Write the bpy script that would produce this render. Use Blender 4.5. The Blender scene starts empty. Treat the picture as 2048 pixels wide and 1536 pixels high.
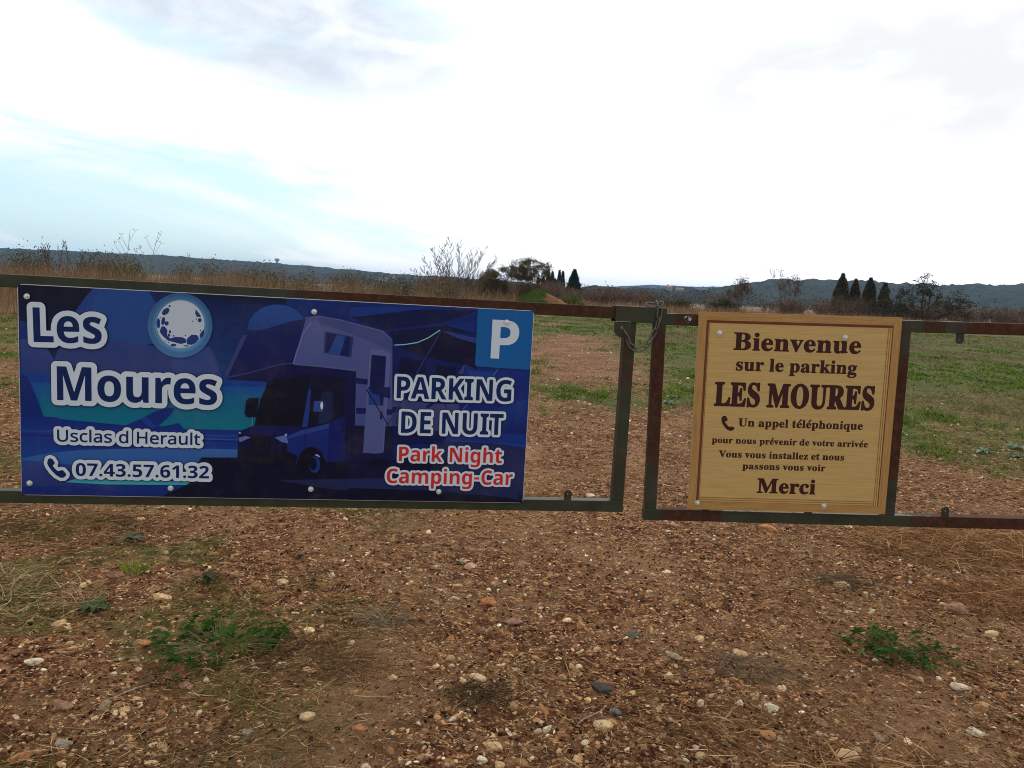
import bpy, math, random
import numpy as np
from mathutils import Matrix, Vector
from mathutils.geometry import tessellate_polygon

scene = bpy.context.scene
R = math.radians
col = scene.collection
random.seed(7)

# ---------------------------------------------------------------- camera
EYE = 1.5
PITCH, ROLL = 0.1172, 0.0526
cam_data = bpy.data.cameras.new('camera')
cam = bpy.data.objects.new('camera', cam_data)
col.objects.link(cam)
cam_data.sensor_width = 36.0
cam_data.lens = 1540.0 / 2048.0 * 36.0
cam_data.clip_start = 0.05
cam_data.clip_end = 20000
cam.matrix_world = (Matrix.Translation((0, 0, EYE)) @ Matrix.Rotation(R(90) - PITCH, 4, 'X')
                    @ Matrix.Rotation(ROLL, 4, 'Z'))
scene.camera = cam

# ---------------------------------------------------------------- exposure
scene.view_settings.view_transform = 'Standard'
scene.view_settings.look = 'None'
scene.view_settings.exposure = -0.15
scene.view_settings.gamma = 1.0
scene.view_settings.use_curve_mapping = False

scene.cycles.filter_width = 1.0

# ---------------------------------------------------------------- sun
SUN_EL, SUN_AZ = R(38), R(22)          # azimuth measured from +Y towards +X
sun_data = bpy.data.lights.new('sun', 'SUN')
sun_data.energy = 1.2
sun_data.angle = R(14)
sun_data.color = (1.0, 0.96, 0.9)
sun = bpy.data.objects.new('sun', sun_data)
col.objects.link(sun)
sdir = Vector((math.sin(SUN_AZ) * math.cos(SUN_EL), math.cos(SUN_AZ) * math.cos(SUN_EL), math.sin(SUN_EL)))
sun.rotation_euler = (-sdir).to_track_quat('-Z', 'Y').to_euler()
sun.location = (0, 0, 30)


def s2l(c):
    c = c / 255.0
    return c / 12.92 if c <= 0.04045 else ((c + 0.055) / 1.055) ** 2.4


def rgb(r, g, b, k=1.0):
    return (s2l(r) * k, s2l(g) * k, s2l(b) * k, 1.0)


class NT:
    """small helper for node trees"""
    def __init__(self, tree):
        self.t = tree
        self.n = tree.nodes
        self.l = tree.links

    def node(self, kind, **kw):
        nd = self.n.new(kind)
        for k, v in kw.items():
            setattr(nd, k, v)
        return nd

    def put(self, sock, v):
        if isinstance(v, bpy.types.NodeSocket):
            self.l.new(v, sock)
        elif v is not None:
            sock.default_value = v

    def math(self, op, a, b=None, c=None, clamp=False):
        nd = self.node('ShaderNodeMath', operation=op, use_clamp=clamp)
        self.put(nd.inputs[0], a)
        if b is not None:
            self.put(nd.inputs[1], b)
        if c is not None:
            self.put(nd.inputs[2], c)
        return nd.outputs[0]

    def noise(self, vec, scale, detail=4, rough=0.55, dist=0.0):
        nd = self.node('ShaderNodeTexNoise')
        self.put(nd.inputs['Vector'], vec)
        nd.inputs['Scale'].default_value = scale
        nd.inputs['Detail'].default_value = detail
        nd.inputs['Roughness'].default_value = rough
        nd.inputs['Distortion'].default_value = dist
        return nd.outputs['Fac']

    def mapr(self, v, a, b, c=0.0, d=1.0, smooth=True):
        nd = self.node('ShaderNodeMapRange', interpolation_type='SMOOTHSTEP' if smooth else 'LINEAR')
        self.put(nd.inputs[0], v)
        for i, q in enumerate((a, b, c, d)):
            nd.inputs[1 + i].default_value = q
        return nd.outputs[0]

    def mix(self, f, a, b, blend='MIX'):
        nd = self.node('ShaderNodeMix', data_type='RGBA', blend_type=blend)
        self.put(nd.inputs[0], f)
        self.put(nd.inputs[6], a)
        self.put(nd.inputs[7], b)
        return nd.outputs[2]

    def ramp(self, f, stops):
        nd = self.node('ShaderNodeValToRGB')
        self.put(nd.inputs[0], f)
        el = nd.color_ramp.elements
        while len(el) < len(stops):
            el.new(0.5)
        for e, (p, c) in zip(el, stops):
            e.position = p
            e.color = c
        return nd.outputs[0]


# ---------------------------------------------------------------- sky
world = bpy.data.worlds.new('World')
scene.world = world
world.use_nodes = True
w = NT(world.node_tree)
w.n.clear()
sky = w.node('ShaderNodeTexSky', sky_type='NISHITA')
sky.sun_disc = False
sky.sun_elevation = SUN_EL
sky.sun_rotation = SUN_AZ
sky.air_density = 1.0
sky.dust_density = 1.5
sky.ozone_density = 1.5
tc = w.node('ShaderNodeTexCoord')
sep = w.node('ShaderNodeSeparateXYZ')
w.l.new(tc.outputs['Generated'], sep.inputs[0])
X_, Y_, Z_ = sep.outputs
az = w.math('ARCTAN2', X_, Y_)
el = w.math('ARCSINE', Z_)


def ellipse_mask(a0, e0, sa, se, tilt=0.0, power=1.0):
    """soft mask: 1 in the middle of an ellipse on the sky, 0 outside (radians)"""
    da = w.math('SUBTRACT', az, a0)
    de = w.math('SUBTRACT', el, e0)
    c, s = math.cos(tilt), math.sin(tilt)
    p = w.math('DIVIDE', w.math('ADD', w.math('MULTIPLY', da, c), w.math('MULTIPLY', de, s)), sa)
    q = w.math('DIVIDE', w.math('SUBTRACT', w.math('MULTIPLY', de, c), w.math('MULTIPLY', da, s)), se)
    d = w.math('SQRT', w.math('ADD', w.math('MULTIPLY', p, p), w.math('MULTIPLY', q, q)))
    return w.mapr(d, 1.0, 0.0)


# long streaky cirrus coordinates
comb = w.node('ShaderNodeCombineXYZ')
w.put(comb.inputs[0], w.math('ADD', w.math('MULTIPLY', az, 2.2), w.math('MULTIPLY', el, 0.7)))
w.put(comb.inputs[1], w.math('ADD', w.math('MULTIPLY', el, 11.0), w.math('MULTIPLY', az, 1.3)))
streak = w.noise(comb.outputs[0], 1.7, 7, 0.6, 0.6)
comb2 = w.node('ShaderNodeCombineXYZ')
w.put(comb2.inputs[0], w.math('MULTIPLY', az, 3.0))
w.put(comb2.inputs[1], w.math('MULTIPLY', el, 7.0))
puff = w.noise(comb2.outputs[0], 2.3, 6, 0.55, 0.3)
# open gap of blue low on the left, broken cirrus higher up
gap = ellipse_mask(-0.50, 0.070, 0.66, 0.150, -0.05)
gap3 = ellipse_mask(-0.36, 0.245, 0.30, 0.060, -0.08)
veil = ellipse_mask(-0.32, 0.305, 0.44, 0.140, -0.12)
farblue = w.mapr(w.math('ABSOLUTE', az), 1.0, 2.4, 0.0, 0.35)     # the same broken cirrus goes on behind
open_ = w.math('ADD', w.math('MULTIPLY', gap, 1.7), w.math('MULTIPLY', gap3, 0.6))
open_ = w.math('ADD', open_, farblue)
open_ = w.math('SUBTRACT', open_, w.math('MULTIPLY', w.math('SUBTRACT', streak, 0.46), 4.4))
clear = w.mapr(open_, 0.05, 1.25)
skycol = w.mix(1.0, sky.outputs[0], (0.135, 0.135, 0.135, 1), 'MULTIPLY')
thin = w.mix(0.55, skycol, (1.00, 1.40, 1.52, 1))                # blue seen through thin bright haze
vmask = w.math('MULTIPLY', w.mapr(veil, 0.0, 0.75), w.mapr(puff, 0.18, 0.60, 0.25, 1.0))
smear = w.math('MULTIPLY', w.mapr(ellipse_mask(0.45, 0.262, 0.56, 0.17, 0.03), 0.0, 0.8), w.mapr(puff, 0.18, 0.60, 0.3, 1.0))
# cloud gets brighter towards the hidden sun
sd = w.node('ShaderNodeVectorMath', operation='DOT_PRODUCT')
w.put(sd.inputs[0], tc.outputs['Generated'])
sd.inputs[1].default_value = tuple(sdir)
glow = w.mapr(sd.outputs['Value'], 0.3, 1.0, 1.12, 1.75)
gcol = w.node('ShaderNodeCombineColor')
for k in range(3):
    w.put(gcol.inputs[k], glow)
cloud = w.mix(vmask, gcol.outputs[0], (0.82, 0.91, 1.03, 1))
cloud = w.mix(smear, cloud, (1.06, 1.07, 1.09, 1))
final = w.mix(clear, cloud, thin)
bg = w.node('ShaderNodeBackground')
w.put(bg.inputs[0], final)
bg.inputs[1].default_value = 1.0
wo = w.node('ShaderNodeOutputWorld')
w.l.new(bg.outputs[0], wo.inputs[0])

# ================ outlines of the print on the two signs (0.2 mm steps, each point relative to the last) and notable stones
LETTERS = {
    'les': [
        '292,3044 -4,4 -1,6 -11,654 4,3 120,2 3,-5 9,-534 6,-7 228,3 3,-116 -9,-4|904,3047 -36,7 -48,18 -30,19 -36,38 -18,28 -15,35 -14,66 -4,48 5,78 8,36 13,36 28,48 23,24 22,17 24,13 48,14 36,3 42,-2 42,-12 37,-21 27,-24 22,-30 19,-42 10,-42 5,-54 1,-66 -7,-5 -276,-7 7,-42 10,-24 13,-18 13,-12 23,-13 18,-5 24,-2 42,3 54,14 48,23 6,1 2,-3 1,-102 -3,-6 -48,-22 -36,-9 -48,-6|1294,3054 -60,9 -30,10 -18,10 -2,115 56,-21 42,-12 36,-5 24,-1 24,3 21,12 11,18 -1,18 -7,16 -16,14 -124,66 -28,21 -19,21 -15,30 -8,36 1,54 8,30 15,25 23,23 25,15 30,12 36,7 54,3 42,-4 36,-9 60,-25 1,-5 -34,-96 -3,-3 -78,30 -42,5 -24,-3 -13,-5 -11,-12 -2,-18 5,-12 15,-14 125,-64 26,-18 22,-24 16,-30 8,-36 -1,-54 -9,-36 -15,-30 -16,-18 -32,-24 -34,-14 -36,-8|838,3369 -5,3 1,18 13,42 21,25 30,14 36,-1 29,-14 11,-12 10,-18 10,-36 0,-18',
        '262,2945 -30,13 -26,24 -16,30 -6,30 -11,672 6,30 12,24 17,19 24,17 42,11 144,0 43,-17 33,-36 13,-48 7,-432 6,-9 80,3 1,78 7,54 21,78 23,47 25,37 35,36 60,40 48,20 84,13 72,-6 66,-20 42,-23 42,-35 72,55 54,22 54,11 96,2 60,-11 72,-25 44,-25 27,-36 9,-30 -1,-36 -47,-132 33,-54 20,-54 6,-60 -4,-60 -15,-54 -26,-48 -38,-42 -50,-34 -42,-17 -54,-13 -84,-5 -78,8 -102,32 -84,-33 -114,-13 -90,10 -42,13 -60,32 -42,-37 -42,-13 -366,-7',
        '256,2933 -36,18 -24,23 -18,32 -7,36 -11,678 19,54 21,24 26,17 42,12 150,2 49,-19 38,-42 14,-48 8,-426 5,-8 55,2 2,72 14,90 20,54 41,70 35,38 37,29 42,23 42,15 84,13 72,-5 69,-21 45,-24 36,-30 66,49 54,23 60,12 102,1 78,-16 78,-32 30,-22 23,-33 10,-36 -1,-36 -45,-132 30,-48 19,-54 8,-66 -4,-60 -14,-54 -28,-54 -40,-45 -54,-37 -48,-19 -48,-11 -90,-6 -84,9 -90,30 -108,-36 -96,-9 -90,10 -42,12 -60,30 -36,-32 -48,-15 -366,-7',
    ],
    'moures': [
        '1615,1921 -48,13 -30,16 -36,31 -24,30 -25,54 -11,42 -7,72 3,60 11,54 20,48 25,36 32,30 36,21 42,13 48,5 36,-2 54,-15 30,-16 36,-31 24,-30 26,-53 11,-42 6,-72 -3,-60 -11,-54 -20,-48 -25,-36 -32,-30 -36,-21 -48,-14 -48,-4|2101,1921 -36,8 -30,16 -18,14 -23,28 -15,36 -8,36 -3,48 1,330 120,1 6,-7 1,-288 4,-48 10,-30 14,-18 25,-12 18,-1 24,2 18,7 14,10 16,22 10,26 10,60 1,270 2,6 123,0 2,-6 1,-498 -5,-5 -90,0 -4,5 -14,52 -6,6 -24,-31 -36,-24 -54,-16|3079,1921 -48,6 -36,10 -47,26 -26,24 -34,48 -13,30 -10,36 -7,78 6,78 9,42 24,54 20,29 24,23 42,26 30,10 60,8 42,-4 42,-12 36,-20 28,-24 26,-36 15,-36 11,-48 4,-54 0,-60 -6,-7 -282,-2 2,-27 15,-42 25,-29 24,-13 18,-5 24,-2 42,3 42,9 66,28 4,-3 -1,-108 -33,-16 -42,-13 -36,-5|697,1925 -2,8 -1,654 3,3 162,1 6,-1 4,-3 134,-485 6,-6 143,491 7,4 162,0 6,-4 1,-660 -115,-1 -6,3 0,328 4,156 -4,11 -144,-495 -6,-3 -108,-1 -6,4 -132,479 -5,5 -1,17 6,-179 0,-324|3421,1927 -42,11 -32,13 -1,114 3,4 42,-19 54,-16 36,-6 30,-1 30,7 12,8 10,17 0,18 -4,12 -18,17 -126,68 -30,23 -18,21 -16,33 -6,36 2,54 11,30 15,24 24,21 24,14 24,9 42,8 54,2 42,-4 42,-11 54,-22 5,-5 -35,-95 -6,-5 -72,29 -48,7 -24,-2 -14,-6 -12,-12 -2,-12 6,-18 12,-12 130,-68 24,-17 24,-27 14,-26 8,-42 -2,-54 -11,-36 -13,-24 -22,-24 -28,-18 -30,-12 -42,-9 -42,-3|2515,1929 -3,4 1,504 95,0 16,-72 5,-11 19,29 17,21 36,28 42,14 24,2 36,-3 5,-8 -10,-126 -55,2 -42,-11 -18,-10 -18,-17 -17,-30 -7,-30 -2,-24 0,-258 -4,-4|1645,2035 -30,7 -18,13 -12,16 -16,48 -5,66 5,60 16,48 12,16 18,13 18,6 18,2 24,-2 18,-7 18,-13 12,-15 8,-18 8,-30 5,-66 -5,-60 -16,-48 -12,-15 -18,-14 -18,-6|2995,2244 -3,1 -1,6 2,18 14,39 24,25 30,12 30,-1 18,-5 15,-10 11,-12 10,-18 10,-36 1,-12 -5,-6',
        '1597,1819 -78,23 -36,20 -54,43 -13,-32 -23,-26 -30,-17 -30,-7 -138,0 -30,9 -30,21 -30,-21 -36,-9 -138,0 -30,9 -24,15 -24,-15 -30,-9 -132,-1 -36,8 -30,20 -24,33 -9,38 -1,672 5,30 17,30 24,23 30,14 204,4 27,-5 25,-12 26,-24 15,-24 45,-161 48,161 14,24 22,22 24,13 30,6 180,1 30,-5 24,-12 23,-19 16,-24 10,-36 1,-126 4,-7 30,26 60,33 60,18 66,6 54,-3 72,-20 48,-25 42,-32 18,30 23,22 25,13 30,7 150,-2 30,-11 36,-26 30,25 42,14 144,0 30,-7 24,-14 24,14 30,7 114,0 42,-13 60,19 60,4 69,-12 27,-17 18,-21 90,40 90,11 60,-5 60,-17 54,-28 48,-39 37,34 53,30 78,21 60,5 102,-11 78,-27 51,-30 20,-24 10,-24 1,-54 -50,-132 33,-48 20,-60 6,-66 -5,-48 -11,-42 -30,-60 -39,-42 -48,-32 -54,-21 -60,-11 -102,-1 -72,11 -78,30 -90,-32 -84,-11 -78,2 -90,23 -65,36 -35,30 -32,37 -24,39 -32,92 -8,54 -2,72 -6,6 -5,-6 -2,-18 -1,-276 -25,-48 -21,-18 -24,-12 -30,-6 -132,0 -30,6 -30,15 -24,-14 -30,-7 -108,0 -48,11 -78,-19 -78,1 -54,14 -48,24 -42,34 -36,43 -59,-60 -61,-34 -72,-20 -60,-5',
        '1591,1807 -78,24 -78,51 -18,-29 -24,-22 -30,-15 -30,-6 -138,0 -30,8 -30,18 -30,-18 -36,-8 -138,0 -54,20 -24,-13 -30,-7 -132,-1 -42,10 -35,24 -25,36 -10,42 -1,672 7,36 16,30 24,24 36,18 30,6 180,0 48,-13 30,-21 23,-32 37,-125 39,125 21,30 24,20 54,16 180,1 30,-5 30,-13 24,-19 17,-24 14,-42 5,-111 78,45 60,17 66,6 48,-2 54,-12 66,-28 42,-29 48,46 54,17 150,-2 30,-9 36,-22 36,24 36,9 144,0 54,-18 54,18 114,1 42,-12 60,18 60,3 66,-10 24,-12 30,-24 84,36 90,11 66,-6 60,-17 54,-28 42,-32 41,33 73,35 60,13 60,3 102,-12 78,-27 54,-32 19,-22 14,-30 5,-30 -2,-30 -48,-132 39,-66 14,-60 -1,-90 -13,-54 -31,-60 -38,-43 -54,-37 -54,-21 -60,-12 -108,-1 -78,13 -72,26 -84,-29 -60,-10 -96,-1 -60,9 -84,33 -66,50 -35,41 -22,36 -27,64 -5,-10 -1,-108 -11,-42 -34,-42 -51,-23 -156,-1 -54,17 -54,-18 -114,0 -42,10 -78,-18 -78,1 -60,16 -45,22 -45,35 -30,33 -54,-50 -66,-36 -72,-19 -60,-5',
    ],
    'usclas': [
        '2509,1094 -40,6 -30,17 -17,22 -11,35 2,40 14,35 12,15 15,11 35,11 35,-2 30,-15 20,-25 8,-30 1,-30 -4,-4 -120,-1 -4,-5 3,-15 10,-15 21,-12 35,-2 45,12 4,-3 1,-30 -5,-4 -30,-8|2814,1094 -20,3 -15,6 -19,16 -6,15 -2,15 5,25 11,15 21,14 35,8 50,3 -2,20 -8,12 -20,6 -20,-2 -35,-11 -5,1 -12,24 2,5 5,3 35,11 30,3 30,-4 25,-14 10,-14 5,-15 0,-140 -30,0 -5,14 -5,1 -25,-15|3029,1094 -25,4 -15,6 -17,15 -7,15 -4,30 0,115 8,4 30,0 3,-4 3,-130 9,-12 10,-6 15,-2 30,6 10,9 7,15 3,25 1,95 4,4 35,-1 3,-8 -2,-175 -31,-1 -6,11 -4,2 -25,-13|3329,1094 -30,8 -10,8 -10,14 -5,25 0,95 -3,5 -17,1 -7,4 2,19 26,11 12,35 7,4 15,0 6,-4 1,-30 3,-6 45,0 6,-4 -1,-27 -5,-2 -45,0 -3,-6 0,-90 3,-15 13,-10 37,2 3,-7 0,-20 -3,-4 -15,-4|754,1098 -30,11 -13,10 -13,15 -9,19 -5,36 1,150 4,3 36,-3 1,-155 8,-30 10,-11 15,-8 30,-3 21,2 14,6 16,19 6,25 0,150 3,7 35,1 4,-8 0,-150 -3,-25 -8,-20 -23,-25 -25,-13 -40,-6|954,1099 -26,10 1,32 5,2 40,-12 30,-1 20,5 8,14 -3,9 -10,8 -60,25 -20,13 -7,10 -4,15 0,15 6,15 9,10 16,10 30,7 40,-1 37,-11 3,-5 -15,-27 -35,9 -25,1 -20,-5 -5,-6 -1,-7 11,-11 65,-27 20,-16 6,-11 3,-15 -1,-15 -6,-15 -17,-16 -25,-10 -35,-3|1159,1099 -20,8 -15,10 -10,12 -10,19 -7,41 8,45 19,29 30,18 25,5 20,1 40,-8 7,-5 0,-5 -12,-26 -45,8 -20,-4 -15,-10 -9,-18 -5,-30 5,-30 14,-20 15,-6 15,-2 20,1 30,9 4,-7 0,-25 -9,-7 -25,-6 -30,-1|1279,1099 -2,5 0,245 2,6 5,2 30,-1 5,-7 0,-245 -5,-6|1394,1098 -22,11 -14,20 -4,25 7,25 15,15 18,10 35,8 45,2 2,15 -7,15 -20,8 -25,-2 -35,-11 -14,25 1,5 28,12 30,5 30,-1 25,-7 16,-14 11,-25 2,-135 -2,-5 -27,-1 -10,19 -20,-15 -15,-5 -25,-2|1579,1099 -25,10 0,30 5,4 35,-11 35,-3 20,5 6,5 3,10 -4,10 -7,5 -63,27 -20,14 -6,9 -4,15 0,15 7,15 8,10 15,9 30,8 40,-1 38,-11 3,-5 -1,-5 -10,-20 -5,-3 -35,10 -25,1 -20,-6 -5,-12 10,-11 65,-27 20,-15 7,-12 3,-15 -1,-15 -6,-15 -18,-17 -25,-9 -35,-3|1884,1099 -20,9 -13,11 -17,30 -5,45 1,20 9,30 10,15 15,14 30,12 40,-1 30,-15 3,85 37,1 3,-6 -2,-250 -31,-1 -5,12 -5,3 -15,-10 -20,-7 -20,-1|2169,1098 -5,6 3,235 38,0 4,-96 110,0 6,1 2,95 39,0 0,-240 -39,0 -3,107 -115,0 -4,-107|2624,1098 -4,6 0,175 4,4 30,-1 5,-23 17,15 18,10 20,2 25,-3 1,-9 -6,-26 -25,1 -15,-3 -17,-12 -11,-15 -4,-20 -2,-100|3184,1098 -4,6 0,245 4,6 35,0 3,-6 0,-245 -3,-6|1419,1129 -15,6 -6,9 0,15 6,10 23,10 47,3 2,-3 -2,-20 -10,-17 -20,-11|2814,1129 -12,5 -7,10 1,15 8,12 10,5 20,4 35,2 5,-3 -3,-25 -11,-15 -21,-9|1899,1132 -16,12 -9,20 -2,30 5,30 9,15 13,10 20,3 20,-4 15,-11 8,-18 3,-30 -3,-30 -8,-16 -15,-10 -20,-3|2459,1213 -2,1 1,10 11,17 15,8 15,3 15,-2 11,-6 9,-12 5,-18',
        '764,1029 -50,11 -48,29 -25,30 -20,50 -3,200 17,35 34,22 70,0 25,-12 20,-22 25,23 20,10 65,3 20,-6 20,-15 20,-37 75,3 75,-21 50,18 55,3 15,41 30,24 25,5 50,-1 25,-11 17,-17 18,-48 40,7 40,-1 30,-6 35,-17 50,20 55,5 45,-7 40,-14 23,-19 14,-30 0,-30 -14,-35 12,-27 12,62 28,50 47,35 51,15 12,35 25,25 30,9 60,-4 30,-19 17,-31 2,-275 -18,-40 -36,-21 -110,-5 -55,10 -30,16 -23,20 -18,25 -14,33 -20,-43 -21,-25 -39,-24 -45,-11 -50,0 -50,9 -25,-7 -50,3 -55,-6 -60,14 -35,-11 -45,1 -20,5 -70,-9 -50,8 -40,20 -35,-17 -45,-10 -70,3 -55,22 -60,-22|2479,1029 -35,9 -30,14 -35,-19 -60,-1 -25,9 -30,25 -25,-25 -30,-10 -55,1 -38,22 -13,20 -5,25 0,245 16,38 35,23 70,1 25,-12 20,-21 25,22 20,10 70,1 37,-22 23,-42 40,10 35,1 30,-5 35,-15 40,17 55,-2 50,5 50,-11 70,11 45,-6 30,-11 35,13 50,1 40,-17 35,15 30,2 16,39 29,26 25,7 45,0 30,-10 25,-23 40,0 30,-10 27,-30 39,-20 20,-35 -1,-60 -10,-21 -22,-24 18,-15 15,-25 2,-60 -19,-35 -39,-21 -60,-5 -55,17 -40,-14 -70,5 -25,-6 -50,3 -45,-6 -45,6 -35,12 -35,-14 -55,2 -50,-6 -55,11 -40,26 -25,-23 -25,-9 -50,-1 -30,9 -55,-11',
        '744,1019 -55,19 -35,25 -33,46 -14,45 0,205 12,25 15,17 20,13 25,7 65,-3 40,-25 50,26 65,1 40,-20 25,-37 75,1 65,-18 45,16 50,6 17,36 33,25 25,7 50,-1 25,-7 25,-17 15,-22 10,-27 75,2 60,-20 70,21 75,-4 60,-22 20,-20 15,-28 20,26 25,22 30,16 36,9 12,30 22,25 45,17 50,-1 30,-11 27,-25 18,-38 25,38 40,20 65,0 25,-10 20,-16 45,25 55,3 25,-5 23,-12 20,-20 12,-25 5,0 70,6 60,-16 40,13 105,3 50,-10 70,10 45,-5 30,-10 35,11 50,1 40,-13 30,11 25,2 20,41 30,24 25,7 45,1 35,-8 30,-24 40,-2 31,-12 29,-29 25,-10 19,-16 15,-25 7,-25 -3,-50 -24,-45 16,-20 10,-25 2,-45 -5,-25 -12,-20 -20,-20 -25,-11 -35,-8 -50,2 -40,14 -40,-13 -70,5 -120,-8 -30,2 -50,13 -35,-12 -55,2 -50,-5 -45,6 -50,25 -25,-19 -35,-9 -45,1 -30,7 -40,-9 -55,-1 -75,20 -35,-16 -55,-2 -30,8 -30,20 -40,-25 -60,-3 -25,6 -25,15 -30,46 -17,-36 -33,-24 -25,-6 -100,-4 -50,8 -36,16 -30,25 -24,35 -23,-35 -27,-22 -35,-17 -45,-9 -45,0 -50,9 -25,-6 -50,2 -55,-6 -60,13 -35,-9 -70,4 -65,-7 -50,7 -40,18 -45,-18 -35,-7 -70,4 -60,19 -30,-13 -40,-9',
    ],
    'number': [
        '1840,413 -40,4 -34,11 1,45 3,1 40,-12 30,-4 25,3 10,3 11,9 7,20 -1,10 -5,10 -12,8 -15,4 -50,2 -3,6 0,35 3,3 50,3 15,5 12,14 1,20 -6,10 -7,5 -25,3 -25,-3 -30,-15 -28,40 18,10 30,11 25,4 35,-1 20,-3 25,-10 14,-11 10,-15 4,-25 -4,-20 -5,-10 -19,-19 -24,-11 29,-11 19,-14 10,-20 1,-25 -10,-30 -10,-13 -15,-11 -40,-14|2145,413 -30,3 -30,10 -2,47 2,2 25,-9 30,-6 35,1 22,12 6,10 3,15 -6,20 -10,9 -10,4 -30,4 -40,-4 -22,12 10,130 147,1 3,-6 0,-40 -3,-3 -90,1 -4,-3 -4,-40 3,-3 30,2 25,-3 20,-7 20,-14 15,-20 5,-20 0,-35 -5,-15 -10,-19 -10,-11 -20,-14 -35,-10|2695,412 -25,6 -20,10 -15,13 -15,22 -9,25 -4,35 2,35 7,35 10,25 14,19 15,15 20,12 25,8 25,4 55,-2 2,-6 0,-35 -2,-5 -45,3 -30,-6 -25,-17 -11,-20 -5,-25 1,-5 20,18 25,8 30,-1 25,-9 23,-21 7,-15 5,-20 0,-35 -4,-15 -10,-20 -11,-13 -30,-18 -20,-4|3195,412 -35,6 -20,7 -2,3 1,45 36,-11 30,-5 30,2 20,9 10,20 -1,15 -4,8 -10,7 -15,5 -55,4 0,41 45,3 20,6 13,11 3,20 -4,10 -7,7 -20,5 -30,-3 -35,-14 -25,35 1,5 29,14 30,8 30,2 35,-4 20,-7 20,-13 14,-25 0,-25 -7,-20 -17,-18 -23,-12 28,-13 19,-17 8,-20 -2,-35 -15,-26 -30,-20 -40,-10|1085,417 -15,6 -15,10 -13,15 -12,24 -10,41 -1,30 5,60 15,40 21,21 15,8 20,6 40,-1 20,-6 20,-13 13,-15 10,-20 11,-50 1,-45 -4,-35 -16,-42 -22,-23 -18,-9 -20,-5 -20,0|1265,417 98,206 -8,4 -120,0 -3,6 0,40 3,2 190,0 4,-2 -1,-35 -102,-220|1480,416 -13,7 -7,9 -3,11 2,10 6,10 10,8 10,2 15,-2 15,-13 3,-20 -5,-10 -8,-8 -15,-5|1660,416 -4,7 -1,46 -110,0 -4,4 0,35 119,166 50,1 5,-2 0,-155 5,-4 27,-1 1,-40 -3,-4 -29,-1 -1,-50|2005,418 -8,5 -8,10 -1,20 7,10 10,7 10,3 15,-3 10,-7 6,-10 2,-10 -2,-10 -6,-9 -10,-7 -10,-2|2325,416 0,6 97,201 -7,3 -120,0 -4,7 1,40 195,0 1,-35 -102,-220|2535,417 -9,6 -7,10 -1,20 6,10 11,7 10,2 15,-2 10,-7 6,-10 2,-10 -2,-10 -6,-9 -10,-7 -10,-3|2910,418 1,190 -1,2 -45,-36 -5,1 -26,33 86,65 50,0 0,-255 -5,-3 -50,0|3065,416 -10,7 -7,10 0,20 7,10 10,7 10,2 15,-3 9,-6 7,-10 2,-10 -2,-10 -6,-9 -10,-7 -10,-3|3360,415 -4,3 -1,35 106,105 14,20 5,20 -5,20 -10,8 -10,2 -30,-4 -35,-20 -5,1 -30,33 10,9 24,16 36,12 45,1 20,-5 18,-8 17,-15 11,-20 4,-25 -5,-25 -9,-20 -16,-20 -75,-70 5,-5 105,0 3,-5 0,-40 -8,-3|1105,461 -15,12 -7,20 -4,35 0,40 4,30 6,20 11,11 15,3 15,-4 14,-20 6,-40 0,-40 -4,-35 -8,-20 -13,-11|2690,462 -13,11 -7,14 -3,16 3,15 10,13 13,7 17,2 15,-4 10,-8 7,-15 0,-20 -4,-15 -6,-10 -12,-8 -15,-2|1600,515 -2,3 57,82 3,-7 -3,-78',
        '1105,343 -30,3 -35,12 -30,20 -25,28 -30,67 -7,70 6,75 27,65 19,23 30,23 60,20 60,-2 40,-14 45,13 195,0 31,-8 29,-28 10,-37 -2,-50 -33,-82 15,4 128,178 22,16 30,7 65,-1 35,-15 60,17 60,1 35,-6 45,-19 30,-26 24,-44 5,-70 -4,-1 -6,-19 6,-16 17,151 23,32 40,15 405,-1 30,-13 20,-23 9,-25 1,-38 25,37 27,26 33,20 40,14 60,6 50,-4 30,-14 20,-23 60,36 80,0 35,-19 18,-31 3,-150 4,-5 64,5 0,25 -31,45 -10,25 1,30 12,25 44,32 65,20 40,3 50,-5 60,-27 40,20 40,10 50,1 40,-8 36,-16 30,-25 23,-35 11,-40 -3,-55 -20,-45 19,-20 11,-25 0,-75 -7,-21 -15,-19 -40,-19 -200,0 -45,13 -70,-16 -55,1 -60,12 -50,-11 -30,5 -30,13 -35,-16 -75,-1 -25,7 -17,12 -23,38 -35,-32 -30,-16 -65,-12 -50,6 -45,19 -50,-21 -40,1 -40,18 -30,33 -25,-36 -40,-16 -80,1 -20,7 -20,16 -50,-20 -60,-8 -45,3 -45,11 -40,-11 -30,1 -45,20 -40,-15 -45,-8 -55,1 -60,12 -35,-10 -65,0 -40,14 -30,39 -6,0 -39,-40 -40,-13 -35,2 -20,7 -23,14 -27,28 -20,-31 -35,-18 -85,-1 -25,9 -20,15 -45,-21|2525,540 10,30 0,-27',
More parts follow.
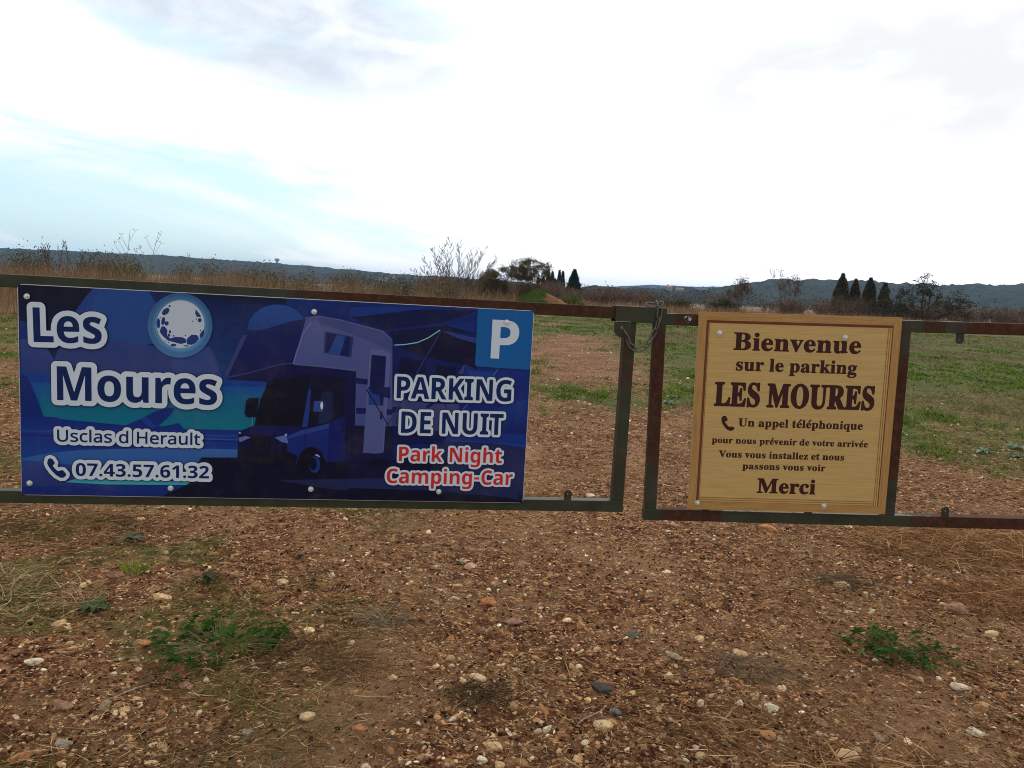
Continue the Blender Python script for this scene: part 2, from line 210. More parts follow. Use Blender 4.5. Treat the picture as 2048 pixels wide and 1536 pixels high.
        '1080,333 -55,20 -28,20 -25,30 -29,70 -8,75 8,75 13,40 16,30 28,30 28,20 62,18 60,-1 40,-13 40,12 200,-1 25,-4 33,-21 19,-30 5,-25 -2,-69 86,119 29,22 30,8 60,0 45,-13 50,13 45,4 55,-6 35,-11 45,-30 25,-32 10,30 15,20 25,17 30,8 405,-1 25,-8 20,-14 17,-22 8,-22 5,-1 50,42 35,15 40,10 50,3 50,-5 25,-10 25,-20 50,29 75,3 35,-10 25,-21 16,-33 4,-39 3,24 24,35 38,24 45,16 45,7 50,-1 50,-13 30,-15 60,24 70,5 50,-11 50,-28 35,-43 17,-50 -2,-55 -15,-45 24,-50 0,-80 -10,-25 -16,-20 -23,-15 -25,-6 -200,-1 -45,13 -70,-15 -55,0 -60,12 -50,-11 -30,5 -25,11 -40,-14 -75,0 -40,13 -30,32 -30,-23 -30,-15 -65,-11 -50,6 -45,18 -50,-20 -40,1 -40,16 -25,22 -35,-29 -35,-10 -80,1 -45,20 -40,-16 -65,-8 -45,3 -45,10 -35,-10 -25,0 -25,4 -35,14 -35,-13 -45,-7 -55,0 -60,12 -35,-9 -65,0 -40,11 -35,33 -35,-30 -45,-15 -55,8 -25,14 -20,19 -30,-27 -35,-12 -85,0 -40,19 -65,-21|3055,553 0,94 4,-24 37,-60 -1,-8',
    ],
    'parking': [
        '7250,2200 -3,446 8,4 120,0 35,-2 30,-7 25,-11 20,-16 17,-23 11,-25 6,-25 3,-35 -3,-35 -11,-35 -22,-35 -23,-20 -18,-10 -25,-8 -25,-4 -57,-3 -1,-155 -2,-2|7545,2200 -2,6 134,445 3,3 100,0 3,-3 140,-445 -3,-4 -90,-1 -30,105 -135,0 -30,-105|7970,2202 -4,4 -2,445 6,2 145,-1 35,-6 25,-10 25,-17 19,-23 10,-20 7,-25 2,-35 -5,-40 -11,-25 -18,-25 -35,-30 113,-190 -7,-3 -90,1 -92,167 -38,2 -1,-167 -4,-4|8325,2205 -2,446 7,4 75,0 5,-3 2,-176 3,-10 130,190 91,0 3,-5 -133,-195 136,-250 -97,-1 -100,181 -5,2 -26,-22 -2,-5 1,-155 -8,-2|8655,2206 -1,55 47,30 -1,275 0,5 -5,5 -39,20 -4,5 0,50 3,6 175,0 5,-6 0,-50 -47,-30 1,-280 46,-27 0,-58|8900,2206 -3,5 -1,445 104,2 5,-3 160,-313 4,9 -4,305 5,3 70,0 5,-3 2,-445 -2,-3 -105,-1 -4,4 -161,317 -3,-7 3,-85 2,-225 -7,-5|9465,2206 -40,12 -30,18 -25,25 -23,35 -14,40 -9,45 -3,50 1,40 12,60 12,30 26,40 23,23 40,25 30,11 60,7 35,-2 40,-9 30,-11 14,-9 -27,-75 -7,-1 -50,19 -35,3 -35,-5 -28,-16 -27,-30 -15,-35 -8,-40 2,-60 14,-55 15,-25 12,-11 20,-12 20,-5 30,0 30,4 4,4 0,80 -4,5 -67,0 -2,5 -1,75 5,4 150,1 5,-5 1,-230 -36,-14 -50,-11 -55,-3|7690,2392 -3,4 43,170 48,-170 -8,-4|7340,2441 -4,5 1,120 33,1 30,-5 17,-11 12,-20 4,-25 -5,-30 -13,-18 -15,-10 -25,-6|8055,2456 -2,5 -1,105 3,4 40,-1 35,-10 15,-18 3,-15 0,-25 -8,-21 -10,-11 -20,-9',
        '7240,2145 -30,17 -15,34 -2,450 12,37 15,13 20,8 175,-1 40,-9 35,-16 35,-27 23,-30 16,-35 16,-66 46,151 18,25 31,12 125,-3 20,-12 14,-22 76,-240 0,230 16,30 34,16 125,1 80,-10 35,-13 30,-20 35,-40 11,56 19,20 25,8 90,1 20,-5 27,-24 8,-40 40,53 35,16 295,2 30,-10 30,10 115,0 25,-10 15,-16 60,-117 4,107 19,25 27,12 90,0 30,-14 19,-33 1,-75 34,50 46,40 40,21 65,17 75,1 75,-18 45,-23 18,-33 -4,-30 -26,-75 -13,-20 30,-20 14,-30 1,-250 -10,-22 -20,-18 -80,-25 -90,-8 -45,4 -45,13 -52,31 -30,30 -23,34 -7,-69 -24,-30 -29,-8 -120,2 -31,21 -59,113 -4,-8 0,-75 -5,-20 -21,-25 -25,-9 -85,0 -30,9 -30,-10 -295,-1 -35,17 -35,59 -11,-50 -14,-15 -20,-10 -245,-2 -35,18 -35,60 -9,-51 -16,-17 -20,-10 -100,-2 -20,5 -25,-5 -95,0 -25,9 -16,15 -27,80 -47,1 -5,-2 -20,-72 -20,-23 -25,-9 -100,-1 -35,16 -14,20 -4,20 48,171 -30,-28 -40,-24 -73,-19 -1,-110 -8,-20 -13,-14 -30,-13|8645,2321 -75,130 65,95 10,-10|8265,2341 -24,45 24,31 5,-66|9500,2521 25,7 39,-7',
        '7230,2135 -31,21 -16,40 -3,450 5,25 11,20 17,15 22,9 145,2 40,-2 45,-11 36,-18 34,-28 25,-33 20,-51 37,107 23,28 35,12 125,-3 25,-13 19,-24 51,-163 5,153 25,35 35,14 125,1 75,-9 50,-18 45,-35 7,22 14,20 19,14 25,7 110,-3 25,-15 20,-29 30,36 35,12 295,1 30,-7 30,8 110,0 25,-6 25,-18 40,-75 5,45 8,20 17,20 25,13 95,2 30,-8 31,-32 9,-49 35,37 60,38 73,19 62,2 60,-9 65,-23 25,-20 14,-30 -1,-35 -34,-90 27,-25 11,-30 -1,-255 -11,-25 -20,-19 -85,-27 -90,-9 -60,6 -45,14 -40,23 -45,43 -10,-46 -15,-18 -20,-12 -25,-5 -117,0 -23,8 -20,17 -40,76 -3,-46 -10,-25 -22,-21 -30,-10 -85,-1 -30,7 -30,-7 -295,-1 -35,13 -25,31 -5,0 -25,-32 -30,-13 -235,-1 -40,14 -25,33 -25,-32 -35,-15 -115,3 -115,-5 -25,5 -20,12 -18,25 -17,60 -30,4 -6,-4 -18,-65 -26,-28 -30,-10 -100,0 -25,6 -18,12 -15,20 -6,20 1,30 33,110 -45,-24 -61,-16 -1,-105 -11,-25 -17,-16 -35,-13|8630,2369 -45,82 45,69',
    ],
    'nuit': [
        '7366,1474 -3,445 8,4 140,-1 35,-6 43,-17 23,-15 34,-37 24,-48 8,-30 7,-65 -4,-55 -9,-45 -17,-40 -24,-33 -26,-22 -44,-23 -40,-11 -45,-4 -105,0|7761,1474 -4,450 219,3 4,-3 0,-5 1,-70 -3,-5 -127,-2 -8,-3 0,-85 3,-3 125,-1 1,-51 -1,-31 -125,-2 -2,-102 2,-6 135,1 2,-5 0,-75 -7,-4|8216,1478 -4,446 4,4 100,1 5,-5 155,-309 3,-1 2,-7 -5,317 5,6 72,-1 3,-450 -106,0 -159,319 -4,-9 4,-85 1,-225|8761,1478 -25,7 -25,12 -25,21 -19,26 -14,30 -7,30 -3,40 -1,285 4,2 75,1 6,-3 2,-270 5,-45 7,-21 15,-19 15,-9 30,-6 25,3 23,12 14,20 7,20 4,45 -2,270 4,3 80,1 3,-4 1,-290 -3,-40 -13,-40 -11,-20 -22,-27 -20,-15 -20,-11 -45,-11 -25,-1|9021,1482 -3,7 0,50 42,25 3,5 -1,280 -46,28 0,54 5,3 170,1 3,-6 0,-50 -46,-30 2,-280 46,-29 0,-56|9326,1484 -5,5 -3,360 -2,2 -95,-1 -5,4 0,78 5,3 285,1 2,-2 -1,-80 -96,-3 -6,-2 2,-360 -1,-4 -5,-1|7456,1555 -5,4 0,5 -1,275 66,-2 20,-6 19,-12 14,-15 12,-20 11,-45 3,-35 -6,-65 -21,-45 -32,-27 -50,-11',
        '7356,1418 -30,18 -15,33 -3,455 5,20 16,20 37,13 120,1 70,-8 55,-21 32,-20 28,-26 30,-41 3,77 15,25 22,13 240,4 24,-7 18,-15 12,-30 0,-90 -10,-25 -21,-20 13,-15 8,-20 1,-95 -15,-33 -20,-15 -14,-2 39,-13 20,-32 1,-100 -7,-20 -14,-17 -35,-12 -235,1 -23,13 -14,20 -8,80 -30,-40 -35,-30 -55,-29 -50,-14 -50,-4|8206,1423 -33,21 -13,35 -3,450 11,30 28,20 120,4 30,-8 20,-21 55,-108 3,98 12,21 20,14 20,5 80,1 21,-6 19,-15 25,16 20,5 90,1 25,-9 17,-18 9,-25 3,-295 4,-20 12,-5 14,5 4,20 0,300 10,25 22,17 25,6 85,0 25,-8 30,9 490,3 30,-9 23,-28 4,-100 -10,-30 -14,-15 -18,-9 -61,-6 2,-310 -11,-30 -25,-20 -110,-4 -23,9 -17,17 -9,28 -3,310 -58,3 -1,-198 34,-25 12,-35 -3,-70 -12,-22 -20,-14 -20,-5 -185,0 -20,8 -15,13 -15,36 -40,-34 -55,-24 -60,-7 -50,3 -41,11 -39,21 -33,29 -27,40 -7,-60 -23,-31 -25,-9 -115,0 -20,6 -20,17 -55,109 -5,-87 -16,-30 -34,-16|7506,1618 0,165 15,-6 9,-13 10,-60 -6,-55 -10,-20 -13,-12',
        '7346,1408 -31,21 -16,40 -3,455 6,25 19,24 40,16 125,1 65,-6 75,-29 60,-50 6,39 11,20 18,17 25,10 235,3 30,-9 20,-16 16,-35 1,-90 -7,-29 -17,-21 14,-35 1,-90 -5,-25 -18,-25 23,-25 8,-20 3,-95 -6,-30 -19,-25 -39,-16 -240,0 -25,12 -18,19 -10,25 -2,35 -55,-51 -45,-23 -50,-14 -65,-7|8776,1409 -75,18 -35,19 -40,40 -13,-42 -32,-27 -25,-5 -120,1 -20,8 -20,18 -35,68 -2,-38 -7,-20 -15,-20 -21,-14 -25,-5 -80,0 -20,5 -22,14 -14,20 -7,25 -3,450 8,35 23,24 35,12 110,1 20,-5 31,-22 34,-65 5,40 8,20 19,20 23,10 95,3 40,-15 45,16 90,0 29,-9 22,-20 12,-30 2,-280 5,-32 6,32 -1,280 11,30 29,24 30,7 85,0 25,-7 30,7 490,4 30,-7 26,-23 12,-35 1,-90 -7,-25 -12,-18 -20,-14 -20,-6 -40,-1 -3,-6 1,-295 -8,-30 -20,-23 -35,-13 -95,-1 -31,12 -24,29 -25,-28 -30,-13 -190,-2 -37,14 -23,30 -51,-30 -34,-13 -40,-7|9251,1580 -35,29 -1,170 6,4 30,0 1,-4|7521,1650 -4,89 4,14 7,-49',
    ],
    'night': [
        '8911,772 -30,5 -20,7 -2,48 2,4 60,-15 25,-2 20,4 14,9 9,15 4,50 -2,4 -15,-16 -15,-9 -30,-6 -20,2 -15,5 -15,10 -13,15 -16,35 -6,30 0,55 12,45 9,15 14,17 15,10 15,5 20,3 20,-3 20,-8 25,-23 5,29 50,1 3,-6 1,-230 -1,-25 -7,-25 -8,-15 -12,-15 -31,-18 -30,-7|7636,866 -26,11 -16,15 -5,10 -7,35 5,35 9,15 10,9 20,11 35,8 55,3 4,4 -1,15 -8,17 -20,8 -30,-2 -38,-13 -20,40 2,5 16,7 45,12 45,0 30,-9 15,-9 10,-11 9,-15 5,-20 3,-175 -7,-3 -35,0 -15,32 -20,-21 -20,-11 -20,-4|7346,869 -2,308 117,1 25,-5 20,-8 15,-12 10,-12 10,-19 4,-15 2,-40 -12,-40 -20,-25 -26,-15 -33,-8 -46,-2 -1,-105 -3,-4 -5,0|7846,870 -3,7 1,230 45,0 12,-37 18,22 17,13 20,7 30,-1 3,-4 -4,-55 -4,-3 -25,1 -20,-5 -18,-13 -9,-15 -4,-25 0,-120 -4,-2|8031,870 -3,7 -1,320 4,5 55,0 4,-5 -1,-185 2,-4 18,24 67,77 60,1 8,-3 -86,-100 93,-135 -71,0 -64,93 -25,-23 0,-70|8411,872 -4,5 0,305 80,0 124,-226 -2,226 57,1 0,-309 -75,-1 -5,3 -120,219 -3,2 -2,7 4,-227 -4,-5|9456,872 -20,3 -15,6 -20,21 -9,35 -2,125 -24,2 -4,3 0,25 34,25 15,43 5,5 30,0 7,-3 0,-45 3,-2 55,0 4,-3 1,-45 -5,-3 -57,-2 0,-110 3,-15 14,-11 20,0 26,6 2,-45 -3,-5 -20,-6|8736,874 -3,233 3,4 55,1 5,-5 1,-230 -6,-4|9121,875 -4,2 0,5 -1,320 5,4 55,0 2,-4 -1,-110 4,-4 15,16 20,10 20,4 25,-2 25,-8 15,-10 16,-26 7,-40 0,-150 -3,-6 -59,1 -3,160 -7,15 -6,5 -5,4 -15,3 -15,-2 -15,-8 -12,-22 -4,-30 -1,-125 -3,-2|7661,916 -10,7 -5,14 2,15 8,14 10,6 15,4 38,1 -1,-30 -10,-20 -22,-12|8936,926 -15,12 -10,24 -2,30 2,30 7,20 13,15 20,5 10,-1 19,-9 10,-15 5,-30 -1,-50 -8,-20 -12,-10 -23,-4|7411,1034 -3,3 1,85 27,1 20,-2 15,-8 9,-16 3,-15 -1,-15 -6,-15 -10,-9 -15,-6|8751,1141 -11,6 -7,10 -2,20 5,15 5,6 15,6 15,0 15,-5 8,-7 4,-10 0,-15 -4,-15 -18,-11',
        '8886,732 -45,13 -15,12 -9,20 -2,55 -84,-2 -30,16 -30,-16 -95,1 -23,16 -42,76 -5,-61 -20,-27 -20,-6 -60,0 -29,13 -13,30 -1,310 5,20 18,19 20,5 75,0 25,-5 16,-14 44,-80 1,65 9,19 14,11 16,5 60,0 30,-12 40,28 50,2 30,-15 20,-27 6,-31 -8,-40 7,-13 30,25 35,13 30,2 45,-9 20,6 70,-4 2,60 14,25 24,12 70,0 20,-7 15,-16 6,-64 4,-2 60,-5 50,-28 22,15 18,45 15,15 20,6 45,0 30,-16 15,-34 30,-3 21,-18 7,-20 -4,-70 -19,-20 -39,-10 0,-40 4,-4 20,3 20,-7 20,-27 0,-65 -5,-15 -15,-16 -45,-14 -50,-2 -40,11 -35,29 -15,-23 -20,-13 -75,-2 -25,9 -15,21 -14,-20 -21,-9 -70,-1 -20,5 -18,-45 -20,-25 -52,-31 -60,-9|7646,822 -54,15 -33,30 -18,45 0,55 -36,-20 -53,-15 -1,-70 -5,-15 -15,-15 -20,-7 -70,0 -30,17 -9,25 -1,315 7,20 18,16 110,4 60,-7 30,-12 25,-19 35,-53 60,20 65,3 50,-14 35,-27 15,24 20,12 60,2 25,-8 30,11 35,1 4,57 16,23 20,9 70,1 22,-8 17,-20 6,-87 30,21 80,2 20,-6 18,-20 4,-20 -6,-20 -70,-85 80,-115 0,-30 -21,-23 -20,-6 -80,1 -20,10 -15,20 -20,-23 -20,-8 -70,0 -20,6 -13,13 -8,20 0,135 -19,6 -16,-6 -1,-135 -7,-20 -16,-15 -20,-5 -65,0 -30,11 -25,-11 -50,-1 -25,7 -25,-8',
        '8886,721 -45,13 -20,13 -14,25 -1,45 -5,4 -70,-1 -30,12 -30,-12 -95,1 -27,16 -28,47 -13,-42 -27,-20 -80,-3 -30,15 -12,18 -5,20 -1,310 6,25 18,20 29,9 95,-2 26,-17 24,-42 5,2 9,35 26,22 75,3 30,-9 40,25 45,3 35,-13 21,-21 14,-35 0,-44 40,21 35,6 55,-8 80,3 3,52 19,30 28,12 70,0 25,-8 18,-19 7,-20 1,-40 59,-8 45,-25 15,11 24,52 16,11 20,5 45,0 20,-6 20,-17 10,-26 33,-7 22,-20 8,-25 -3,-70 -20,-26 -39,-14 0,-20 40,-10 16,-15 8,-20 0,-70 -9,-20 -16,-14 -50,-16 -50,-2 -40,10 -35,21 -17,-19 -23,-9 -75,0 -20,6 -15,13 -15,-12 -20,-8 -85,0 -22,-45 -18,-20 -28,-20 -57,-18|7646,812 -45,10 -38,25 -25,40 -12,59 -61,-19 -6,-75 -12,-20 -16,-12 -20,-5 -70,0 -22,7 -16,15 -11,30 -1,315 9,25 21,19 25,6 130,-2 30,-8 32,-15 24,-20 29,-43 55,17 65,3 35,-7 45,-24 22,19 18,8 60,1 25,-7 55,12 6,51 19,27 25,10 75,0 25,-10 15,-17 10,-73 25,8 80,0 25,-10 17,-20 5,-25 -7,-25 -66,-80 77,-115 -2,-35 -24,-27 -20,-6 -80,-1 -25,8 -15,15 -20,-17 -20,-6 -70,0 -25,7 -17,17 -8,20 -1,130 -9,6 -8,-6 0,-130 -8,-20 -19,-18 -25,-7 -65,0 -30,8 -30,-9 -45,0 -25,6 -25,-7',
    ],
    'camping': [
        '8043,289 -4,2 -1,5 -1,335 6,3 45,0 10,-29 25,22 20,9 25,3 30,-7 16,-11 14,-15 10,-17 8,-23 5,-50 -1,-30 -12,-45 -12,-20 -13,-13 -30,-15 -20,-3 -25,4 -15,6 -22,16 0,-125|8733,296 -32,10 0,50 2,3 40,-13 25,-4 25,0 20,4 13,10 8,15 3,45 -4,4 -15,-15 -15,-8 -30,-5 -20,2 -15,6 -15,10 -11,11 -14,25 -10,45 0,54 4,21 9,25 22,31 15,11 15,5 20,3 25,-4 25,-13 15,-15 10,28 50,0 2,-241 -7,-45 -20,-31 -15,-11 -20,-10 -25,-6 -25,-1|7208,391 -30,9 -25,17 -15,15 -17,29 -8,25 -6,40 0,45 8,40 15,35 13,19 15,15 25,16 25,9 35,4 50,-6 40,-17 -20,-52 -40,14 -25,5 -20,-2 -25,-13 -13,-17 -12,-30 -4,-25 0,-40 4,-25 10,-25 11,-15 14,-10 15,-5 25,-1 30,4 35,11 5,-4 0,-50 -20,-9 -30,-7 -30,-2|7413,391 -28,15 -16,25 -5,35 6,30 18,24 20,11 35,9 60,4 1,17 -6,15 -10,8 -10,3 -30,-2 -40,-15 -22,41 1,5 36,15 35,6 35,-1 35,-9 15,-10 10,-11 8,-15 6,-20 1,-176 -40,-2 -5,2 -10,26 -5,0 -20,-19 -20,-10 -30,-4|7633,393 -3,3 0,235 48,2 10,-30 20,21 20,9 25,5 25,-2 25,-10 25,-23 15,17 20,11 25,7 25,-1 30,-10 21,-21 8,-20 4,-35 0,-150 -3,-7 -55,0 -5,2 -3,160 -6,15 -6,6 -5,4 -15,3 -10,-1 -15,-7 -8,-10 -7,-20 -3,-30 0,-120 -2,-2 -55,-1 -7,3 0,135 -2,25 -7,15 -9,9 -15,4 -15,-3 -10,-5 -8,-10 -6,-15 -5,-30 -1,-126|8303,395 -2,6 -1,230 3,4 55,0 6,-4 1,-235|8428,396 0,238 45,1 4,-4 6,-21 5,-3 20,20 20,9 20,4 40,-5 25,-14 15,-19 9,-31 2,-175 -62,0 -4,160 -10,21 -10,7 -15,2 -15,-2 -14,-8 -8,-10 -5,-15 -4,-25 -2,-130|9203,396 -30,9 -25,16 -15,15 -17,30 -9,25 -6,40 0,45 7,40 15,35 15,20 21,20 19,12 40,11 35,1 30,-5 30,-10 14,-9 -19,-50 -5,-2 -35,15 -25,4 -20,-1 -25,-13 -15,-18 -12,-30 -3,-20 0,-45 4,-25 11,-27 10,-13 15,-10 15,-4 30,-1 25,4 35,11 4,-5 0,-50 -19,-8 -30,-7 -35,-3|9413,395 -20,7 -13,9 -17,25 -5,35 6,30 9,16 25,18 40,10 55,3 6,3 -1,15 -10,20 -15,6 -25,0 -45,-15 -5,2 -18,42 38,16 35,6 35,-1 35,-10 15,-11 10,-11 7,-14 6,-20 1,-175 -4,-3 -40,1 -10,25 -5,4 -20,-20 -15,-8 -25,-6|9628,399 -4,2 0,5 0,230 4,3 40,0 4,-3 11,-36 17,21 21,15 22,7 29,-2 -4,-60 -30,-1 -20,-6 -18,-13 -9,-15 -3,-25 0,-120 -5,-2|7443,441 -10,8 -3,12 2,15 6,12 20,11 47,2 -2,-30 -10,-20 -10,-7 -15,-6|8133,446 -15,8 -10,17 -6,30 0,35 6,25 5,10 10,9 20,5 20,-5 13,-14 8,-20 2,-45 -6,-30 -8,-15 -16,-10|8793,445 -15,4 -15,13 -9,24 -2,30 2,30 7,20 16,15 16,5 20,-3 15,-12 10,-25 2,-35 -2,-30 -7,-20 -18,-13|9438,446 -10,7 -4,13 1,15 8,14 20,10 45,2 -1,-31 -11,-20 -23,-12|8953,507 -4,4 1,45 105,0 1,-45 -3,-3|8318,665 -12,6 -6,10 -2,20 5,15 10,8 10,4 15,0 15,-5 8,-7 5,-10 0,-20 -4,-10 -9,-8 -10,-4',
        '8023,250 -15,10 -10,16 -5,78 -85,-3 -20,8 -15,15 -15,-16 -20,-7 -75,0 -20,10 -10,14 -15,-17 -20,-8 -70,0 -30,12 -25,-12 -55,0 -20,8 -60,-13 -45,7 -40,22 -50,-22 -60,-7 -55,6 -45,19 -39,36 -23,40 -14,50 -3,80 18,70 26,44 40,36 45,20 30,5 50,0 80,-25 21,-25 -1,-43 60,19 65,2 50,-14 35,-28 15,25 20,12 60,2 25,-6 50,11 35,-3 40,-16 40,16 55,1 45,-16 25,-24 15,26 20,11 65,1 20,-6 55,11 50,-12 40,-28 5,14 -7,25 -1,25 10,30 28,27 40,8 35,-7 25,-18 16,-35 -1,-35 70,2 20,-6 45,10 40,-1 45,-17 20,-16 20,-27 29,35 46,24 35,4 45,-10 20,5 60,1 20,-8 15,-16 5,-55 115,0 30,75 34,40 46,29 70,13 55,-7 60,-23 17,-27 -7,-40 60,21 70,3 50,-15 35,-29 13,25 22,14 60,2 25,-9 55,14 40,-8 14,-13 7,-15 -3,-75 -8,-22 -20,-15 -40,-2 -11,-6 -2,-140 -12,-22 -20,-12 -80,-1 -25,13 -25,-13 -55,0 -20,7 -30,-9 -35,-3 -40,6 -40,23 -15,-10 -45,-14 -80,-4 -50,13 -40,25 -30,36 -20,40 -120,-2 -4,-3 -3,-95 -17,-50 -26,-31 -25,-17 -30,-12 -85,-6 -75,16 -23,25 -3,60 -4,5 -90,-1 -19,11 -11,20 -15,-24 -20,-9 -75,0 -25,12 -30,-13 -65,0 -30,11 -15,29 -45,-34 -25,-8 -42,-4 -2,-65 -6,-15 -15,-14 -20,-5|7233,490 -13,21 -4,35 3,35 9,20 10,7 15,1 60,-20 30,13 21,-46 -20,-20 -16,-30 -65,-17|9228,495 -12,16 -6,40 3,35 10,22 10,6 15,1 60,-20 30,12 20,-46 -21,-20 -16,-30 -63,-16',
        '8018,241 -16,10 -13,20 -6,70 -75,0 -35,16 -15,-11 -20,-5 -75,0 -30,16 -35,-17 -70,0 -30,9 -25,-9 -55,0 -20,7 -65,-12 -40,7 -40,19 -50,-19 -60,-7 -55,6 -50,21 -40,35 -28,49 -16,75 3,75 16,55 30,49 40,35 50,21 70,6 80,-20 20,-11 15,-15 10,-41 55,14 55,0 50,-13 30,-19 22,19 18,9 60,1 25,-5 50,10 40,-4 35,-13 45,15 50,0 30,-8 35,-22 20,19 20,8 65,1 20,-5 55,10 35,-6 45,-22 -2,47 17,40 35,25 45,5 30,-8 28,-22 14,-25 8,-38 55,0 25,-5 40,9 40,-1 50,-18 35,-33 40,36 35,14 35,4 45,-10 20,5 60,1 24,-9 16,-15 9,-20 1,-35 95,0 5,2 26,68 19,26 33,29 52,25 70,7 55,-10 50,-21 17,-21 8,-35 55,13 55,1 50,-14 30,-20 20,21 20,9 60,1 25,-7 35,10 30,1 40,-11 13,-14 9,-20 -7,-90 -13,-20 -17,-11 -46,-4 -3,-140 -14,-25 -27,-14 -75,-1 -30,10 -25,-10 -55,0 -20,6 -65,-11 -45,8 -35,18 -70,-23 -75,-2 -50,14 -40,25 -24,25 -26,48 -105,0 -4,-3 -3,-90 -18,-50 -30,-35 -55,-29 -30,-6 -60,-1 -40,5 -40,13 -15,11 -12,17 -4,55 -4,2 -75,0 -20,7 -15,13 -20,-16 -20,-4 -70,0 -25,9 -30,-10 -70,0 -25,8 -20,22 -35,-23 -61,-13 -4,-60 -10,-19 -15,-13 -25,-7|7238,499 -9,17 -3,30 3,30 9,21 20,1 45,-18 35,6 4,-5 8,-25 -32,-42 -55,-15|9233,504 -10,17 -3,30 2,30 8,20 18,3 55,-19 31,6 11,-25 -32,-46 -55,-15',
    ],
    'bigp': [
        '9169,3108 -6,6 3,804 267,1 72,-4 66,-13 54,-22 42,-29 30,-35 26,-48 14,-48 4,-54 -2,-36 -15,-66 -16,-36 -14,-24 -21,-25 -30,-26 -36,-22 -36,-16 -48,-12 -48,-6 -126,-2 -5,-5 -1,-277 -6,-5|9349,3540 -5,6 1,222 3,6 73,0 60,-7 44,-23 25,-36 8,-48 -4,-36 -6,-18 -13,-22 -24,-19 -18,-10 -30,-9 -30,-5',
    ],
    'bienvenue': [
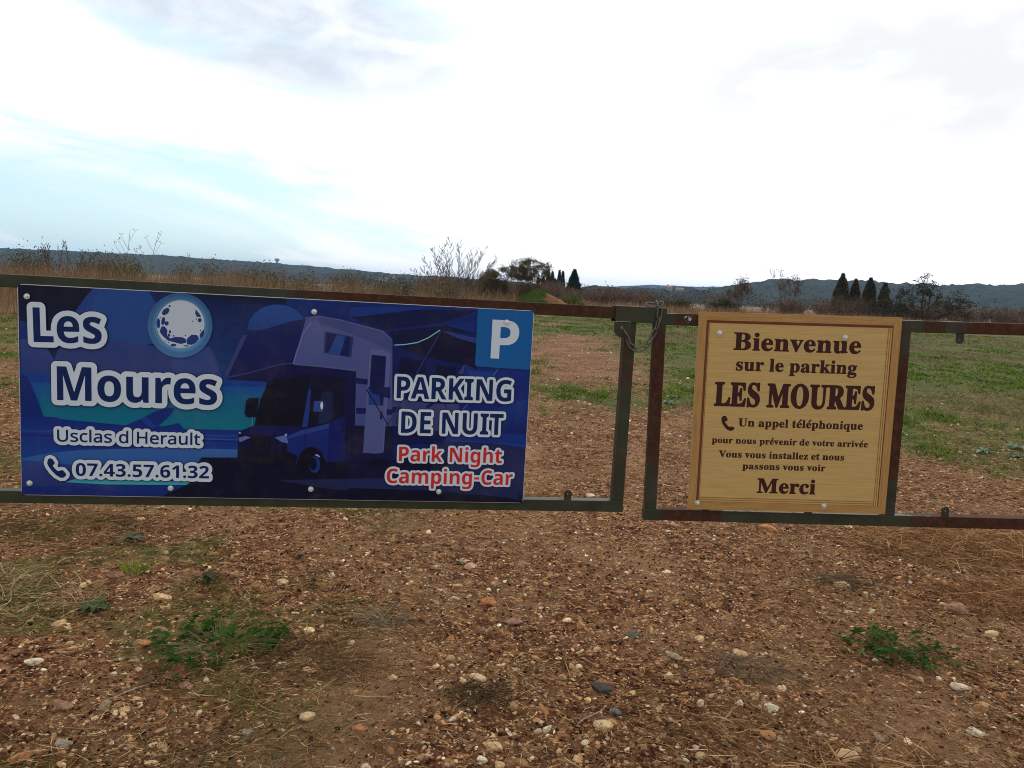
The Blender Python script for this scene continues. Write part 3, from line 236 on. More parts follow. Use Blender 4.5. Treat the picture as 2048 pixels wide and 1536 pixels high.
        '2096,3464 -8,5 -98,216 -10,14 -14,4 -6,5 -1,18 2,4 9,4 144,0 9,-3 3,-5 -1,-18 -6,-6 -18,-1 -5,-2 0,-5 36,-86 5,-4 39,90 -4,5 -26,6 -3,7 0,14 2,4 10,4 90,-1 5,-3 2,-4 -1,-18 -6,-5 -18,-8 -10,-14 -96,-212 -7,-5|2366,3465 -27,7 -18,9 -15,11 -21,22 -11,18 -11,32 -4,40 2,23 8,31 9,18 17,23 17,15 27,15 18,6 32,4 27,-1 22,-6 23,-11 18,-14 14,-17 11,-23 6,-22 2,-36 -2,-5 -9,-3 -135,-1 3,-27 12,-27 21,-18 27,-5 14,2 13,5 14,9 18,17 9,-1 13,-11 4,-7 -4,-8 -22,-27 -32,-23 -31,-12 -36,-4|2965,3464 -25,10 -11,9 -12,18 -5,13 -4,18 -1,23 -1,130 -4,11 -23,7 -2,9 0,14 2,3 9,3 113,-1 9,-4 1,-6 0,-189 3,-8 5,-5 13,-3 23,6 9,6 5,9 -1,148 -4,10 -23,5 -4,3 -2,5 1,18 4,4 6,1 122,-1 4,-4 1,-5 1,-198 5,-9 20,-4 4,-4 2,-5 -2,-18 -4,-4 -54,-5 -68,-13 -6,4 -2,4 -1,17 -22,-13 -27,-9 -27,-3|3320,3465 -18,6 -27,16 -21,23 -11,18 -12,31 -3,23 0,40 8,32 8,18 21,27 15,12 27,16 18,6 31,4 27,-2 23,-6 25,-12 17,-14 14,-18 10,-22 6,-23 1,-36 -4,-4 -6,-2 -131,0 -4,-3 3,-27 13,-27 20,-16 27,-5 13,2 18,8 23,20 9,4 18,-13 3,-9 -26,-32 -31,-23 -36,-13 -32,-4|1453,3469 -23,7 -27,16 -13,13 -19,27 -8,18 -8,36 0,36 4,23 6,18 16,27 22,23 18,12 27,12 23,4 40,-1 23,-6 26,-13 16,-13 14,-18 10,-23 6,-22 1,-36 -5,-5 -5,-1 -131,0 -4,-3 3,-27 13,-27 20,-16 27,-5 13,2 18,8 23,21 9,3 19,-13 2,-9 -26,-32 -31,-23 -36,-13 -32,-4|1637,3473 -8,5 -1,18 2,5 25,8 3,10 1,162 -4,18 -4,3 -14,2 -6,4 -1,18 3,7 9,2 112,0 8,-5 1,-9 5,-3 18,11 22,8 32,4 36,-6 28,-18 17,-32 4,-36 1,-135 4,-7 18,-4 4,-3 2,-8 -2,-16 -9,-4 -139,0 -14,6 -4,-5 -5,-1|2537,3472 -4,6 1,18 4,5 20,4 4,5 1,9 1,157 -1,14 -3,7 -5,2 -13,2 -7,7 0,18 2,4 9,3 113,-1 6,-2 3,-4 1,-9 3,-2 18,12 23,8 31,3 36,-5 27,-18 18,-30 5,-36 1,-135 3,-9 18,-4 6,-5 1,-18 -2,-5 -9,-4 -140,1 -13,5 -5,-4 -4,-1 -144,0|769,3477 -5,6 0,18 3,4 38,9 7,9 4,14 1,234 -2,27 -6,13 -13,6 -23,2 -7,6 -1,18 4,7 9,1 175,0 72,-5 54,-18 30,-26 3,-4 10,-36 -7,-36 -21,-27 -32,-18 -2,-5 10,-3 37,-19 27,-32 7,-36 -2,-22 -10,-26 -15,-19 -21,-17 -23,-11 -31,-10 -32,-5 -40,-1 -194,0|1174,3477 -3,6 1,18 6,4 19,5 3,4 2,14 -1,166 -1,5 -4,3 -13,2 -7,4 -2,4 1,18 3,5 5,1 117,0 4,-3 3,-7 0,-207 3,-9 17,-5 6,-4 1,-18 -1,-5 -6,-4 -5,0 -139,0|1790,3498 -4,5 -18,4 -5,11 0,145 18,16 14,5 13,1 9,-5 4,-17 0,-140 -1,-9 -7,-9 -14,-1|2695,3497 -5,4 -18,4 -4,9 0,144 6,9 12,10 13,5 14,0 5,-1 5,-5 3,-18 0,-135 -1,-9 -4,-9|944,3514 -10,5 -3,13 0,117 0,5 4,2 41,-5 22,-10 9,-10 4,-9 6,-22 0,-32 -3,-18 -5,-13 -6,-9 -14,-10 -13,-4|3334,3638 -2,2 2,27 9,22 9,9 9,2 9,0 9,-5 5,-10 3,-13 1,-33|1462,3643 -2,2 2,27 8,22 10,9 13,3 10,-3 5,-4 5,-14 3,-40 -5,-2|2366,3641 -1,4 2,27 8,20 9,8 9,3 9,0 8,-4 6,-9 3,-14 1,-35|935,3692 -3,2 -1,5 2,108 2,5 9,3 32,-3 16,-10 9,-18 3,-27 -4,-31 -6,-14 -14,-12 -18,-6|1237,3761 -19,10 -13,16 -4,20 3,18 13,18 15,9 23,4 22,-4 18,-11 11,-16 3,-18 -3,-18 -11,-15 -18,-12 -22,-4',
    ],
    'surle': [
        '3279,2954 -24,8 -12,8 -8,8 -6,16 4,16 7,8 12,8 -9,8 -6,12 -2,12 4,15 12,16 21,13 -24,20 -9,16 -5,24 3,16 4,12 10,13 14,11 15,8 23,7 36,1 36,-8 52,0 5,-4 1,-4 -1,-24 -5,-4 -12,0 -4,-4 5,-16 0,-20 -5,-16 -12,-16 -16,-12 -16,-7 -20,-4 -36,0 -8,-3 -5,-6 1,-4 8,-2 48,-2 28,-3 16,-5 15,-8 13,-16 4,-16 -2,-24 -5,-12 -9,-12 -12,-10 -20,-9 -16,-4 -48,-5|1991,2957 -3,5 1,12 3,4 14,4 3,8 2,192 -3,20 -13,5 -4,3 0,16 8,4 76,0 6,-4 2,-9 12,9 16,7 20,2 20,-3 20,-10 16,-15 9,-13 9,-20 5,-24 0,-16 -2,-28 -8,-24 -11,-20 -20,-20 -18,-9 -12,-2 -28,0 -16,6 -8,5 -3,-4 2,-48 5,-7 20,-4 4,-5 0,-12 -4,-6 -112,-1|3303,2982 -12,4 -10,8 2,10 8,8 76,-1 12,-3 4,-6 -2,-8 -6,-6 -20,-7 -28,-2|2279,3030 -24,6 -10,6 -8,8 -8,20 1,24 6,12 7,8 16,13 36,17 44,14 0,32 -4,9 -8,5 -12,2 -16,-3 -1,-5 7,-12 2,-8 -3,-16 -13,-12 -12,-4 -12,0 -16,5 -11,11 -4,16 5,20 10,12 10,8 30,12 24,4 28,-1 20,-3 16,-5 15,-11 7,-8 7,-12 4,-16 1,-16 0,-88 2,-4 8,3 4,-1 7,-10 0,-8 -15,-13 -24,-11 -16,-1 -16,3 -12,6 -8,11 -24,-13 -16,-4|919,3034 -40,11 -4,-1 -8,-9 -12,0 -7,3 -1,68 4,9 16,0 4,-2 14,-31 12,-12 10,-5 12,-2 12,1 10,6 3,8 -1,8 -8,10 -52,26 -16,12 -8,8 -7,12 -3,12 0,20 3,12 7,12 8,9 12,10 12,5 32,5 40,-8 4,0 8,8 12,-1 4,-4 1,-4 0,-56 -5,-6 -16,1 -15,25 -8,8 -9,6 -20,2 -8,-3 -5,-5 1,-12 8,-7 49,-25 19,-13 11,-15 5,-20 -1,-24 -3,-12 -7,-12 -9,-10 -24,-14 -16,-4|1087,3034 -16,4 -12,6 -9,10 -8,16 -4,32 -1,96 -2,8 -12,3 -6,5 1,16 9,3 80,0 4,-3 2,-4 0,-140 3,-8 11,-4 16,5 7,7 1,4 0,108 -4,9 -16,3 -3,4 1,16 6,3 88,-2 3,-5 0,-148 5,-6 12,-2 4,-3 0,-18 -4,-3 -40,-4 -44,-9 -4,1 -4,4 0,13 -16,-10 -16,-6 -20,-2|1751,3034 -20,9 -12,9 -13,14 -10,16 -5,12 -5,24 -1,20 3,24 7,20 10,16 14,15 12,9 20,9 16,4 32,-1 16,-5 12,-7 15,-12 9,-12 7,-16 4,-16 2,-28 -3,-4 -6,-2 -92,-1 1,-21 7,-16 16,-14 20,-4 16,5 20,17 8,3 12,-11 1,-8 -17,-22 -24,-18 -20,-8 -24,-3|2467,3034 -16,1 -4,7 1,12 3,4 15,4 2,12 0,120 -3,8 -14,4 -2,8 2,12 8,3 76,-1 4,-1 3,-5 1,-11 20,15 16,6 20,0 8,-2 12,-6 9,-14 3,-16 -2,-12 -10,-13 -16,-6 -16,1 -12,6 -12,14 -4,0 -7,-6 -7,-12 -1,-16 0,-84 2,-4 5,-2 20,-4 2,-6 0,-8 -2,-6 -4,-2|2639,3034 -8,4 1,16 3,3 12,3 4,2 1,8 1,200 -2,15 -12,3 -6,6 1,12 5,6 80,0 4,-1 4,-4 0,-141 0,-4 4,-3 40,39 -4,4 -12,1 -6,3 -1,16 3,4 8,2 88,-2 3,-8 0,-8 -3,-6 -16,-3 -16,-7 -37,-32 0,-4 69,-92 12,-8 8,-1 12,3 3,14 0,120 -3,7 -12,2 -3,3 -1,16 4,4 4,1 80,0 6,-5 0,-156 2,-5 3,-3 13,-4 1,-16 -3,-4 -6,-1 -212,1 -4,4 1,16 3,3 12,1 0,4 -36,49 -3,-1 -1,-4 0,-40 4,-6 14,-6 1,-16 -3,-4|2991,3034 -3,4 0,12 2,4 13,4 5,8 1,120 -2,13 -17,7 -1,12 2,6 8,3 76,0 8,-4 4,-8 12,8 16,6 20,2 28,-5 17,-12 14,-24 3,-28 0,-96 4,-8 14,-4 2,-4 0,-12 -2,-4 -4,-2 -100,0 -4,1 -4,4 -4,-4 -4,-1|1271,3038 -4,0 -6,4 -1,12 3,6 16,5 2,5 1,124 -3,12 -12,3 -4,4 0,13 2,4 6,3 76,-1 6,-2 3,-12 3,-1 18,13 18,6 24,-1 15,-9 8,-12 3,-16 -5,-16 -9,-10 -12,-5 -20,1 -8,5 -12,13 -4,2 -10,-6 -6,-12 -2,-16 1,-84 5,-5 20,-4 3,-3 0,-16 -7,-4|1563,3037 -6,5 1,16 17,6 3,10 0,200 -1,12 -2,4 -15,4 -1,16 4,5 4,1 80,-1 4,-2 2,-7 0,-236 2,-5 16,-7 1,-16 -4,-4 -5,-1|3103,3052 -4,4 -12,3 -3,7 0,104 1,4 10,10 16,5 8,-3 3,-12 0,-104 -3,-11 -12,-3|2099,3069 -8,6 -6,11 0,88 3,8 7,8 8,5 8,1 8,-2 5,-4 7,-16 3,-28 0,-32 -4,-24 -7,-16 -8,-6 -8,-1|2315,3070 -7,4 -3,8 -1,8 3,16 10,12 12,8 10,2 0,-46 -12,-10|3319,3120 -7,6 -4,12 -1,24 1,20 7,17 8,4 8,-1 8,-5 3,-11 3,-24 -2,-20 -2,-12 -4,-8 -6,-3|1763,3163 -2,3 1,16 5,16 8,8 8,2 8,-3 5,-11 3,-28 -4,-3|2919,3242 -16,4 -12,8 -7,12 -2,12 3,16 9,12 13,7 16,3 12,-3 12,-7 9,-12 3,-16 -4,-16 -8,-10 -12,-7',
    ],
    'lesmoures': [
        '1141,2255 -9,7 -4,12 0,180 3,9 5,6 9,3 18,0 9,-3 6,-6 17,-70 9,-24 13,-23 9,-11 14,-10 9,-3 18,-2 13,3 9,5 8,9 6,14 5,27 -3,22 -6,14 -10,13 -81,60 -22,20 -18,21 -20,34 -9,27 -4,23 -2,27 4,45 12,40 15,27 16,18 24,19 18,8 18,4 31,0 32,-7 31,-12 5,0 4,12 9,7 27,0 9,-7 4,-10 0,-158 -2,-9 -6,-6 -9,-4 -18,0 -11,6 -5,9 -13,49 -13,27 -17,24 -22,16 -14,3 -9,-1 -13,-7 -9,-12 -4,-9 -2,-23 4,-22 11,-18 20,-18 88,-61 24,-25 17,-27 13,-40 5,-50 -5,-49 -13,-41 -19,-31 -17,-18 -28,-19 -22,-9 -23,-4 -40,0 -23,5 -36,15 -4,-13 -8,-7 -6,-2|2230,2256 -36,10 -37,22 -31,29 -27,38 -19,41 -14,49 -8,54 1,59 6,49 15,50 19,42 28,39 31,29 36,21 40,11 23,2 22,-2 41,-11 36,-21 30,-29 26,-36 21,-45 14,-50 6,-54 0,-54 -7,-54 -15,-49 -19,-41 -29,-40 -30,-27 -38,-22 -40,-11 -23,-1|2617,2256 -30,9 -29,18 -20,23 -15,27 -10,31 -6,41 -2,45 -1,252 -3,18 -6,8 -27,9 -7,10 -1,27 8,12 9,3 176,0 9,-3 6,-8 2,-27 -3,-9 -10,-8 -27,-6 -4,-13 -2,-279 4,-54 10,-31 15,-17 9,-5 13,-2 32,8 21,20 14,41 6,58 -1,252 -3,14 -6,7 -27,8 -9,7 -3,9 0,18 5,14 12,6 112,0 9,-2 9,-9 9,8 9,3 158,0 36,-2 31,-6 36,-14 23,-15 17,-19 14,-26 9,-32 3,-36 -6,-45 -16,-36 -29,-32 -16,-9 -4,-4 86,-178 9,-13 14,-2 18,2 9,4 4,7 3,18 1,324 -1,27 -5,22 -7,7 -22,4 -10,12 0,27 4,9 6,4 9,2 292,0 9,-3 8,-8 1,-9 0,-144 -2,-9 -7,-7 -9,-3 -13,0 -9,3 -5,4 -4,8 -4,31 -8,27 -7,14 -7,9 -15,11 -13,6 -18,4 -36,1 -5,-1 -1,-3 -1,-18 0,-131 2,-3 16,8 11,18 10,36 3,27 5,9 9,5 23,0 9,-6 4,-13 -1,-247 -6,-9 -11,-5 -18,1 -9,5 -5,8 -5,45 -10,31 -11,14 -14,5 -1,-1 -1,-139 1,-23 6,-4 9,0 31,2 23,7 13,7 17,15 15,23 26,63 10,6 18,0 9,-2 8,-9 1,-13 -21,-153 -6,-9 -5,-3 -9,-2 -423,1 -9,5 -4,7 -81,176 -1,-81 2,-31 3,-12 5,-4 22,-5 9,-6 3,-5 1,-27 -4,-10 -4,-4 -9,-4 -176,0 -9,4 -5,5 -3,9 1,27 8,9 22,5 7,4 5,14 1,13 1,333 -2,23 -4,13 -8,7 -18,3 -14,11 -9,-10 -13,-4 -9,-6 -5,-14 -3,-284 -7,-49 -12,-41 -14,-27 -19,-22 -30,-22 -36,-11 -32,-3|3598,2255 -9,8 -3,11 0,180 3,9 4,5 9,3 18,1 9,-3 7,-6 17,-72 9,-22 12,-23 9,-11 14,-10 13,-4 14,-2 13,3 9,5 9,10 6,14 4,27 -3,22 -5,14 -10,13 -82,60 -18,17 -20,22 -13,18 -9,18 -8,27 -4,23 -2,27 4,45 12,39 15,28 16,18 23,18 18,8 31,5 23,-1 27,-6 36,-13 4,12 9,7 27,1 9,-7 5,-10 0,-158 -2,-9 -7,-7 -9,-3 -14,0 -9,2 -5,4 -5,9 -8,36 -13,31 -21,32 -20,15 -18,4 -9,-1 -10,-5 -8,-8 -5,-10 -4,-13 -1,-14 6,-27 13,-17 16,-14 88,-61 24,-25 18,-27 13,-40 5,-50 -5,-49 -13,-41 -19,-31 -17,-18 -29,-19 -22,-9 -41,-6 -22,2 -23,5 -31,15 -5,-2 -5,-13 -8,-6|434,2269 -5,5 -4,9 2,27 7,9 23,6 6,3 4,9 3,18 0,333 -1,23 -3,13 -9,7 -23,6 -7,10 -1,27 4,8 4,4 9,3 180,0 9,-2 6,-4 4,-14 0,-18 -3,-9 -11,-8 -23,-2 -8,-3 -3,-5 -3,-13 -1,-338 3,-36 3,-3 9,-1 32,2 18,5 18,10 18,18 13,23 10,23 14,45 3,4 9,5 23,0 9,-5 5,-13 -15,-131 1,-5 9,6 22,4 6,4 4,14 2,27 -1,333 -3,18 -4,9 -8,3 -18,3 -9,9 -2,7 0,18 4,14 7,5 9,1 292,0 13,-6 4,-14 0,-144 -2,-9 -6,-6 -9,-3 -13,0 -14,5 -5,9 -4,31 -8,27 -7,14 -7,9 -14,11 -13,6 -18,4 -41,1 -2,-4 -1,-23 0,-126 3,-3 15,8 11,18 10,36 3,27 6,10 9,5 23,-1 9,-7 3,-12 -1,-247 -6,-9 -10,-4 -18,0 -9,4 -6,9 -5,45 -10,31 -10,13 -14,6 -2,-1 -1,-139 1,-23 2,-2 14,-2 31,3 23,7 13,7 16,14 15,23 25,63 12,6 18,0 7,-2 9,-9 2,-9 -21,-153 -3,-9 -4,-4 -13,-4 -297,0 -9,3 -4,4 -5,16 -4,-16 -5,-4 -9,-3 -297,0|1559,2268 -9,11 1,31 8,10 18,4 11,4 5,9 3,18 0,338 -1,22 -4,12 -9,4 -23,5 -8,11 -1,27 5,9 6,4 7,2 131,0 9,-2 5,-4 4,-9 81,-267 4,5 79,262 5,9 6,5 9,1 126,0 14,-5 6,-10 0,-23 -2,-6 -9,-10 -18,-4 -8,-7 -6,-22 0,-324 1,-32 4,-18 5,-4 22,-4 9,-10 2,-27 -6,-12 -14,-6 -166,0 -9,2 -9,8 -3,13 0,18 3,7 9,8 27,7 4,14 2,36 0,189 -2,6 -88,-294 -6,-9 -9,-4 -18,0 -10,4 -7,9 -87,288 -1,-194 2,-31 4,-12 4,-4 27,-5 8,-6 4,-9 -1,-27 -6,-9 -9,-4 -122,0|2248,2318 -14,7 -15,17 -11,22 -9,27 -8,41 -4,45 -2,49 5,99 16,68 24,35 27,9 9,-1 12,-7 12,-14 12,-22 9,-27 9,-45 4,-41 2,-54 -6,-94 -15,-68 -22,-36 -26,-10|3013,2553 -1,153 2,14 3,4 5,1 18,-4 15,-15 8,-27 3,-36 0,-22 -4,-23 -10,-27 -8,-8 -9,-5',
    ],
    'appel': [
        '2559,1790 -3,4 1,9 11,5 1,4 1,123 -2,12 -9,3 -2,3 1,9 4,2 48,0 3,0 6,-6 15,8 12,2 15,-3 12,-6 16,-18 6,-12 3,-15 -2,-30 -9,-24 -14,-14 -15,-7 -12,-2 -12,1 -15,7 0,-33 3,-4 15,-5 0,-9 -3,-4|3306,1790 -2,4 2,9 14,3 3,3 -1,33 -16,-5 -18,0 -15,4 -15,12 -9,13 -5,15 -1,24 3,18 6,11 9,13 12,10 11,5 16,4 18,-1 9,-3 15,-8 18,12 9,0 3,-4 0,-150 1,-6 11,-3 1,-12 -4,-3|1554,1792 -3,2 -1,9 4,4 8,2 2,6 0,120 -1,12 -11,6 -1,9 2,3 52,1 3,-1 3,-6 18,9 12,1 15,-2 12,-6 15,-17 6,-12 3,-15 -1,-30 -9,-24 -14,-15 -15,-7 -24,-1 -15,7 -2,-2 2,-33 3,-3 13,-3 2,-9 -3,-5|1704,1794 -1,9 4,4 8,2 2,15 0,117 -1,7 -12,5 0,9 6,4 48,0 3,-1 3,-6 15,8 15,2 15,-2 12,-6 15,-17 6,-15 3,-15 -1,-27 -5,-15 -7,-12 -14,-14 -18,-7 -18,1 -17,5 1,-33 4,-3 12,-3 2,-9 -2,-5 -72,-1|3432,1836 -16,6 -6,6 -6,12 -2,18 -1,63 -2,5 -7,1 -3,3 1,11 3,2 51,0 6,-3 0,-91 3,-5 6,-2 9,2 6,5 1,3 -1,69 -3,5 -9,2 -2,2 0,9 5,4 54,0 3,-2 1,-95 2,-4 12,-5 -1,-12 -56,-10 -5,4 -1,7 -21,-9|3594,1836 -12,3 -12,7 -9,8 -8,12 -7,24 1,27 11,24 16,15 23,9 21,-1 20,-8 14,-15 7,-21 1,-18 -3,-2 -60,0 -1,-13 5,-12 11,-8 12,-2 12,3 15,12 9,-6 1,-5 -11,-15 -14,-11 -15,-6|1071,1839 -27,4 -15,5 -9,7 -10,11 -8,24 -2,105 -4,7 -15,3 -3,2 0,9 6,5 87,-1 6,-2 0,-12 -18,-4 -5,-7 0,-105 4,-15 7,-7 9,-5 12,-1 18,2 13,8 8,15 3,18 -1,90 -5,7 -18,5 0,11 6,2 58,-1 3,-3 -1,-9 -3,-3 -12,-3 -5,-9 -1,-96 -3,-15 -6,-14 -9,-11 -21,-12 -18,-4|1509,1839 -15,3 -9,9 -27,-10 -21,-1 -12,5 -10,9 -5,12 1,12 3,9 8,9 18,11 39,14 2,2 0,18 -2,6 -6,3 -12,1 -6,-4 6,-15 -2,-9 -4,-5 -9,-4 -6,-1 -15,3 -8,10 -1,12 5,12 10,9 24,9 30,1 24,-6 13,-13 6,-18 1,-66 7,2 2,-2 5,-9 -7,-8 -9,-6|1905,1839 -12,4 -12,7 -9,7 -8,12 -7,24 1,27 10,24 16,15 24,9 21,0 20,-9 13,-13 6,-14 3,-24 -3,-5 -60,0 -1,-13 5,-12 11,-8 12,-2 12,4 15,11 9,-6 1,-5 -12,-15 -13,-10 -15,-7|2169,1839 -14,6 -8,12 -2,15 0,69 -9,4 -2,11 2,4 30,29 12,15 3,2 9,1 4,-6 1,-36 19,0 3,-1 2,-5 0,-12 -2,-3 -21,0 -2,-3 0,-72 2,-2 6,0 9,11 3,1 9,-5 1,-5 -7,-13 -12,-11 -12,-5 -12,-2|2274,1839 -12,4 -12,8 -15,18 -7,24 1,27 7,18 14,16 15,10 24,4 -15,5 -2,4 32,54 6,3 30,-9 4,-6 -49,-51 24,-8 15,-15 7,-22 1,-18 -5,-3 -57,0 -3,-3 1,-9 7,-15 10,-6 9,-2 9,1 18,14 3,1 9,-8 0,-3 -12,-16 -14,-11 -16,-6 -15,-1|2478,1839 -21,10 -9,8 -8,12 -6,24 1,27 7,18 15,17 15,9 21,4 -12,3 -4,6 33,54 7,3 30,-10 2,-5 -48,-51 25,-10 13,-14 8,-21 1,-18 -4,-3 -57,0 -4,-3 1,-9 6,-14 9,-7 18,-2 21,15 9,-5 2,-5 -11,-15 -15,-12 -15,-6 -15,-2|2913,1839 -15,5 -9,7 -16,18 -7,24 2,27 10,21 11,12 9,6 24,7 27,-2 21,-10 16,-19 8,-24 0,-18 -2,-12 -11,-21 -17,-15 -24,-8|1983,1842 -4,3 0,9 4,3 9,3 1,6 0,126 -1,9 -10,3 -1,12 5,3 51,0 4,-3 1,-3 0,-150 1,-3 11,-6 0,-9 -5,-3|2355,1841 -4,4 0,9 10,4 3,5 0,129 0,7 -12,5 0,9 1,3 5,2 51,0 4,-5 0,-150 2,-4 9,-5 1,-9 -4,-4|2712,1841 -3,4 1,9 11,4 1,5 1,129 -2,8 -11,4 -1,9 6,4 54,-1 2,-6 0,-54 22,10 12,1 15,-3 12,-8 9,-14 2,-19 1,-63 3,-3 8,-3 1,-11 -6,-3|3006,1841 -3,4 2,9 10,3 2,6 0,72 -2,11 -11,4 2,12 54,2 3,-2 3,-6 18,8 15,2 18,-3 12,-9 7,-13 2,-18 0,-63 3,-3 9,-3 1,-6 -1,-7 -6,-1 -60,0 -6,2 -6,-2|3162,1841 -2,4 2,9 9,3 2,3 1,75 -1,9 -12,6 0,9 7,4 51,0 3,-7 0,-96 3,-4 9,-3 0,-11 -6,-2|1185,1844 -4,4 1,8 9,4 3,6 1,75 -1,7 -12,5 1,12 5,2 51,0 6,-7 18,8 15,2 15,-3 12,-8 8,-15 3,-18 0,-63 2,-3 9,-3 1,-12 -5,-2|3078,1853 -9,3 -3,4 -1,69 10,8 9,2 5,-4 1,-6 0,-63 -2,-9|2775,1857 -4,6 0,66 7,8 12,3 3,-2 2,-9 -1,-69 -2,-3 -8,-2|2925,1856 -6,4 -3,9 -1,48 4,24 4,6 8,3 9,-5 3,-10 2,-54 -2,-15 -3,-8 -6,-3|1248,1860 -3,1 -2,5 0,66 8,8 12,2 3,-2 1,-8 0,-69 -3,-3 -7,-2|3312,1860 -9,2 -8,7 -3,12 -1,21 1,21 4,15 7,7 9,2 9,-4 2,-11 0,-63 -4,-6|1626,1863 -8,3 -6,9 0,54 2,5 5,7 10,3 8,-3 3,-6 3,-15 1,-24 -3,-18 -3,-9 -6,-5|1776,1863 -6,4 -5,8 0,54 2,6 5,6 10,3 7,-3 5,-9 2,-18 0,-21 -5,-24 -6,-5|2625,1863 -7,9 0,57 7,10 6,3 6,0 6,-4 4,-9 2,-18 0,-27 -4,-15 -5,-6 -6,-2|1464,1866 -4,6 1,15 6,8 12,7 2,-3 0,-27 -9,-6|3597,1919 -3,4 4,18 5,5 9,1 5,-9 1,-18|1908,1922 -3,4 4,18 5,5 9,1 5,-9 1,-18|2277,1923 0,12 3,9 6,5 9,0 4,-8 1,-18 -2,-1|2484,1921 -2,2 1,9 3,12 4,4 6,2 5,-3 4,-9 1,-15 -4,-2|3189,1974 -9,6 -5,6 -2,9 2,9 5,8 9,6 9,1 12,-2 6,-4 6,-9 1,-9 -2,-9 -5,-7 -9,-5 -9,-2',
    ],
    'pour': [
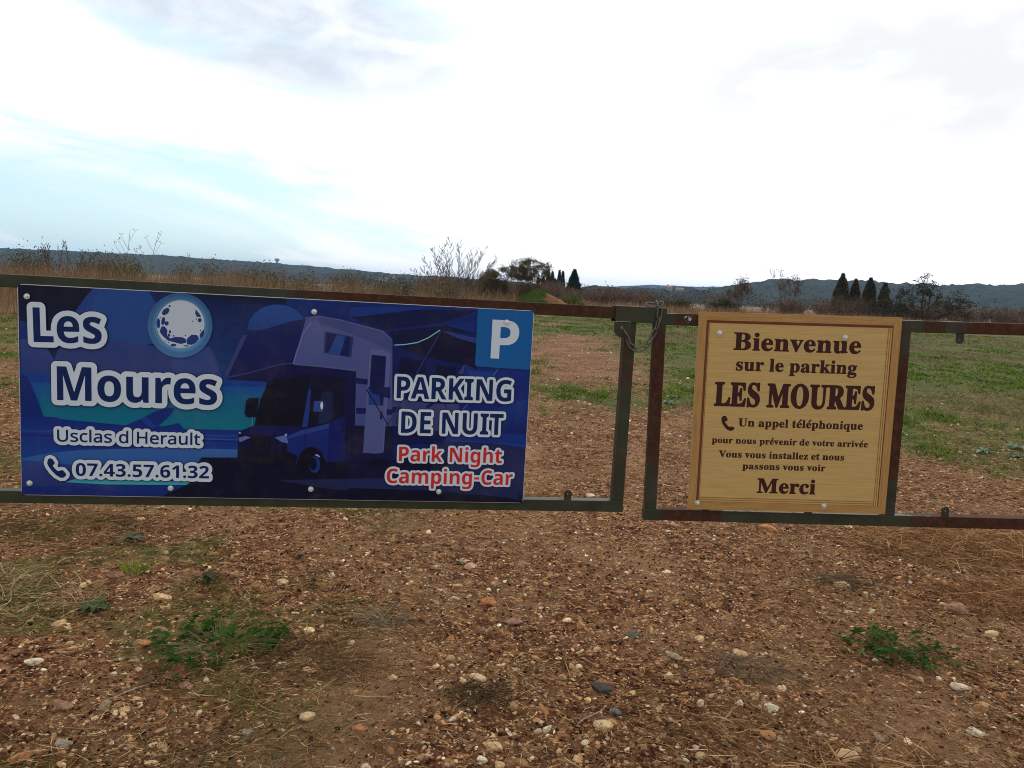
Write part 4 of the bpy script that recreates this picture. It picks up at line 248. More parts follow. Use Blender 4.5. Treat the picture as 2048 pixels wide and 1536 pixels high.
        '437,1427 -3,4 0,6 9,4 2,5 0,96 -2,9 -7,3 -1,9 5,2 39,0 6,-5 12,6 9,1 12,-1 11,-6 13,-15 6,-21 -1,-21 -8,-21 -12,-11 -12,-6 -18,0 -13,5 0,-24 4,-5 9,-2 2,-2 1,-6 -3,-4|1460,1426 -2,8 2,3 8,3 1,3 1,96 -1,9 -10,6 1,7 3,2 39,0 3,-1 3,-5 12,6 12,2 12,-2 9,-5 12,-13 8,-21 -1,-24 -10,-21 -9,-10 -12,-5 -12,-2 -20,5 0,-24 2,-4 12,-3 0,-10 -3,-1|3554,1458 -5,3 -37,81 -9,6 1,9 5,1 54,-1 1,-9 -10,-3 0,-3 12,-30 3,3 11,27 -2,3 -9,3 1,9 38,0 1,-9 -7,-4 -5,-5 -34,-78 -3,-3|3653,1458 -18,5 -14,13 -8,18 -2,24 6,17 9,12 12,8 14,5 -5,5 0,4 26,42 4,2 24,-8 3,-3 -39,-42 13,-3 14,-10 9,-14 2,-21 -2,-3 -3,-1 -45,0 -2,-2 1,-6 4,-12 9,-6 15,0 15,11 8,-5 1,-3 -9,-12 -12,-9 -12,-5|3752,1458 -18,5 -14,13 -8,18 -1,24 6,18 13,15 16,8 21,0 18,-6 10,-11 6,-15 2,-15 -3,-4 -48,0 -1,-8 4,-11 6,-5 12,-3 9,2 12,10 6,-3 3,-5 -9,-13 -12,-9 -12,-4|2357,1461 -10,3 -9,6 -13,18 -4,24 1,12 5,14 9,13 15,9 15,3 18,-5 2,2 0,27 -14,5 -1,7 3,3 49,0 2,-3 0,-114 1,-3 9,-4 1,-8 -4,-4 -42,-6 -6,6 -12,-5|2483,1461 -17,6 -13,12 -8,18 -1,24 6,18 13,15 17,7 21,1 15,-5 12,-12 6,-12 2,-18 -2,-4 -3,0 -45,0 -3,-2 1,-6 4,-12 7,-6 12,-2 9,3 12,10 8,-8 -8,-12 -12,-10 -12,-4|2642,1460 -38,82 -10,8 0,8 3,2 54,0 3,-1 0,-10 -10,-4 13,-31 14,31 -9,3 -2,3 0,6 3,3 36,-1 1,-8 -9,-6 -4,-6 -33,-75 -3,-4|2741,1461 -20,9 -13,15 -6,18 1,21 8,18 15,13 21,7 21,-2 18,-8 13,-16 6,-18 -1,-21 -9,-18 -15,-13 -18,-6|2840,1461 -12,6 -4,9 -2,66 -8,3 -1,9 36,37 9,1 3,-2 1,-30 17,-1 2,-5 0,-9 -2,-2 -18,-1 0,-57 3,-3 3,0 9,10 9,-4 1,-3 -7,-12 -9,-8 -9,-4|3017,1461 -17,9 -11,15 -5,21 2,24 10,16 15,11 21,5 18,-4 12,-7 7,-9 6,-15 0,-15 -4,-2 -45,0 -2,-1 0,-9 5,-10 9,-7 15,1 15,11 8,-7 0,-3 -10,-12 -13,-9 -21,-5|3158,1461 -11,6 -5,9 -1,9 3,12 8,8 12,7 33,11 1,16 -4,6 -3,1 -15,-1 6,-12 -3,-9 -9,-8 -9,1 -9,3 -6,7 -1,9 3,9 13,10 18,6 24,0 21,-7 6,-6 5,-12 2,-54 8,-3 3,-6 -2,-3 -10,-8 -9,-3 -15,0 -6,3 -6,6 -21,-8|3458,1461 -12,0 -2,3 0,6 2,3 8,3 1,6 0,60 -2,3 -7,2 -5,-14 -7,-7 -15,0 -12,10 -6,-6 -2,-9 0,-42 2,-4 12,-3 0,-10 -63,0 0,10 9,4 1,6 0,60 -2,3 -5,1 -5,5 3,6 2,2 42,-1 3,-7 15,8 12,2 11,-4 7,-9 3,9 3,1 44,-1 1,-78 0,-3 9,-5 0,-7 -3,-3|740,1464 -3,1 -3,7 -12,-6 -15,-2 -12,2 -11,7 -7,18 0,57 -10,6 1,10 47,-1 1,-72 3,-5 3,-1 9,2 4,4 1,3 0,51 -2,5 -10,4 0,9 49,0 1,-75 2,-4 9,-3 1,-8 -4,-3|1115,1463 -19,7 -16,15 -8,21 0,21 10,20 15,13 18,5 21,-1 18,-8 13,-14 7,-21 -1,-21 -9,-18 -13,-12 -15,-6|1214,1463 -12,5 -9,14 -2,15 0,48 -1,3 -10,6 1,8 3,1 42,0 3,-2 0,-70 3,-6 6,-1 6,2 5,5 0,48 -1,9 -11,6 1,7 3,2 45,0 2,-6 0,-69 1,-4 10,-5 -1,-9 -45,-7 -6,7 -15,-6|1313,1464 -2,3 0,33 2,3 10,0 8,-16 12,-8 12,-1 6,7 -3,7 -30,16 -11,10 -5,15 5,18 11,9 12,5 12,0 21,-3 6,3 6,-1 1,-31 -2,-3 -9,0 -8,14 -9,6 -12,0 -4,-5 4,-7 30,-15 11,-11 3,-18 -2,-11 -4,-7 -11,-9 -12,-4 -15,0 -18,5 -6,-5|1712,1463 -18,9 -10,13 -7,21 1,21 5,12 9,12 11,8 18,7 -6,1 -2,5 25,42 4,3 27,-9 -1,-6 -35,-36 18,-9 12,-12 5,-15 1,-15 -3,-3 -48,0 0,-9 3,-9 9,-7 15,-1 15,11 9,-5 1,-4 -10,-12 -12,-9 -12,-4 -12,-1|1817,1463 -36,79 -4,6 -7,3 0,9 5,2 54,-1 2,-4 -1,-6 -10,-3 12,-31 3,0 12,28 -1,3 -10,3 0,9 5,2 33,-1 2,-4 -1,-6 -7,-3 -4,-6 -35,-78 -3,-2|1910,1463 -18,12 -11,16 -3,21 3,21 11,17 15,10 18,4 18,-3 9,-4 11,-12 6,-15 1,-15 -3,-3 -48,0 0,-12 5,-9 7,-5 15,0 15,11 9,-6 0,-3 -9,-12 -12,-9 -12,-4 -12,-2|2048,1464 -9,0 -3,2 -3,-2 -51,0 -5,3 1,9 8,3 1,6 0,60 -2,3 -8,3 0,6 2,4 42,0 4,-1 2,-4 15,6 12,2 12,-2 11,-8 5,-9 3,-15 0,-48 2,-5 6,-1 2,-9 -5,-3|2108,1464 -6,3 0,6 3,3 6,1 2,5 0,60 -2,6 -8,3 1,9 46,1 2,-4 0,-75 1,-3 9,-6 0,-6 -3,-3|2171,1464 -3,3 0,6 3,3 6,1 2,5 0,57 -2,9 -8,3 1,9 43,1 6,-7 12,7 12,2 9,-2 6,-4 4,-6 1,-9 -2,-6 -6,-6 -15,-2 -12,10 -6,-2 -3,-6 -1,-48 1,-3 12,-3 2,-3 0,-6 -2,-3|2891,1462 -3,5 1,6 8,3 2,3 0,57 -1,9 -7,2 -2,4 2,8 42,1 6,-8 12,8 12,2 9,-2 6,-4 3,-5 2,-9 -1,-6 -5,-6 -8,-4 -9,1 -12,10 -6,-3 -3,-7 -1,-48 3,-3 12,-3 0,-9 -5,-2|3257,1461 -3,3 0,7 3,3 6,1 2,4 0,60 -2,6 -8,3 0,9 5,2 39,0 6,-7 12,7 12,2 9,-2 6,-4 6,-7 -2,-12 -7,-8 -6,-2 -9,0 -12,10 -6,-3 -3,-6 -1,-48 1,-3 13,-3 1,-6 -2,-5|593,1466 -12,6 -9,7 -10,15 -5,21 4,21 11,16 16,11 20,4 21,-4 18,-11 10,-16 4,-21 -4,-21 -10,-15 -15,-10 -18,-5|797,1467 -5,3 0,6 2,3 6,1 3,5 0,60 -3,6 -7,3 1,9 42,1 4,-1 2,-7 18,10 12,0 9,-5 5,-7 1,-6 -2,-9 -4,-5 -6,-3 -9,0 -6,2 -9,8 -4,-2 -4,-6 -1,-48 3,-5 12,-3 0,-8 -3,-3|947,1467 -2,3 0,6 2,2 6,2 3,5 0,57 -1,6 -10,6 2,9 45,0 3,-5 15,6 12,2 12,-2 11,-7 6,-12 2,-12 0,-51 10,-6 -1,-9|1583,1466 -1,10 9,3 1,3 0,57 0,9 -9,4 0,8 3,2 42,0 3,-8 8,6 10,4 12,0 9,-4 5,-6 2,-9 -2,-6 -5,-7 -6,-3 -9,0 -15,11 -5,-4 -3,-6 0,-48 2,-3 12,-3 0,-10 -3,-1|2036,1474 -9,5 -1,3 0,51 7,7 9,2 3,-3 1,-6 0,-48 -1,-6|2750,1474 -6,5 -1,6 -2,36 3,21 3,4 6,3 6,-2 5,-8 2,-39 -4,-21 -3,-4|608,1478 -6,3 -3,7 -2,39 3,21 5,4 6,1 6,-4 3,-7 1,-39 -2,-18 -5,-6|1001,1479 -6,3 -1,3 0,51 7,6 9,2 3,-2 1,-6 0,-51 -1,-4 -3,-2 -6,-2|1118,1478 -4,4 -3,9 0,42 4,15 3,3 6,1 6,-3 3,-7 2,-48 -5,-14 -6,-3|1517,1482 -6,3 -3,6 0,45 6,7 9,2 6,-3 3,-6 2,-30 -5,-20 -6,-4|2369,1480 -7,11 -1,30 4,18 4,4 6,1 7,-2 4,-6 0,-45 -6,-9 -5,-3|3182,1482 -2,6 2,9 4,6 11,5 1,-23 -10,-6|491,1484 -5,4 -2,6 0,42 4,7 9,4 7,-2 3,-6 2,-15 0,-18 -5,-18 -4,-4|3659,1524 -6,0 -3,3 1,6 3,9 8,4 5,-4 2,-15 -1,-3|3752,1524 -2,3 3,15 5,3 6,0 4,-9 -1,-12|2483,1526 0,10 3,9 6,3 6,-1 3,-8 0,-12|3023,1526 3,17 6,4 6,-1 3,-7 0,-13|1718,1528 -2,2 3,15 5,4 6,1 4,-5 1,-15 -2,-2|1919,1528 -2,2 3,15 5,4 6,0 4,-7 1,-12 -2,-2|3470,1566 -8,3 -5,6 -2,6 0,9 4,6 8,5 15,0 10,-8 2,-6 -1,-9 -8,-10|2129,1569 -8,3 -6,6 -2,9 1,6 4,6 8,5 15,0 10,-8 2,-6 -1,-9 -8,-10',
    ],
    'vous': [
        '675,1157 -58,124 -8,12 -12,6 1,9 5,2 78,-2 1,-3 -1,-8 -15,-3 -3,-1 0,-3 30,-68 3,3 26,65 -2,4 -15,3 -1,11 4,2 51,-1 1,-10 -13,-6 -6,-9 -53,-126 -4,-2|801,1158 -21,8 -14,16 -8,21 1,24 9,18 16,15 20,6 24,-1 18,-8 15,-17 6,-19 -1,-24 -8,-19 -16,-14 -20,-7|909,1157 -14,7 -9,15 -2,66 -2,5 -6,1 -3,3 1,9 5,2 42,0 4,-2 1,-78 2,-3 5,-3 9,3 4,6 0,57 -1,4 -9,2 -3,3 1,9 5,2 45,-1 3,-1 1,-81 2,-3 9,-3 0,-11 -48,-9 -3,2 -3,7 -18,-8|1014,1158 -2,6 0,33 2,3 12,0 6,-15 12,-10 15,-1 3,2 3,6 -6,8 -30,15 -12,12 -4,16 5,18 11,10 15,6 12,0 21,-4 6,4 6,0 3,-4 0,-30 -3,-5 -9,1 -9,15 -9,6 -12,0 -5,-5 5,-8 30,-15 12,-11 4,-17 -1,-9 -4,-12 -11,-11 -15,-5 -15,0 -21,5 -6,-5|1212,1157 -40,88 -2,4 -9,5 1,9 5,1 57,0 3,-4 -1,-6 -2,-3 -6,-1 -3,-2 15,-33 14,33 -11,3 -2,3 1,9 4,1 36,0 2,-4 0,-6 -9,-6 -4,-6 -37,-84 -3,-2|1317,1158 -20,9 -14,15 -7,21 1,24 10,20 15,13 21,6 24,-1 18,-9 14,-17 6,-21 -1,-21 -10,-21 -15,-13 -21,-7|1425,1157 -9,4 -6,5 -6,13 -2,66 -1,3 -10,6 1,9 6,1 45,-1 1,-78 2,-4 6,-2 9,3 3,6 0,51 -1,9 -9,3 -3,3 1,8 3,2 48,0 3,-4 0,-78 3,-4 7,-2 2,-9 -2,-3 -46,-8 -5,2 -1,6 -18,-7|1533,1157 -3,4 0,36 3,3 10,0 9,-18 11,-8 15,0 5,8 -5,7 -28,14 -14,12 -4,9 -2,9 6,18 12,11 12,4 15,1 18,-4 6,3 9,0 2,-6 0,-27 -2,-4 -9,-1 -3,2 -6,12 -9,7 -12,1 -7,-5 4,-7 33,-17 12,-12 3,-18 -2,-12 -4,-7 -12,-11 -12,-4 -15,-1 -21,6 -6,-5|1896,1157 -2,4 0,33 3,6 11,-1 8,-17 10,-8 15,-1 4,3 2,6 -3,6 -33,17 -12,12 -4,16 5,18 11,10 15,5 12,0 21,-4 6,5 7,-1 2,-3 0,-30 -3,-5 -9,0 -8,14 -10,7 -12,1 -5,-5 2,-6 3,-3 30,-14 12,-12 4,-16 0,-9 -5,-12 -11,-11 -15,-6 -15,0 -21,5 -6,-5|2016,1158 -9,5 -6,10 -2,12 0,57 -1,3 -8,3 0,9 40,42 7,0 4,-3 0,-30 2,-2 15,0 4,-4 -1,-14 -18,-1 -2,-3 0,-54 2,-7 6,1 6,8 3,1 12,-7 4,13 11,11 21,11 24,8 0,15 -3,6 -15,2 -4,-2 5,-12 0,-6 -4,-7 -6,-4 -6,-1 -15,3 -7,9 0,12 4,9 9,7 21,7 24,1 21,-5 11,-10 6,-15 1,-57 6,1 5,-7 0,-3 -8,-8 -12,-5 -9,-2 -15,4 -6,7 -21,-9 -18,-1 -16,8 -7,9 -1,7 -3,1 -7,-11 -8,-8 -9,-4 -15,-2|2364,1158 -9,4 -11,8 -11,18 -4,24 4,21 11,18 17,11 18,4 21,-3 14,-9 7,-9 6,-18 0,-15 -3,-2 -51,0 1,-13 5,-9 9,-6 15,0 15,12 9,-5 1,-4 -10,-14 -12,-9 -12,-5 -12,-1|2634,1157 -18,10 -12,16 -6,23 3,24 12,21 15,10 21,5 18,-3 12,-6 11,-12 6,-18 0,-15 -5,-2 -48,0 -2,-4 2,-9 4,-9 8,-6 15,-1 18,13 8,-6 1,-3 -12,-15 -12,-9 -12,-4 -12,-2|2730,1157 -9,5 -6,11 -2,69 -1,2 -6,1 -2,3 0,9 38,40 9,1 3,-2 1,-30 2,-3 15,0 4,-3 -1,-14 -18,-2 -2,-2 0,-60 5,-2 9,10 3,0 9,-5 0,-3 -7,-12 -11,-9 -18,-6|3015,1157 -12,6 -9,7 -13,18 -4,21 4,24 12,18 16,10 24,5 21,-4 18,-12 11,-17 4,-24 -4,-21 -11,-18 -18,-11 -21,-4|3123,1157 -10,7 -7,12 -2,15 0,54 -2,3 -8,3 -1,9 6,3 45,-1 2,-5 0,-72 1,-4 6,-3 9,3 4,4 0,3 0,57 -2,3 -10,3 -1,9 6,3 45,0 3,-6 1,-75 2,-5 9,-3 0,-10 -48,-9 -5,3 -1,5 -21,-8|3234,1156 -2,5 0,33 2,5 9,0 3,-2 7,-15 11,-9 15,-1 6,7 -2,6 -3,3 -31,16 -12,11 -4,9 -1,9 7,18 10,9 15,5 12,0 21,-3 3,3 9,0 2,-5 0,-30 -2,-3 -9,0 -9,15 -9,6 -12,1 -5,-4 -1,-3 6,-7 33,-17 9,-9 4,-18 -2,-12 -5,-9 -10,-9 -14,-5 -15,-1 -21,5 -6,-5|1689,1159 -3,5 0,6 3,3 6,1 2,5 0,63 0,6 -8,2 -2,4 0,6 5,4 45,-1 2,-3 0,-81 1,-4 10,-5 -1,-9 -3,-2|1758,1159 -3,5 0,6 3,2 6,2 3,5 0,63 -1,6 -8,2 -3,4 2,9 46,1 4,-1 2,-5 15,7 12,1 15,-2 10,-7 7,-12 2,-15 1,-54 10,-6 -1,-9 -5,-2|2193,1159 -3,2 0,9 9,4 2,5 0,108 -1,6 -7,2 -3,4 0,6 3,3 3,1 42,0 4,-4 0,-126 2,-5 9,-4 -1,-9 -5,-2|2262,1159 -3,5 0,6 9,3 3,6 0,108 -1,6 -9,3 -1,9 5,4 45,-1 2,-3 0,-126 1,-4 10,-5 -1,-9 -3,-3|2433,1161 0,9 47,75 -5,2 -12,-2 -7,-6 -6,-12 -11,-1 -2,4 2,30 2,3 85,0 3,-1 0,-11 -46,-75 19,2 8,7 8,15 11,0 1,-6 -2,-30 -2,-5 -87,-1|2847,1158 -3,3 0,9 9,3 2,6 0,60 -1,9 -7,2 -3,4 0,6 2,3 46,0 3,-1 3,-5 15,7 12,2 15,-3 9,-6 7,-12 3,-15 0,-54 2,-3 8,-3 1,-9 -6,-3 -54,0 -3,2 -3,-2|810,1172 -6,5 -3,8 -1,39 4,23 3,3 6,2 6,-2 4,-8 3,-42 -4,-23 -5,-4|1329,1172 -6,3 -3,7 -2,42 4,24 4,3 6,1 6,-3 3,-7 2,-42 -2,-21 -6,-6|1818,1171 -9,5 -1,57 7,8 9,2 3,-1 1,-6 1,-57 -2,-5|2901,1172 -3,2 -1,5 0,54 7,7 9,2 3,-3 1,-6 0,-57 -10,-6|3027,1172 -5,7 -2,9 0,42 4,16 3,3 6,2 6,-3 4,-9 2,-48 -2,-12 -4,-6 -6,-2|2118,1178 -3,2 -3,5 1,12 5,6 12,6 0,-24 -6,-5|2373,1227 -1,9 2,9 5,4 6,1 4,-5 2,-17|2643,1227 -3,3 3,15 6,5 6,-1 3,-4 2,-15 -2,-3|1716,1271 -9,3 -6,5 -4,8 0,9 4,7 6,5 15,3 9,-3 6,-6 2,-6 1,-9 -3,-6 -6,-6',
    ],
    'passons': [
        '1133,870 -3,3 1,9 8,3 3,6 0,99 -2,9 -7,2 -2,4 1,9 46,0 6,-5 12,6 12,2 12,-2 12,-5 9,-8 5,-9 7,-21 -2,-24 -9,-21 -13,-12 -15,-6 -15,0 -15,6 1,-27 2,-3 13,-3 -1,-11|1346,909 -13,3 -8,7 -21,-9 -18,-1 -12,5 -8,7 -4,15 2,9 7,10 27,16 25,7 -1,18 -6,4 -9,1 -7,-2 6,-12 -1,-6 -4,-7 -6,-4 -9,-1 -12,4 -6,8 -1,9 3,9 9,9 22,8 27,0 18,-4 13,-10 5,-15 1,-51 2,-4 6,0 4,-8 -13,-12|1430,909 -21,5 -3,0 -6,-5 -6,0 -5,3 0,36 2,3 12,0 7,-15 11,-9 15,-1 6,4 1,3 -4,7 -30,15 -14,11 -5,12 2,18 9,12 14,7 18,2 21,-4 6,4 6,0 3,-2 0,-4 0,-27 -3,-6 -9,2 -8,13 -10,7 -12,0 -5,-4 0,-3 5,-6 36,-18 8,-9 3,-9 -3,-21 -8,-12 -15,-8|1532,909 -24,5 -6,-5 -6,0 -5,3 0,36 2,3 12,0 7,-15 11,-9 15,-1 6,4 0,3 -3,7 -30,15 -14,11 -5,12 2,18 9,12 14,7 18,2 21,-4 6,4 6,0 3,-6 0,-27 -3,-6 -9,1 -8,14 -10,7 -12,0 -5,-4 2,-6 3,-3 36,-18 8,-9 2,-9 -2,-21 -8,-12 -15,-8|1637,909 -22,6 -17,14 -9,19 -1,24 7,19 15,16 18,8 24,1 21,-7 15,-13 8,-18 2,-24 -6,-18 -13,-16 -21,-10|1853,909 -6,2 -1,4 0,33 4,4 10,-1 8,-16 12,-9 15,0 5,7 -5,8 -28,13 -14,12 -5,9 -1,9 6,17 10,10 14,5 15,0 18,-3 6,3 9,0 2,-5 0,-27 -2,-5 -9,-1 -10,15 -11,7 -12,-1 -4,-6 7,-7 30,-14 10,-9 4,-9 1,-9 0,-9 -6,-12 -12,-11 -12,-4 -15,-1 -21,6 -6,-5|2051,908 -4,4 -38,82 -3,4 -8,4 -1,9 6,3 57,0 3,-3 -1,-9 -10,-3 14,-35 14,32 -1,3 -10,3 0,10 3,2 36,0 3,-3 0,-9 -9,-5 -3,-4 -37,-81 -2,-3|2159,909 -21,7 -15,14 -9,18 -1,15 1,12 9,19 15,14 21,7 24,0 21,-10 13,-15 7,-21 -2,-21 -9,-20 -15,-13 -21,-7|2267,908 -15,7 -8,12 -3,18 -1,51 -2,3 -8,3 -1,9 5,3 45,0 3,-2 1,-76 2,-4 6,-1 9,3 4,5 0,51 -3,9 -10,3 0,9 3,2 48,0 3,-5 1,-75 2,-3 9,-3 0,-11 -48,-8 -4,1 -2,7 -18,-7|2375,908 -5,4 0,36 2,3 11,0 7,-15 12,-10 15,-1 6,4 1,4 -4,6 -33,17 -12,11 -4,17 2,12 4,6 10,8 15,5 12,1 21,-4 6,4 9,-2 0,-30 -3,-6 -9,1 -8,14 -10,6 -12,0 -5,-3 0,-3 5,-6 30,-15 12,-10 4,-8 1,-9 -1,-9 -5,-12 -11,-11 -15,-5 -15,0 -21,5 -6,-5|2573,908 -40,85 -5,6 -7,3 0,9 4,2 60,-1 2,-4 -1,-6 -10,-3 0,-3 12,-29 3,-1 13,30 -2,3 -10,3 0,9 5,2 36,0 2,-5 -1,-6 -7,-4 -5,-5 -37,-83 -3,-2|2681,908 -12,4 -11,6 -14,15 -7,21 1,24 9,18 16,12 21,7 24,-1 18,-8 14,-16 7,-21 -1,-21 -8,-19 -17,-14 -19,-7|1709,912 -3,3 1,9 8,2 2,4 0,60 -1,9 -7,2 -3,4 0,6 3,3 45,0 3,0 3,-7 15,8 12,1 15,-2 12,-8 6,-10 2,-15 0,-51 1,-3 9,-3 1,-6 -1,-6|2759,910 -4,5 0,6 2,3 8,1 2,5 0,63 -2,5 -9,4 0,9 6,2 45,-1 2,-4 0,-78 1,-4 9,-4 0,-9 -3,-3|2828,911 -3,4 0,6 3,3 6,1 3,5 0,60 -1,6 -10,6 2,10 45,1 4,-2 2,-6 9,6 12,4 12,0 9,-5 4,-5 2,-9 -2,-9 -4,-6 -9,-3 -9,0 -15,11 -8,-8 -1,-51 3,-4 12,-3 2,-5 -2,-6|2168,923 -6,3 -4,7 -3,30 3,30 4,6 6,2 7,-2 4,-6 3,-30 -4,-33 -4,-5|2690,923 -6,4 -3,6 -2,39 4,24 4,4 6,1 6,-3 4,-8 2,-39 -3,-21 -6,-6|1637,926 -4,4 -3,12 1,42 3,13 3,3 6,2 7,-3 4,-9 1,-48 -5,-15 -7,-3|1763,925 -4,8 0,51 7,7 9,2 4,-3 1,-6 0,-54 -2,-4 -3,-1|1193,930 -6,3 -4,6 1,45 6,9 9,2 6,-2 4,-9 1,-30 -5,-21 -6,-3|1310,931 -5,5 1,12 4,6 12,7 1,-22 -4,-6|2777,1022 -6,5 -4,8 -1,9 3,6 6,6 8,3 9,0 9,-3 8,-12 0,-9 -3,-6 -5,-5 -9,-4',
    ],
    'merci': [
        '2034,389 -20,7 -23,14 -13,13 -15,23 -10,28 -3,20 0,32 3,16 5,16 13,24 11,14 20,16 16,9 24,6 20,2 20,-2 20,-6 16,-8 16,-13 10,-14 10,-20 5,-20 2,-32 -3,-6 -8,-2 -104,0 -4,-4 2,-20 9,-20 17,-15 24,-4 20,6 23,21 5,2 5,-2 14,-12 1,-8 -21,-28 -27,-21 -28,-11 -28,-3|2474,389 -20,8 -21,13 -19,20 -14,24 -6,20 -3,32 4,32 5,16 8,16 18,23 16,13 24,14 28,7 20,2 32,-4 16,-5 20,-14 11,-16 4,-8 1,-16 -2,-12 -4,-8 -9,-8 -9,-5 -16,-2 -16,3 -13,8 -7,12 -3,36 -9,3 -12,-3 -11,-12 -7,-20 -2,-28 4,-40 5,-16 7,-13 9,-11 11,-7 20,-4 12,1 20,9 12,10 8,2 15,-11 2,-8 -1,-4 -20,-21 -28,-19 -28,-9 -28,-3|1786,394 -32,1 -6,7 0,12 2,8 4,3 28,6 4,3 3,8 2,20 -1,163 -101,-223 -3,-5 -8,-3 -12,0 -8,5 -100,220 -2,-157 2,-20 3,-8 5,-3 32,-6 5,-7 -1,-16 -2,-4 -6,-3 -112,0 -10,3 -2,8 2,16 6,4 20,3 10,5 4,8 2,20 0,212 -2,8 -6,5 -28,5 -4,2 -3,4 0,12 3,9 8,3 120,0 8,-1 5,-7 83,-183 4,-4 88,192 8,3 120,0 9,-4 2,-8 -2,-16 -5,-3 -24,-6 -7,-7 -2,-8 -2,-208 2,-20 5,-11 8,-3 20,-3 4,-3 2,-8 -1,-16 -9,-4|2182,394 -4,2 -4,6 1,16 7,6 12,2 4,8 1,140 -1,12 -3,4 -13,3 -6,5 2,21 8,4 92,0 8,-5 4,-12 24,16 16,5 12,1 20,-3 16,-9 10,-14 4,-20 -6,-20 -11,-12 -17,-6 -20,1 -12,7 -16,17 -4,-1 -8,-6 -6,-12 -3,-20 1,-96 4,-6 24,-4 4,-3 2,-7 0,-12 -2,-5 -8,-4|2618,393 -4,2 -4,6 1,17 3,4 16,4 4,8 1,140 -2,12 -3,4 -12,2 -6,6 2,20 8,4 96,0 5,-4 2,-8 0,-176 3,-8 14,-4 4,-4 0,-20 -8,-5|2042,544 -2,2 2,20 7,20 5,5 8,3 12,-3 6,-17 2,-28 -4,-3|2674,638 -20,7 -12,11 -7,14 -1,20 7,16 13,12 16,7 20,0 16,-6 13,-13 7,-16 0,-16 -6,-16 -14,-13 -16,-7',
    ],
    'phone': [
        '741,370 -85,51 -77,85 -61,95 -23,60 6,40 10,41 45,21 35,-18 4,-4 39,-65 -5,-30 -25,-20 -2,-5 8,-35 69,-75 27,-4 45,20 35,-5 54,-66 3,-5 -7,-40 -39,-35',
        '726,305 -108,61 -88,95 -70,110 -26,65 -4,35 22,100 24,27 55,26 25,5 25,-5 50,-26 17,-17 51,-90 0,-30 -17,-55 22,-25 47,12 67,-12 23,-19 63,-86 5,-25 -7,-50 -21,-37 -45,-41 -20,-11',
        '716,295 -105,61 -90,96 -73,114 -27,70 -4,30 6,45 20,70 28,29 60,27 30,4 25,-5 50,-26 20,-19 54,-95 3,-30 -15,-60 8,-9 50,9 70,-15 25,-22 55,-70 12,-23 3,-30 -12,-65 -17,-25 -41,-37 -40,-21 -70,-7',
    ],
    'phone2': [
        '792,1743 -65,35 -77,91 -32,65 -11,70 1,5 24,44 50,12 31,-16 33,-70 -9,-27 -40,-14 -2,-4 5,-20 2,-5 71,-75 24,-11 45,14 5,0 53,-23 3,-30 -41,-36 -60,-9',
    ],
}
